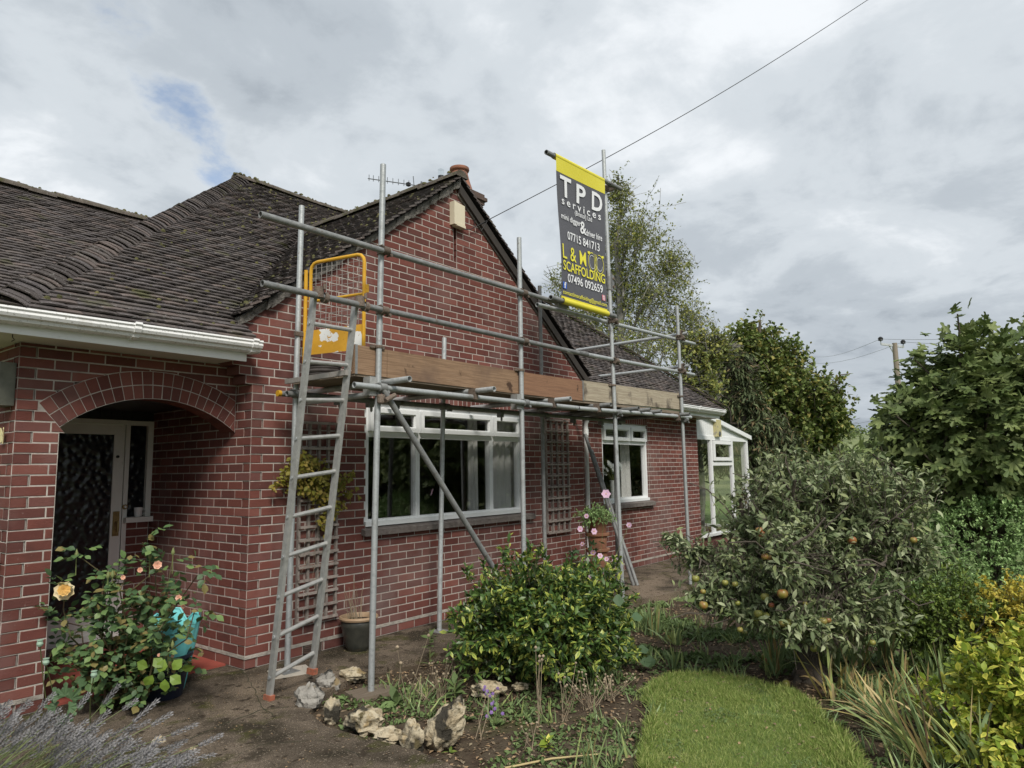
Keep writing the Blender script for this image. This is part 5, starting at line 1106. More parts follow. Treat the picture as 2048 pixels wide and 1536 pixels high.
def leaf_arrays(P, D, Nn, L, tpl):
    P = np.asarray(P, float); D = unit(D); Nn = np.asarray(Nn, float); S = unit(np.cross(D, Nn)); Nn = np.cross(S, D); L = np.broadcast_to(np.asarray(L, float), (len(P),))
    V, F, E = tpl; W = P[:, None, :]+L[:, None, None]*(V[None, :, 0:1]*S[:, None, :]+V[None, :, 1:2]*D[:, None, :]+V[None, :, 2:3]*Nn[:, None, :])
    n, k = len(P), len(V); return W.reshape(-1, 3), [tuple(np.array(f)) for f in F], n, k, np.tile(E, n)
def leaf_mesh(name, P, D, Nn, L, tpl, material, parent=None, kind='stuff', rnd=None):
    W, F, n, k, E = leaf_arrays(P, D, Nn, L, tpl); fl = len(F[0]); Fa = np.array(F)
    idx = (Fa[None]+(np.arange(n)*k)[:, None, None]).reshape(-1, fl); me = bpy.data.meshes.new(name)
    me.vertices.add(len(W)); me.vertices.foreach_set('co', W.astype(np.float32).ravel()); me.loops.add(idx.size); me.loops.foreach_set('vertex_index', idx.astype(np.int32).ravel())
    me.polygons.add(len(idx)); me.polygons.foreach_set('loop_start', np.arange(0, idx.size, fl, dtype=np.int32)); me.update(calc_edges=True)
    r = rng.random(n) if rnd is None else rnd; a = me.attributes.new('rnd', 'FLOAT', 'FACE'); a.data.foreach_set('value', np.repeat(r, len(F)).astype(np.float32))
    a = me.attributes.new('edge', 'FLOAT', 'POINT'); a.data.foreach_set('value', E.astype(np.float32))
    o = link(name, me, material, parent)
    if kind: o['kind'] = kind
    return o
def leaf_object_mesh(tpl, material, L=1.0):
    V, F, E = tpl; me = bpy.data.meshes.new('leaf'); me.from_pydata([tuple(v*L) for v in V], [], F); a = me.attributes.new('edge', 'FLOAT', 'POINT'); a.data.foreach_set('value', E.astype(np.float32)); me.materials.append(MATS[material]); return me
def frame_mat(p, d, nn, L):
    d = unit(d); s = unit(np.cross(d, nn)); n2 = np.cross(s, d); M_ = Matrix.Identity(4)
    for i in range(3): M_[i][0], M_[i][1], M_[i][2], M_[i][3] = s[i]*L, d[i]*L, n2[i]*L, p[i]
    return M_
def leaf_parts(parent, me, P, D, Nn, L, name='leaf'):
    for p, d, nn, l in zip(P, D, Nn, np.broadcast_to(L, (len(P),))):
        o = link(name, me, None, parent); o.matrix_world = frame_mat(p, d, nn, float(l)) if parent is None else o.matrix_world
        o.matrix_basis = frame_mat(p, d, nn, float(l))
def rdir(n, zb=0.0): v = rng.normal(size=(n, 3)); v[:, 2] += zb; return unit(v)
def lumpy(dirs, seed, amt=.25, fr=1.6):
    return np.array([1+amt*mnoise.noise(Vector(d)*fr+Vector((seed, seed*.7, 3)))*1.6+amt*.5*mnoise.noise(Vector(d)*fr*2.6+Vector((seed*2, 1, seed))) for d in dirs])
def blob_twigs(c, rad, n, seed, inner=.35, amt=.28, fr=1.7, zmin=None, outward=.75, upb=.15, length=None):
    """twigs inside a lumpy ellipsoid: starts, ends, directions"""
    d = rdir(n); rr = lumpy(d, seed, amt, fr); t = (inner+(1-inner)*rng.random(n)**.6)*rr
    e = np.asarray(c)+d*np.asarray(rad)*t[:, None]
    if zmin is not None: k = e[:, 2] > zmin; e, d = e[k], d[k]
    g = unit(d*np.asarray(1/np.asarray(rad))*outward+rdir(len(d))*(1-outward)*1.3+np.array([0, 0, upb])); return e, g
def leaves_on(e, g, per, tl, spread=.7, droop=0.0):
    n = len(e); f = rng.random((n, per)); P = e[:, None, :]-g[:, None, :]*(tl*(1-f))[:, :, None]
    D = unit(g[:, None, :]*(1-spread*.5)+rng.normal(size=(n, per, 3))*spread+np.array([0, 0, -droop])); Nn = rng.normal(size=(n, per, 3))*.55+np.array([0, 0, 1.0])+g[:, None, :]*.35
    return P.reshape(-1, 3), D.reshape(-1, 3), Nn.reshape(-1, 3)
def twig_mesh(name, e, g, tl, r, material, parent, n=3, origin=None, sub=1):
    m = MB()
    for p, d in zip(e[::sub], g[::sub]):
        a = p-d*tl
        m.tube([a, (a+p)/2+rng.normal(size=3)*tl*.06, p], [r, r*.8, r*.4], n, cap=False, r=random.random())
    return tag(m.build(name, material, parent), kind='stuff')
def limb(p, q, r0, r1, wob=.06, n=6):
    p, q = np.asarray(p, float), np.asarray(q, float); L = np.linalg.norm(q-p)
    pts = [p+(q-p)*t+(rng.normal(size=3)*wob*L*(1 if 0 < i < n else 0)) for i, t in enumerate(np.linspace(0, 1, n+1))]; return pts, list(np.linspace(r0, r1, n+1))

# ---------------------------------------------------------------- lawn
P = []; 
xs0, ys0 = min(p[0] for p in LAWN), min(p[1] for p in LAWN); xs1, ys1 = max(p[0] for p in LAWN), max(p[1] for p in LAWN)
cand = np.stack([rng.uniform(xs0-.06, xs1+.06, 230000), rng.uniform(ys0-.06, ys1+.06, 230000)], 1)
LA = np.array(LAWN); px, py = cand[:, 0], cand[:, 1]; ins = np.zeros(len(cand), bool); j = len(LA)-1
for i in range(len(LA)):
    xi, yi = LA[i]; xj, yj = LA[j]; ins ^= ((yi > py) != (yj > py)) & (px < (xj-xi)*(py-yi)/(yj-yi+1e-12)+xi); j = i
edge_d = np.full(len(cand), 9.0)
for i in range(len(LA)):
    a, b = LA[i], LA[(i+1) % len(LA)]; t = np.clip(((cand-a)@(b-a))/((b-a)@(b-a)), 0, 1); edge_d = np.minimum(edge_d, np.linalg.norm(cand-(a+t[:, None]*(b-a)), axis=1))
vis = (cand@np.array([AF[0], AF[1]])-CAM[:2]@np.array([AF[0], AF[1]])) > 2.6
raw = np.array([mnoise.noise(Vector((x*6, y*6, 2)))+.6*mnoise.noise(Vector((x*17, y*17, 5))) for x, y in cand[:, :2]])
keep = vis & ((ins & (edge_d > .05*np.maximum(0, -raw))) | (edge_d < (.03+.10*np.maximum(0, raw))*rng.random(len(cand))))
bare = np.array([mnoise.noise(Vector((x*3.1, y*3.1, 11)))+.5*mnoise.noise(Vector((x*9, y*9, 3))) for x, y in cand[:, :2]]); keep &= ~((bare > .42) & (rng.random(len(cand)) < .75))
pts = cand[keep]; ed_ = edge_d[keep]; n = len(pts); nz = np.array([mnoise.noise(Vector((x*2.2, y*2.2, 0))) for x, y in pts])
hgt = (.012+.007*nz+rng.random(n)*.012)*(1+1.1*np.exp(-ed_/.07))*(1+.35*np.maximum(0, nz)); P3 = np.c_[pts, np.full(n, LZ-.004)]
D = np.c_[rng.normal(size=(n, 2))*.7, np.ones(n)]; blade = (np.array([(-.05, 0, 0), (.05, 0, 0), (.03, .6, -.08), (0, 1, -.3), (-.03, .6, -.08)], float), [(0, 1, 2), (0, 2, 4), (4, 2, 3)], np.array([0, 0, .5, 1, .5]))
leaf_mesh('grass', P3, D, rng.normal(size=(n, 3)), hgt*1.5, blade, 'grass', None); tag(bpy.data.objects['grass'], 'short green lawn grass bordered by soil', 'grass')
pc = pts[np.array([mnoise.noise(Vector((x*2.7, y*2.7, 21))) > .22 for x, y in pts]) & (rng.random(n) < .10)]; k = len(pc)
o = leaf_mesh('clover', np.c_[pc, np.full(k, LZ+.012)], rdir(k)*np.array([1, 1, .2]), np.c_[rng.normal(size=(k, 2))*.25, np.ones(k)], rng.uniform(.010, .022, k), T_leaf(.9), 'leaf_weed'); tag(o, 'patches of clover in the lawn', 'clover')
k = 260; pc = pts[rng.integers(n, size=k)]; o = leaf_mesh('lawn_litter', np.c_[pc, np.full(k, LZ+.02)], rdir(k)*np.array([1, 1, .2]), np.c_[rng.normal(size=(k, 2))*.3, np.ones(k)], rng.uniform(.012, .035, k), T_small(.5), 'litter'); tag(o, 'dry leaves lying on the lawn', 'leaf litter')
# ---------------------------------------------------------------- debris and low weeds on the bed
def bed_ok(x, y): return not in_poly(x, y, LAWN) and not in_poly(x, y, PATH)
cand = np.stack([rng.uniform(-.4, 5.0, 16000), rng.uniform(-5.6, -.9, 16000)], 1); cand = np.array([c for c in cand if bed_ok(*c)])
Z_ = np.array([soil_z(x, y) for x, y in cand])+.006; n = len(cand)
o = leaf_mesh('leaf_litter', np.c_[cand, Z_], np.c_[rng.normal(size=(n, 2)), rng.normal(size=n)*.15], np.c_[rng.normal(size=(n, 2))*.35, np.ones(n)], rng.uniform(.008, .05, n), T_small(.45), 'litter'); tag(o, 'scattered dry leaf litter on the dark bed soil', 'leaf litter')
cand = np.stack([rng.uniform(-.3, 5.0, 42000), rng.uniform(-5.6, -1.0, 42000)], 1); cand = np.array([c for c in cand if bed_ok(*c) and mnoise.noise(Vector((c[0]*1.5, c[1]*1.5, 7)))+.35*mnoise.noise(Vector((c[0]*5, c[1]*5, 2))) > -.06+.10*(c[0] < 1.3)])
Z_ = np.array([soil_z(x, y) for x, y in cand])+.004; n = len(cand)
o = leaf_mesh('ground_cover', np.c_[cand, Z_], np.c_[rng.normal(size=(n, 2)), rng.uniform(.15, 1.1, n)], np.c_[rng.normal(size=(n, 2))*.5, np.ones(n)], rng.uniform(.015, .05, n)*(1+.6*(cand[:, 0] > 2.4)), T_small(.5), 'leaf_weed'); tag(o, 'low green weeds creeping over the flower bed', 'weeds')
cand = np.stack([rng.uniform(-2.6, 1.2, 3200), rng.uniform(-4, -.05, 3200)], 1); cand = np.array([c for c in cand if in_poly(c[0], c[1], PATH)]); n = len(cand)
o = leaf_mesh('path_debris', np.c_[cand, np.full(n, -.095)], np.c_[rng.normal(size=(n, 2)), rng.normal(size=n)*.1], np.c_[rng.normal(size=(n, 2))*.3, np.ones(n)], rng.uniform(.005, .018, n), T_small(.5), 'litter'); tag(o, 'tiny dry debris scattered on the concrete path', 'debris')

cand = []
while len(cand) < 170:
    x, y = rng.uniform(.2, 4.8), rng.uniform(-5.4, -1.2)
    if bed_ok(x, y): cand.append((x, y))
P3, L3 = [], []
for x, y in cand:
    nb_ = rng.integers(6, 22)
    for _ in range(nb_): P3.append((x+rng.normal()*.03, y+rng.normal()*.03, soil_z(x, y)-.005)); L3.append(rng.uniform(.05, .16))
P3 = np.array(P3); n = len(P3); o = leaf_mesh('grass_tufts', P3, np.c_[rng.normal(size=(n, 2))*.45, np.ones(n)], rng.normal(size=(n, 3)), np.array(L3), blade, 'iris'); tag(o, 'wispy grass tufts growing through the flower bed', 'grass')
# ---------------------------------------------------------------- shrubs
def shrub(name, c, rad, ntw, per, tl, ll, tpl, material, lab, cat='shrub', seed=1.0, zmin=-.12, inner=.4, amt=.28, upb=.2, spread=.7, droop=0., bark='bark', stems=7, outward=.75, twr=.0022, fr=1.7, nparts=0):
    t = thing(name, (c[0], c[1], min(-.15, zmin)), lab, cat); e, g = blob_twigs(c, rad, ntw, seed, inner, amt, fr, zmin, outward, upb)
    P, D, Nn = leaves_on(e, g, per, tl, spread, droop); L = rng.uniform(.65, 1.25, len(P))*ll
    fo = leaf_mesh('foliage', P, D, Nn, L, tpl, material, t); twig_mesh('twigs', e, g, tl*1.6, twr, bark, t, sub=2)
    for i in range(stems):
        k = rng.integers(len(e)); pts, rs = limb((c[0]+random.uniform(-.1, .1)*rad[0], c[1]+random.uniform(-.1, .1)*rad[1], zmin-.06), e[k]-g[k]*tl*.7, .012*max(1, rad[0]), .004, .05); m = MB(); m.tube(pts, rs, 6); m.build('stem', bark, t, True)
    return t
sc_c = atd(1078, 1262, 5.75)
shrub('variegated_shrub', (1.45, -1.95, .29), (.78, .68, .52), 1900, 11, .12, .062, T_leaf(.36, .1, .12), 'leaf_eu', 'rounded dark green shrub with yellow-edged leaves in the flower bed', seed=3.1, zmin=-.12, inner=.5, amt=.36, upb=.3, fr=2.1)
# gold-leaved shrub in the near right corner
gc = atd(2010, 1420, 4.0); shrub('golden_shrub', (gc[0]+.05, gc[1]-.08, .04), (.50, .45, .56), 900, 10, .12, .054, T_leaf(.48, .1, .15), 'leaf_gold', 'lime yellow broad-leaved shrub beside the iris leaves at the lawn', seed=5.5, zmin=-.14, inner=.5, amt=.3, upb=.35)
gc = atd(1912, 1250, 5.3); shrub('feathery_shrub', (gc[0], gc[1], .30), (.46, .5, .40), 1100, 13, .12, .036, T_leaf(.4), 'leaf_bright', 'bright green fine-leaved shrub behind the lime yellow one', seed=8.2, zmin=-.12, inner=.4, amt=.45, upb=.3, fr=2.2)
gc = atd(2038, 1190, 5.0); shrub('yellow_shrub', (gc[0], gc[1], .40), (.26, .34, .36), 480, 13, .1, .032, T_leaf(.45), 'leaf_yellow', 'small golden yellow shrub with feathery tips', seed=2.2, zmin=-.1, inner=.3, amt=.35, upb=.6)
gc = atd(1955, 1060, 8.2); shrub('clipped_shrub', (gc[0]+.2, gc[1]-.1, .42), (1.1, 1.0, .78), 3200, 13, .10, .04, T_small(.5), 'leaf_clip', 'low rounded grey-green clipped shrub below the fig tree', seed=6.1, zmin=-.15, inner=.72, amt=.10, upb=.2)
gc = atd(1840, 1160, 7.4); shrub('dull_shrub', (gc[0], gc[1], .2), (.7, .6, .5), 900, 11, .12, .04, T_small(.45), 'leaf_clip', 'dull grey-green low shrub behind the apple tree', seed=7.7, zmin=-.15, inner=.5, amt=.3)
# ---------------------------------------------------------------- apple tree
at_ = thing('apple_tree', (2.58, -3.72, -.15), 'old gnarled apple tree with grey-green leaves and ripening apples', 'tree')
base = np.array([2.58, -3.72, -.17]); fork = np.array([2.63, -3.62, .28])
m = MB(); m.tube([base+np.array([0, 0, -.03]), base+np.array([.0, 0, .05]), base+np.array([.015, .02, .16]), base+np.array([.03, .05, .3]), fork], [.15, .12, .085, .07, .062], 12); m.build('trunk', 'bark', at_, True, 60)
for i in range(5):
    a = i*1.3; m = MB(); e_ = base+np.array([.17*math.cos(a), .17*math.sin(a), -.02]); m.tube([base+np.array([0, 0, .14]), base+np.array([.09*math.cos(a), .09*math.sin(a), .06]), e_], [.06, .05, .03], 7); m.build('root', 'bark', at_, True, 60)
ends = [atd(u, v, d) for u, v, d in ((1400, 1120, 5.6), (1480, 1000, 5.8), (1590, 960, 5.4), (1700, 980, 5.9), (1790, 1020, 5.6), (1760, 1130, 5.2), (1560, 1110, 4.95), (1450, 1210, 5.2), (1680, 1190, 5.2), (1620, 1040, 6.3), (1500, 1080, 6.2))]
tipsE, tipsG = [], []
for q in ends:
    pts, rs = limb(fork, q, .045, .012, .05, 7); m = MB(); m.tube(pts, rs, 8); m.build('branch', 'bark', at_, True, 60)
    for j in range(5):
        s = pts[random.randint(3, 7)]; q2 = q+rng.normal(size=3)*np.array([.24, .24, .18]); p2, r2 = limb(s, q2, .011, .004, .06, 5); m = MB(); m.tube(p2, r2, 5); m.build('branch', 'bark', at_, True, 60)
blobs = [(atd(1615, 1090, 5.7), (.70, .75, .55), 380, 1.3), (atd(1620, 975, 5.8), (.56, .55, .24), 230, 2.9), (atd(1740, 1040, 5.7), (.42, .5, .40), 230, 4.4), (atd(1455, 1140, 5.5), (.34, .32, .22), 130, 6.6), (atd(1400, 1110, 5.7), (.20, .2, .18), 60, 8.1), (atd(1700, 1215, 5.4), (.52, .42, .26), 210, 9.3), (atd(1500, 1205, 5.3), (.34, .3, .18), 100, 3.7), (atd(1352, 1085, 5.9), (.10, .12, .16), 22, 5.2), (atd(1600, 1215, 5.5), (.6, .4, .20), 160, 7.2), (atd(1420, 1185, 5.3), (.22, .25, .14), 55, 2.2), (atd(1800, 1100, 5.8), (.28, .4, .36), 150, 6.1), (atd(1790, 985, 5.9), (.26, .3, .2), 90, 4.9), (atd(1545, 955, 5.9), (.24, .3, .16), 70, 1.9), (atd(1690, 945, 6.0), (.34, .3, .18), 90, 8.8), (atd(1500, 1050, 5.8), (.24, .3, .2), 70, 3.1), (atd(1590, 1090, 5.15), (.48, .22, .36), 230, 5.7), (atd(1640, 1235, 5.2), (.5, .25, .16), 130, 4.1)]
for bc, br2, nn_, sd in blobs:
    e, g_ = blob_twigs(bc, br2, nn_, sd, .2, .6, 2.6, None, .5, .5); tipsE.append(e); tipsG.append(g_)
sh = []
for k in range(110):
    u = random.uniform(1520, 1850); v = 902+.0011*(u-1650)**2+random.uniform(-14, 50); sh.append(atd(u, v, random.uniform(5.2, 6.3)))
tipsE.append(np.array(sh)); tipsG.append(unit(rng.normal(size=(110, 3))*.35+np.array([0, 0, 1.0])))
e = np.concatenate(tipsE); g_ = np.concatenate(tipsG); P, D, Nn = leaves_on(e, g_, 11, .22, .75, .12)
leaf_mesh('crown', P, D, Nn, rng.uniform(.6, 1.25, len(P))*.068, T_leaf(.36, .16, .25), 'leaf_apple', at_); twig_mesh('twigs', e, g_, .3, .0028, 'bark', at_, sub=1)
am = MB(); am.lathe((0, 0, 0), [(.004, .30), (.12, .36), (.30, .35), (.44, .2), (.5, 0), (.44, -.22), (.28, -.4), (.1, -.42), (.02, -.36)], 14); ame = am.mesh('apple', True, 180); ame.materials.append(MATS['apple']); amg = ame.copy(); amg.materials.clear(); amg.materials.append(MATS['apple_green'])
stm = MB(); stm.tube([(0, 0, .3), (.03, .02, .7), (.0, .05, 1.0)], .035, 5); stme = stm.mesh('stalk'); stme.materials.append(MATS['bark'])
AP = [(1407, 1210, 36, 1), (1391, 1157, 30, 0), (1450, 1165, 26, 0), (1470, 1168, 26, 0), (1530, 1113, 30, 1), (1541, 1115, 28, 1), (1565, 1187, 42, 1), (1530, 1193, 34, 0), (1517, 1227, 36, 0), (1531, 1231, 32, 0), (1510, 1238, 30, 0), (1577, 1246, 36, 0), (1564, 1247, 30, 0), (1646, 1242, 32, 0), (1656, 1240, 26, 1), (1704, 1080, 36, 1), (1518, 1060, 28, 1), (1523, 1068, 28, 1), (1615, 1230, 28, 0), (1610, 1207, 20, 0), (1543, 1210, 22, 1), (1475, 1206, 22, 0), (1745, 1285, 24, 0), (1827, 1080, 28, 1), (1480, 1259, 24, 0), (1406, 1183, 22, 1), (1628, 1297, 30, 0)]
for u, v, s, red in AP:
    p = atd(u, v, random.uniform(4.85, 5.15)); o = link('apple', ame if red else amg, None, at_); s_ = s*.52/FPX*4.95; o.matrix_basis = Matrix.Translation(p) @ Matrix.Rotation(random.uniform(0, 6), 4, 'Z') @ Matrix.Rotation(random.uniform(-.3, .3), 4, 'X') @ Matrix.Scale(s_, 4)
    k = link('stalk', stme, None, o); k.matrix_parent_inverse = Matrix.Identity(4)
for u, v, red, lab in ((1530, 1312, 0, 'windfall yellow apple lying against the iris leaves'), (1536, 1320, 1, 'windfall red apple beside the yellow one in the iris leaves'), (1545, 1322, 1, 'windfall red apple at the right of the iris clump'), (1430, 1352, 0, 'green windfall apple at the edge of the lawn'), (1572, 1366, 0, 'green windfall apple on the bare soil beside the lawn'), (1490, 1265, 0, 'small green windfall apple on the moss under the tree')):
    p = atz(u, v, -.11); o = link('fallen_apple', ame if red else amg); o.location = (p[0], p[1], -.118); o.scale = (.065,)*3; o.rotation_euler = (random.uniform(0, 2), random.uniform(0, 2), 0); tag(o, lab, 'apple', 'windfall apples')
# ---------------------------------------------------------------- fig tree
fq = atd(1985, 1000, 9.0); ft = thing('fig_tree', (fq[0], fq[1], -.2), 'large fig tree with broad lobed leaves behind the clipped shrub', 'tree')
fb = np.array([fq[0], fq[1], -.2])
tips = [(1915, 628, 8.8), (1860, 760, 8.6), (1790, 830, 8.5), (1760, 890, 8.4), (1830, 720, 9.0), (1985, 660, 9.0), (2030, 700, 9.0), (2060, 640, 9.2), (1990, 760, 8.4), (1900, 850, 8.2), (1840, 900, 8.2), (1965, 900, 8.0), (2045, 860, 8.2), (1890, 940, 8.2), (1735, 900, 8.2), (2090, 780, 8.6), (1940, 780, 9.4), (2020, 940, 8.3), (1880, 700, 9.4), (1810, 860, 9.6), (2110, 900, 8.6), (1920, 690, 8.8)]
FE, FG = [], []
for u, v, d in tips:
    q = atd(u, v, d); pts, rs = limb(fb+np.array([0, 0, .6])+rng.normal(size=3)*.12, q, .035, .009, .03, 6); m = MB(); m.tube(pts, rs, 7); m.build('branch', 'bark', ft, True, 60)
    for s in (-1, -2, -3, -4):
        for k in range(5 if s > -3 else 4): FE.append(pts[s]+rng.normal(size=3)*.06*abs(s)); FG.append(unit(unit(pts[-1]-pts[-3])*.55+rng.normal(size=3)*.75+np.array([0, 0, .1])))
m = MB(); m.tube([fb, fb+np.array([.03, .02, .35]), fb+np.array([0, 0, .7])], [.09, .08, .06], 10); m.build('trunk', 'bark', ft, True)
cen = atd(1965, 855, 9.0); e, g_ = blob_twigs(cen, (1.36, 1.2, 1.04), 3400, 4.2, .45, .2, 1.5, None, .7, .1)
e2, g2 = blob_twigs(atd(1975, 745, 9.0), (.82, .8, .62), 1000, 7.4, .35, .4, 2.0, None, .6, .2); e3, g3 = blob_twigs(atd(1840, 860, 8.8), (.6, .6, .5), 420, 2.4, .35, .35, 2.0, None, .6, .1); e = np.concatenate([e, e2, e3]); g_ = np.concatenate([g_, g2, g3])
P = np.concatenate([np.array(FE), e]); D = np.concatenate([np.array(FG), unit(g_+np.array([0, 0, -.45]))]); Nn = np.array([0, 0, 1.0])+rng.normal(size=(len(P), 3))*.35+unit(P-cen)*.55+(CAM-cen)/9*.25
L = rng.uniform(.12, .215, len(P)); tf = T_fig(); dep = (P-CAM)@AF; od = np.argsort(dep-L*3)
P = P-unit(D)*0; fm = leaf_object_mesh(tf, 'leaf_fig'); pick = od[:230]; restk = od[230:]
leaf_parts(ft, fm, P[pick], D[pick], Nn[pick], L[pick]); leaf_mesh('foliage', P[restk], D[restk], Nn[restk], L[restk], tf, 'leaf_fig', ft)
# ---------------------------------------------------------------- background trees
def tree(name, base, top, blobs, material, lab, ll, per, tl, tpl, bark='bark', tr=.15, up=.1, droop=.1, amt=.3, seed=1., cat='tree', nb=8, inner=.3, outw=.6, group=None, twr=.006, fr=1.8):
    t = thing(name, tuple(base), lab, cat, group); base = np.asarray(base, float); top = np.asarray(top, float); pts, rs = limb(base, top, tr, tr*.15, .012, 9); m = MB(); m.tube(pts, rs, 9); m.build('trunk', bark, t, True)
    E_, G_ = [], []
    for i, (bc, br3, nn_) in enumerate(blobs):
        e, g_ = blob_twigs(bc, br3, nn_, seed+i*2.3, inner, amt, fr, None, outw, up); E_.append(e); G_.append(g_)
        for k in range(max(1, nb//len(blobs))):
            q = e[rng.integers(len(e))]; hh = np.clip((q[2]-base[2])/(top[2]-base[2]+1e-6)-.22, .15, .85); s = base+(top-base)*hh
            p2, r2 = limb(s, q, tr*.32*(1-hh*.6), tr*.05, .04, 6); m = MB(); m.tube(p2, r2, 6); m.build('branch', bark, t, True)
    e = np.concatenate(E_); g_ = np.concatenate(G_); P, D, Nn = leaves_on(e, g_, per, tl, .7, droop); leaf_mesh('crown', P, D, Nn, rng.uniform(.6, 1.3, len(P))*ll, tpl, material, t); twig_mesh('twigs', e, g_, tl*1.5, twr, bark, t, sub=2); return t
d = 20.0; gb = atd(1236, 700, d); S_ = d/FPX
bl_ = [(atd(u, v, d+dz), (rx*S_, rx*S_, rz*S_), n_) for u, v, dz, rx, rz, n_ in ((1238, 390, 0, 38, 60, 150), (1270, 470, -.5, 78, 78, 330), (1232, 560, .5, 70, 90, 330), (1300, 590, 0, 92, 86, 430), (1190, 640, .6, 80, 66, 250), (1275, 690, -.6, 110, 70, 380), (1125, 560, 0, 42, 52, 75), (1345, 530, .3, 52, 60, 170), (1150, 640, 0, 50, 60, 110), (1370, 640, 0, 60, 70, 210), (1215, 470, .4, 50, 60, 120))]
tree('birch_tree', (gb[0], gb[1], -.2), atd(1236, 350, d), bl_, 'leaf_birch', 'tall airy birch tree with yellowing leaves rising behind the banner', .064, 13, .6, T_small(.7), 'bark_birch', .17, up=.25, droop=.45, amt=.45, seed=2.0, nb=34, inner=.25, outw=.5, twr=.006, fr=2.4)
d = 21.0; S_ = d/FPX; gb = atd(1590, 900, d)
bl_ = [(atd(u, v, d+dz), (rx*S_, rx*S_, rz*S_), n_) for u, v, dz, rx, rz, n_ in ((1500, 690, 0, 62, 62, 420), (1560, 730, .4, 66, 64, 420), (1610, 790, -.4, 80, 62, 520), (1650, 830, 0, 58, 50, 330), (1560, 850, -.6, 76, 70, 460), (1640, 880, .3, 50, 34, 200), (1440, 760, .8, 66, 84, 520), (1405, 830, .6, 50, 60, 300), (1530, 780, 0, 70, 70, 420), (1690, 850, .2, 22, 18, 40), (1470, 860, .3, 60, 60, 300))]
tree('field_maple', (gb[0], gb[1], -.2), atd(1520, 640, d), bl_, 'leaf_maple', 'broad olive green maple turning russet at the top, behind the conservatory', .125, 11, .5, T_small(.8), 'bark', .24, up=.2, droop=.1, amt=.38, seed=4.0, nb=26, inner=.35, fr=2.2)
d = 18.0; S_ = d/FPX; gb = atd(1490, 900, d)
bl_ = [(atd(u, v, d), (rx*S_, rx*S_, rz*S_), n_) for u, v, rx, rz, n_ in ((1480, 740, 34, 50, 170), (1485, 800, 50, 50, 260), (1510, 860, 70, 50, 380), (1540, 910, 86, 44, 440), (1440, 900, 50, 60, 220))]
tree('conifer', (gb[0], gb[1], -.2), atd(1478, 690, d), bl_, 'leaf_conifer', 'dark drooping conifer with brown patches beside the conservatory', .20, 9, .5, T_small(.22), 'bark', .2, up=-.1, droop=.8, amt=.3, seed=9.0, nb=14, inner=.4)
d = 16.0; S_ = d/FPX; gb = atd(1420, 800, d)
bl_ = [(atd(u, v, d), (rx*S_, rx*S_, rz*S_), n_) for u, v, rx, rz, n_ in ((1405, 700, 44, 56, 260), (1412, 775, 46, 46, 280), (1370, 690, 40, 46, 150), (1440, 690, 36, 46, 150), (1375, 760, 34, 36, 120))]
tree('young_birch', (gb[0], gb[1]+.3, -.2), atd(1405, 655, d), bl_, 'leaf_birch', 'smaller light green birch overhanging the roof end', .075, 10, .45, T_small(.7), 'bark_birch', .09, up=.1, droop=.5, amt=.4, seed=6.0, nb=10)
gc = atd(1660, 950, 24); shrub('lime_bush', (gc[0], gc[1], .55), (2.0, 2.0, .8), 700, 9, .35, .12, T_small(.6), 'leaf_lime', 'bright lime bush far behind the apple tree', seed=3.3, zmin=.2, inner=.5, twr=.008)
gc = atd(1740, 960, 15); shrub('hedge_bush', (gc[0], gc[1], .35), (1.0, 1.2, .75), 420, 9, .25, .09, T_small(.6), 'leaf_bright', 'green leafy bush between the apple and fig trees', seed=2.7, zmin=-.1, inner=.5, twr=.006)
gc = atd(1560, 980, 13); shrub('back_bush', (gc[0], gc[1], .6), (1.3, 1.0, .8), 520, 9, .25, .07, T_small(.6), 'leaf_conifer', 'dark bush below the maple tree', seed=8.7, zmin=-.1, inner=.5, twr=.006)
# trees across the garden, to the right of the view; the windows reflect them
rt_ = [(9.5, -13.5, 5.2), (13.5, -15, 6.4), (18, -14, 5.6), (23, -16, 7.0), (29, -15.5, 6.2), (36, -17, 7.0), (5, -14.5, 5.0), (46, -19, 8)]
first = tree('garden_tree', (0, 0, 0), (0, 0, 4.6), [((0, 0, 3.6), (2.6, 2.4, 2.0), 900), ((.9, .4, 2.0), (2.4, 2.2, 1.5), 700), ((-.8, -.3, 1.6), (2.3, 2.3, 1.4), 600)], 'leaf_maple', 'leafy dark tree across the garden, reflected in the windows', .22, 10, .6, T_small(.75), 'bark', .2, group='trees across the garden', nb=10, twr=.01)
kids = list(first.children); TL = ['leafy dark tree across the garden from the big window', 'taller dark tree behind the one facing the big window', 'round dark tree across the garden from the small window', 'large dark tree across the garden from the conservatory', 'dark tree in line after the large one facing the conservatory', 'broad dark tree farther along the garden boundary', 'lowest dark tree of the row across the garden', 'highest dark tree at the far end of the garden row']
for i, (x, y, h) in enumerate(rt_):
    s = h/5.4
    if i == 0: t = first
    else:
        t = first.copy(); col.objects.link(t)
        for kk in kids: c = kk.copy(); col.objects.link(c); c.parent = t
    t['label'] = TL[i]; t.location = (x, y, -.2); t.scale = (s,)*3; t.rotation_euler = (0, 0, i*1.9)
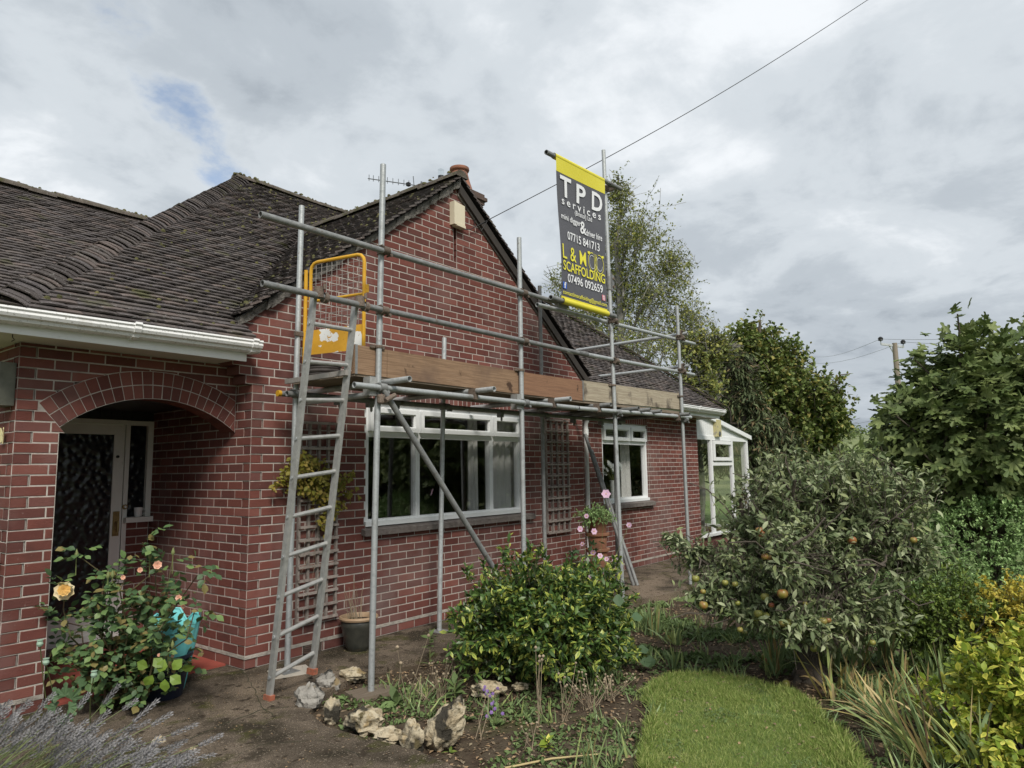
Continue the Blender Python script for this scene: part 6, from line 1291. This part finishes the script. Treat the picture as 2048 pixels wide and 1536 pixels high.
# hedgerow trees and hedges on the far hill
P = []
for k in range(2600):
    a = rng.uniform(R(-14), R(20)); rr_ = rng.choice([420, 520, 640, 760, 860, 960, 1040])+rng.normal()*7; x, y = rr_*math.cos(a), rr_*math.sin(a)
    if mnoise.noise(Vector((x*.012, y*.012, 9))) < -.12: continue
    for q in range(9): P.append((x+rng.normal()*3.2, y+rng.normal()*3.2, terrain(x, y)+abs(rng.normal())*3.2+1))
P = np.array(P); o = leaf_mesh('hedgerows', P, rdir(len(P)), rdir(len(P), 1), rng.uniform(1.5, 3.5, len(P)), T_small(.9), 'leaf_far'); tag(o, 'distant hedgerow trees across the green hillside', 'hedgerow')

# ---------------------------------------------------------------- utility pole and lines
D_ = 42.0; pt, pb = atd(1789, 686, D_), atd(1800, 800, D_); up = thing('utility_pole', (pb[0], pb[1], terrain(pb[0], pb[1])), 'wooden electricity pole with a steel crossarm beyond the garden', 'utility pole')
m = MB(); m.tube([(pb[0], pb[1], terrain(pb[0], pb[1])-.3), (pt[0], pt[1], pt[2])], [.19, .14], 12); m.build('pole', 'wood_pole', up, True)
a, b = atd(1762, 688, D_), atd(1808, 694, D_); m = MB(); m.bar(a, b, .12, .1); m.build('crossarm', 'galv', up); m = MB(); m.bar(atd(1778, 690, D_), atd(1787, 706, D_), .05, .05); m.build('stay', 'galv', up)
tops = []
for u, v in ((1761, 678), (1806, 684)):
    c = atd(u, v, D_); tops.append(c); m = MB(); m.tube([c+np.array([0, 0, -.28]), c], .03, 6); ins_ = m.build('pin', 'galv', up); m = MB(); m.lathe(c+np.array([0, 0, -.12]), [(.05, 0), (.14, .03), (.12, .1), (.15, .14), (.1, .22), (.03, .26)], 10); m.build('insulator', 'black', ins_, True)
for i, (c, le, re, lab) in enumerate(((tops[0], (1610, 712), (2120, 652), 'upper electricity wire crossing the sky past the pole'), (tops[1], (1610, 726), (2120, 668), 'lower electricity wire crossing the sky past the pole'))):
    l, r_e = atd(*le, 75), atd(*re, 30); m = MB(); m.tube([l+(c-l)*t+np.array([0, 0, -.5*math.sin(math.pi*t)]) for t in np.linspace(0, 1, 9)]+[c+(r_e-c)*t+np.array([0, 0, -.25*math.sin(math.pi*t)]) for t in np.linspace(.1, 1, 8)], .011, 5); tag(m.build('power_line', 'cable_far'), lab, 'cable')
for v0, v1, lab in ((852, 825, 'thin low wire sloping above the hillside'), (866, 842, 'fainter low wire under the other one above the hillside')):
    m = MB(); m.tube([atd(1690, v0, 60), atd(1830, v1, 52)], .012, 5); tag(m.build('low_wire', 'cable_far'), lab, 'cable')

# ---------------------------------------------------------------- irises
def blade_mesh(m, base, d, L, wid, bend, r):
    base = np.asarray(base, float); d = unit(d); s = unit(np.cross(d, [0, 0, 1])+rng.normal(size=3)*.25); nrm = np.cross(s, d); V = []
    dz_ = bend
    for i, (t, w_) in enumerate(((0, .7), (.3, 1), (.6, .85), (.85, .45), (1, .03))):
        c = base+d*L*t+np.array([d[0], d[1], 0])*L*dz_*t*t-np.array([0, 0, 1])*L*dz_*.75*t*t; V += [c-s*wid*w_/2, c+nrm*wid*.12*w_, c+s*wid*w_/2]
    m.add(V, [(3*i+k, 3*i+k+1, 3*i+4+k, 3*i+3+k) for i in range(4) for k in range(2)], r)
def iris(u, v, n, L, spread, lab, dry=.15, z=-.14, wid=.022, lean=(0, 0), bend=.25, base=None):
    c = atz(u, v, z) if base is None else np.asarray(base, float); t = thing('iris_clump', tuple(c), lab, 'iris', 'sword-leaved irises in the bed')
    for i in range(int(n*1.55)):
        a = rng.uniform(0, 6.28); r0 = rng.uniform(0, .09); f = rng.normal()*spread; f2 = rng.normal()*spread*.6; d = AR*(f+lean[0])+np.array([AF[0], AF[1], 0])*(f2+lean[1])+np.array([0, 0, 1.0])
        m = MB(); blade_mesh(m, c+np.array([r0*math.cos(a), r0*math.sin(a), -.01]), d, L*rng.uniform(.6, 1.1), wid*rng.uniform(.7, 1.2), abs(rng.normal())*bend, random.random()); m.build('blade', 'iris_dry' if random.random() < dry else 'iris', t, True, 60)
iris(1305, 1268, 22, .38, .30, 'tall iris clump by the end of the concrete path', .05); iris(1345, 1285, 12, .26, .35, 'short iris clump right of the tall one by the path', .1); iris(1352, 1338, 12, .24, .18, 'small iris clump at the far edge of the lawn', .05); iris(1384, 1345, 7, .14, .3, 'very small iris tuft next to the lawn edge', .0)
iris(1545, 1345, 18, .42, .32, 'iris clump with windfall apples caught at its base', .2); iris(1660, 1340, 18, .46, .2, 'dark iris clump right of the apple trunk', .1); iris(1720, 1335, 18, .52, .22, 'iris clump in the shade under the apple branches', .15); iris(1775, 1330, 16, .5, .25, 'iris clump beside the feathery shrub', .2)
iris(1738, 1410, 22, .3, .5, 'ragged iris clump with many dry leaves at the lawn corner', .55); iris(1800, 1400, 20, .36, .4, 'half dry iris clump behind the lawn edge', .4); iris(1885, 1395, 26, .42, .26, 'fresh fan of iris leaves next to the lime yellow shrub', .0, wid=.028, bend=.1)
iris(1850, 1530, 26, .52, .3, 'long iris leaves leaning over the lawn', .25, lean=(-.55, .1)); iris(1905, 1500, 20, .5, .35, 'tangled iris leaves under the lime yellow shrub', .3, lean=(-.35, .2)); iris(1800, 1475, 16, .4, .4, 'bent iris leaves at the right side of the lawn', .3, lean=(-.7, .2)); iris(1180, 1536, 12, .3, .18, 'thin grassy iris tuft in the bare soil', .1, wid=.008); iris(1960, 1540, 16, .5, .4, 'iris leaves half hidden by the lime yellow shrub', .35)
iris(1670, 1395, 9, .42, .22, 'bent straw-coloured iris leaves standing before the apple tree', .9, lean=(-.05, 0), bend=.5)
iris(1700, 1375, 16, .34, .5, 'dry iris tangle between the apple trunk and the lawn corner', .6, bend=.5); iris(1770, 1440, 18, .36, .5, 'mixed green and straw iris leaves behind the leaning ones', .45, lean=(-.3, .1), bend=.4); iris(1840, 1440, 18, .38, .45, 'straw-coloured iris clump below the fresh fan', .5, bend=.4); iris(1600, 1330, 14, .36, .35, 'iris leaves at the left side of the apple trunk', .15); iris(1840, 1350, 16, .45, .3, 'iris clump in front of the feathery shrub', .25)
for k, (u, v, L, lab) in enumerate(((1862, 1536, .62, 'dark purplish dry stalk among the leaning iris leaves'), (1905, 1500, .6, 'dark dry stalk beside the lime yellow shrub'))):
    b = atz(u, v, -.14); m = MB(); m.tube([b, b+np.array([.01, .02, L*.5]), b+np.array([-.02, .05, L])], [.007, .005, .003], 6); tag(m.build('dry_stalk', 'stem_rose', None, True), lab, 'stalk')
# fallen stick across the soil
a, b = atz(1010, 1536, -.135), atz(1200, 1508, -.135); m = MB(); m.tube([a, (a+b)/2+np.array([0, .01, .01]), b], [.006, .006, .004], 6); tag(m.build('stick', 'iris_dry', None, True), 'long pale dry stick lying on the soil by the lawn', 'stick')

# ---------------------------------------------------------------- rose bush
rb = np.array([-1.02, -.16, -.10]); ro = thing('rose_bush', tuple(rb), 'rose bush with one large cream bloom in front of the porch', 'rose bush')
tips = [(130, 1185), (155, 1110), (110, 1240), (285, 1085), (310, 1130), (345, 1120), (395, 1150), (390, 1220), (350, 1200), (250, 1160), (220, 1180), (180, 1200), (300, 1180), (240, 1250), (180, 1290), (330, 1270), (360, 1330), (290, 1320), (210, 1340), (150, 1330), (90, 1300), (340, 1245), (270, 1230), (205, 1140)]
RE, RG = [], []
for i, (u, v) in enumerate(tips):
    q = atd(u, v, random.uniform(4.6, 5.15)); pts, rs = limb(rb+rng.normal(size=3)*np.array([.06, .05, 0]), q, .009, .0035, .05, 6); m = MB(); m.tube(pts, rs, 6); m.build('stem', 'stem_rose', ro, True)
    for s in (2, 3, 4, 5, 6):
        for k in range(4 if s > 3 else 3):
            p = pts[s]+rng.normal(size=3)*.035; out_ = unit(rng.normal(size=3)+np.array([0, 0, .15])); RE.append(p); RG.append(out_)
P, D, Nn = [], [], []
for p, o_ in zip(RE, RG):     # compound leaf: five leaflets
    s = unit(np.cross(o_, [0, 0, 1]))
    for f, sd in ((.045, 1), (.045, -1), (.085, 1), (.085, -1), (.11, 0)):
        P.append(p+o_*f); D.append(unit(o_*(.5 if sd else 1)+s*sd*.9+np.array([0, 0, -.15]))); Nn.append(np.array([0, 0, 1.0])+rng.normal(size=3)*.4+(CAM-p)/5*.35)
P, D, Nn = map(np.array, (P, D, Nn)); k = len(P); L = rng.uniform(.04, .072, k); tpl = T_leaf(.72, .12, .12); od = np.argsort((P-CAM)@AF); lm_ = leaf_object_mesh(tpl, 'leaf_rose')
leaf_parts(ro, lm_, P[od[:260]], D[od[:260]], Nn[od[:260]], L[od[:260]]); leaf_mesh('foliage', P[od[260:]], D[od[260:]], Nn[od[260:]], L[od[260:]], tpl, 'leaf_rose', ro)
def rose_flower(c, rad, material, layers, parent, name='bloom', face=None):
    face = unit(CAM-c+np.array([0, 0, .8])) if face is None else face; ax = unit(np.cross(face, [0, 0, 1])); ay = np.cross(face, ax); P, D, Nn, Ls = [], [], [], []
    for l in range(layers):
        k = 5+l; rr = rad*(l+.6)/layers; tilt = .35+.9*(1-l/layers)
        for i in range(k):
            a = 2*math.pi*(i+.5*l)/k; rd = ax*math.cos(a)+ay*math.sin(a); P.append(c+rd*rr*.25-face*rad*.12*l); D.append(unit(rd+face*tilt)); Nn.append(unit(face-rd*tilt*.6)); Ls.append(rr*1.0+rad*.12)
    o = leaf_mesh(name, P, D, Nn, np.array(Ls), T_leaf(1.25, .28, .05), material, parent, None); return o
rose_flower(atd(128, 1182, 4.63), .056, 'petal_cream', 4, ro); rose_flower(atd(128, 1180, 4.58), .034, 'petal_gold', 5, ro)
for u, v, r0 in ((315, 1130, .027), (280, 1140, .017), (246, 1155, .015), (357, 1196, .020), (366, 1213, .014), (408, 1174, .014), (318, 1310, .011), (345, 1312, .011)): rose_flower(atd(u, v, 4.65), r0, 'petal_peach', 3, ro)
for u, v in ((153, 1108), (346, 1105), (216, 1152), (225, 1150), (345, 1290), (337, 1305), (300, 1112)):
    c = atd(u, v, 4.7); m = MB(); m.lathe(c, [(.003, -.02), (.011, -.008), (.012, .004), (.006, .02), (.001, .034)], 8); m.tube([c+np.array([0, 0, -.02]), c+np.array([.01, .02, -.14])], .003, 5); m.build('bud', 'stem_green', ro, True)
# bright leaves low on the bush, over the blue pot
P = np.array([atd(u, v, 4.55) for u, v in ((296, 1335), (305, 1350), (318, 1345), (330, 1358), (345, 1340), (340, 1352), (362, 1338), (325, 1335))]); D = np.array([AR*x+np.array([0, 0, z]) for x, z in ((-1, .4), (-.4, -.6), (.2, .5), (0, -.7), (.5, .6), (.8, -.5), (1, .1), (-.6, .6))]); leaf_parts(ro, leaf_object_mesh(T_leaf(.8), 'leaf_lime_rose'), P, D, (CAM-P)+rng.normal(size=P.shape)*1.2, .085)
# poppy seed heads
for u, v, ub, lab in ((92, 1325, 125, 'green poppy seed head standing tallest before the porch pier'), (80, 1288, 100, 'green poppy seed head beside the rose leaves at the pier'), (188, 1350, 180, 'round poppy seed head among the rose leaves')):
    c = atd(u, v, 4.3); b = atz(ub, 1450, -.1); t = thing('poppy', tuple(b), lab, 'poppy', 'poppy seed heads'); m = MB(); m.tube([b, (b+c)/2+np.array([-.01, 0, .02]), c], [.004, .003, .0028], 6); m.build('stem', 'stem_green', t, True)
    m = MB(); m.lathe(c, [(.004, -.018), (.014, -.012), (.019, .0), (.015, .014), (.010, .018), (.018, .021), (.018, .025), (.0, .027)], 12); m.build('seed_head', 'poppy', t, True)
P0 = atz(128, 1475, -.1); t = thing('poppy_leaves', tuple(P0), 'ragged blue-green leaves behind the lavender', 'plant'); P = np.array([atd(u, v, 4.2) for u, v in ((120, 1400), (130, 1395), (140, 1400), (115, 1415), (135, 1415), (125, 1430))]); leaf_parts(t, leaf_object_mesh(T_fig(), 'leaf_big'), P, np.array([AR*x+np.array([0, 0, z]) for x, z in ((-.6, 1), (0, 1), (.7, .8), (-1, .1), (1, .1), (.1, -.4))]), (CAM-P), .10)

# ---------------------------------------------------------------- lavender
lb = atd(60, 1690, 3.3); lb[2] = -.1; la = thing('lavender', tuple(lb), 'grey-purple lavender bush with long leaning spikes at the path corner', 'lavender')
sp = MB(); n_ = 7
for i in range(n_):
    z = i/n_
    for k in range(6):
        a = 2*math.pi*k/6+i*.5; r0 = .13*(1-.5*abs(z-.4)); c = np.array([r0*math.cos(a), r0*math.sin(a), z]); d_ = np.array([math.cos(a), math.sin(a), 1.1])*.085; s_v = np.array([-math.sin(a), math.cos(a), 0])*.06
        sp.add([c-s_v*.5, c+d_*.5-s_v, c+d_*1.1, c+d_*.5+s_v, c+s_v*.5], [(0, 1, 2), (0, 2, 4), (4, 2, 3)])
sp.tube([(0, 0, 0), (0, 0, 1.05)], [.05, .02], 5); spm = sp.mesh('flower_spike'); spm.materials.append(MATS['lav']); stems = MB()
SPK = [(240, 1368), (275, 1398), (318, 1398), (345, 1425), (396, 1447), (446, 1468), (432, 1508), (180, 1385), (110, 1385), (220, 1420), (60, 1400), (40, 1420), (300, 1440), (270, 1450), (330, 1475), (375, 1480)]
for i in range(190):
    if i < len(SPK): u, v = SPK[i]; dd_ = random.uniform(3.3, 3.7)
    else: u = random.uniform(-60, 400); v = 1400+max(0, (u-60)*.26)+abs(random.gauss(0, 62)); dd_ = random.uniform(2.9, 3.75)
    tip = atd(u, v, dd_); ux_ = u-random.uniform(60, 170); base_ = atd(ux_-random.uniform(50, 190), 1640+random.uniform(0, 60), dd_+random.uniform(-.05, .1)); base_[2] = max(-.1, base_[2]); dr = unit(tip-base_); L = random.uniform(.08, .17)
    o = link('flower_spike', spm, None, la); q = dr; sx = unit(np.cross(q, [0, 1, .2])); sy = np.cross(q, sx); M_ = Matrix.Identity(4)
    for j in range(3): M_[j][0], M_[j][1], M_[j][2], M_[j][3] = sx[j]*.075, sy[j]*.075, q[j]*L, tip[j]-q[j]*L
    o.matrix_basis = M_; stems.tube([base_, base_+(tip-base_)*.5+np.array([0, 0, .015]), tip-dr*L*.9], [.0022, .002, .0016], 4, cap=False, r=random.random())
tag(stems.build('stems', 'lav_stem', la), kind='stuff')
e, g_ = blob_twigs(atd(70, 1640, 3.3), (.55, .4, .22), 300, 2.2, .4, .3, 1.8, -.12, .5, .8); P, D, Nn = leaves_on(e, g_, 9, .1, .5); leaf_mesh('foliage', P, D, Nn, rng.uniform(.03, .055, len(P)), T_small(.14), 'lav_stem', la)

# ---------------------------------------------------------------- climber on the first trellis
cb = np.array([.70, -.06, -.1]); cl_ = thing('climber', tuple(cb), 'yellow-green climbing plant on the trellis behind the ladder', 'climber')
m = MB(); m.tube([cb, (.66, -.06, .4), (.72, -.06, .8), (.6, -.07, 1.15), (.68, -.07, 1.5)], [.006, .005, .004, .004, .003], 6); m.build('stem', 'bark', cl_, True); E_, G_ = [], []
for (u, v, ru, rv_, n_) in ((630, 960, 55, 38, 190), (590, 945, 26, 22, 40), (660, 1000, 30, 30, 60), (615, 925, 30, 18, 36), (690, 960, 16, 30, 16), (650, 1050, 10, 26, 16), (555, 968, 12, 7, 5), (700, 990, 14, 14, 10)):
    for k in range(n_): q = aty(u+random.gauss(0, .5)*ru, v+random.gauss(0, .5)*rv_, -.07-abs(random.gauss(0, .05))); E_.append(q); G_.append(unit(np.array([random.gauss(0, .7), -.5, random.gauss(-.2, .6)])))
E_, G_ = np.array(E_), np.array(G_); P, D, Nn = leaves_on(E_, G_, 3, .05, .7, .3); Nn = Nn+np.array([-.3, -1.2, 0]); leaf_mesh('foliage', P, D, Nn, rng.uniform(.03, .058, len(P)), T_leaf(.6), 'leaf_climber', cl_); twig_mesh('twigs', E_, G_, .09, .0018, 'stem_rose', cl_)
for i in range(9):
    a = aty(random.uniform(610, 660), random.uniform(1000, 1180), -.05); m = MB(); m.tube([a, a+np.array([random.gauss(0, .05), -.01, .1]), a+np.array([random.gauss(0, .08), -.01, .22])], .0015, 4); m.build('tendril', 'dry', cl_)

# ---------------------------------------------------------------- plant on the tower, anemones
pt_ = thing('trailing_plant', tuple(PLANTER_TOP), 'small-leaved trailing plant spilling from the terracotta tower', 'plant'); e, g_ = blob_twigs(PLANTER_TOP+np.array([-.04, -.02, .04]), (.28, .26, .16), 330, 5.1, .3, .35, 2.0, None, .7, .1); P, D, Nn = leaves_on(e, g_, 9, .08, .7, .2); leaf_mesh('foliage', P, D, Nn, rng.uniform(.018, .032, len(P)), T_small(.6), 'leaf_clip', pt_); twig_mesh('twigs', e, g_, .12, .0015, 'stem_rose', pt_)
ab_ = aty(1190, 1225, -1.12); ab_[2] = -.15; an = thing('anemone', tuple(ab_), 'pink flowering anemone in front of the terracotta tower', 'flower')
FL = [(1212, 988, 19), (1173, 1032, 10), (1160, 1058, 12), (1188, 1063, 13), (1165, 1088, 9), (1258, 1050, 12), (1186, 1105, 12), (1200, 1112, 12), (1213, 1118, 10), (1230, 1120, 13), (1205, 1142, 12), (1217, 1150, 12), (1183, 1152, 12), (1228, 1140, 10), (1176, 1120, 9)]
for u, v, s in FL:
    c = aty(u, v, -1.28+random.uniform(-.05, .05)); m = MB(); m.tube([ab_+rng.normal(size=3)*.03, (ab_+c)/2+np.array([random.gauss(0, .04), 0, .05]), c], [.0028, .0022, .0015], 5); m.build('stem', 'stem_green', an, True)
    f_ = unit(CAM-c+rng.normal(size=3)*2.5); ax = unit(np.cross(f_, [0, 0, 1])); ay = np.cross(f_, ax); k = 6; Pp = [c]*k; Dd = [unit(ax*math.cos(2*math.pi*i/k)+ay*math.sin(2*math.pi*i/k)+f_*.25) for i in range(k)]
    fl = leaf_mesh('flower', Pp, Dd, [f_]*k, s/FPX*6.9*.6, T_leaf(1.05, .1, .1), 'petal_pink', an, None); m = MB(); m.lathe(c+f_*.004, [(0, -.006), (.008, 0), (0, .008)], 8); m.build('centre', 'yellow', fl)
P = np.array([aty(1175+random.gauss(0, 16), 1120+random.gauss(0, 28), -1.2) for _ in range(26)]); leaf_parts(an, leaf_object_mesh(T_fig(), 'leaf_big'), P, rdir(26, .3), np.array([0, 0, 1.])+rng.normal(size=(26, 3))*.4, .09)
# broad leaves at the right of the variegated shrub
hb = atz(1235, 1335, -.14); ho = thing('broad_leaf_plant', tuple(hb), 'plant with large rounded leaves at the right foot of the variegated shrub', 'plant')
P = np.array([atd(u, v, 5.7+random.uniform(-.2, .3)) for u, v in ((1200, 1220), (1225, 1200), (1250, 1215), (1215, 1240), (1240, 1245), (1262, 1235), (1195, 1265), (1225, 1275), (1255, 1270), (1275, 1300), (1245, 1310), (1300, 1335), (1280, 1325), (1205, 1295))]); D = np.array([AR*random.uniform(-.3, 1)+np.array([0, 0, random.uniform(-.7, .3)]) for _ in P]); leaf_parts(ho, leaf_object_mesh(T_leaf(1.05, .1, .15), 'leaf_big'), P, D, (CAM-P)/6*.8+np.array([0, 0, .8])+rng.normal(size=P.shape)*.45, .095)
for q in P[::2]: m = MB(); m.tube([hb, (hb+q)/2+np.array([0, 0, .03]), q], .004, 5); m.build('stem', 'stem_green', ho, True)
# ---------------------------------------------------------------- weeds, dry stalks, violets in the bed
def dry_plant(u, v, h, n, lab, head=.008, spread=.18, material='dry', mat2='dry'):
    b = atz(u, v, -.15); t = thing('dry_flower', tuple(b), lab, 'dried flower', 'dried flower stalks in the bed')
    for i in range(n):
        d_ = np.array([random.gauss(0, spread), random.gauss(0, spread), 1.0])*h*random.uniform(.55, 1.05); q = b+d_; m = MB(); m.tube([b+rng.normal(size=3)*.02*np.array([1, 1, 0]), b+d_*.5+rng.normal(size=3)*.015, q], [.0028, .0022, .0016], 5); m.build('stem', material, t)
        m = MB(); m.lathe(q, [(.001, -head), (head, -.3*head), (head*1.1, .4*head), (.002, head*1.3)], 7); m.build('seed_head', mat2, t, True)
dry_plant(805, 1412, .48, 3, 'lone dry stalk with forked tip beside the scaffold foot', .012, .16); dry_plant(880, 1395, .26, 16, 'bushy brown dried flower left of the variegated shrub', .009, .4); dry_plant(850, 1400, .2, 10, 'low dried flower tuft behind the rocks', .008, .5)
dry_plant(1080, 1448, .50, 5, 'tall straight dry stalks before the variegated shrub', .010, .10); dry_plant(1130, 1440, .36, 8, 'branched dry stalks right of the tall ones', .008, .22); dry_plant(1180, 1420, .22, 18, 'dense dried seed heads at the soil near the lawn', .008, .5); dry_plant(1220, 1400, .2, 16, 'dried pale seed heads next to the broad leaves', .008, .5); dry_plant(960, 1480, .34, 3, 'thin dry twigs rising beside the largest rock', .006, .3); dry_plant(1060, 1500, .2, 6, 'short dry stalks in the bare soil', .007, .3)
def rosette(u, v, n, L, lab, material='leaf_weed', tpl=None, up=.5, h=0.0):
    b = atz(u, v, -.145); t = thing('weed', tuple(b), lab, 'weed', 'weeds in the bed'); P = np.array([b+np.array([0, 0, h*random.random()]) for _ in range(n)]); D = np.c_[rng.normal(size=(n, 2)), np.abs(rng.normal(size=n))*up+.15]; leaf_parts(t, leaf_object_mesh(tpl or T_leaf(.42, .1, .25), material), P, D, np.c_[rng.normal(size=(n, 2))*.3, np.ones(n)], rng.uniform(.6, 1.1, n)*L)
    if h: m = MB(); m.tube([b, b+np.array([0, 0, h])], .003, 5); m.build('stem', 'stem_green', t)
rosette(795, 1408, 13, .14, 'leafy thistle rosette beside the scaffold foot'); rosette(910, 1400, 14, .11, 'pale green weed left of the violets', h=.12); rosette(888, 1425, 10, .09, 'low dark green weed behind the big rock', 'leaf_bright'); rosette(690, 1400, 10, .07, 'flat creeping weed between the rocks'); rosette(935, 1440, 9, .08, 'small weed under the violets'); rosette(1095, 1500, 12, .08, 'yellow-green seedling in the bare soil', 'leaf_gold', h=.05); rosette(860, 1330, 16, .09, 'tall young nettle growing by the path edge', 'leaf_weed', h=.3); rosette(900, 1505, 6, .05, 'tiny seedling below the largest rock', 'leaf_bright'); rosette(1130, 1380, 10, .07, 'low weed under the variegated shrub')
for u, v, n_, lab in ((985, 1418, 9, 'purple violas flowering behind the largest rock'), (990, 1450, 5, 'smaller purple violas nearer the soil')):
    b = atz(u, v, -.15); t = thing('viola', tuple(b), lab, 'flower', 'purple violas')
    for i in range(n_):
        c = b+np.array([random.gauss(0, .05), random.gauss(0, .05), random.uniform(.05, .13)]); m = MB(); m.tube([b, c], .0016, 4); m.build('stem', 'stem_green', t); f_ = unit(CAM-c+rng.normal(size=3)); ax = unit(np.cross(f_, [0, 0, 1])); ay = np.cross(f_, ax); leaf_mesh('flower', [c]*5, [unit(ax*math.cos(1.257*k)+ay*math.sin(1.257*k)) for k in range(5)], [f_]*5, .013, T_leaf(.9), 'petal_violet', t, None)
    P = np.array([b]*14); leaf_parts(t, leaf_object_mesh(T_leaf(.6), 'leaf_weed'), P+rng.normal(size=P.shape)*.02, np.c_[rng.normal(size=(14, 2)), np.ones(14)*.8], np.c_[rng.normal(size=(14, 2))*.3, np.ones(14)], .055)
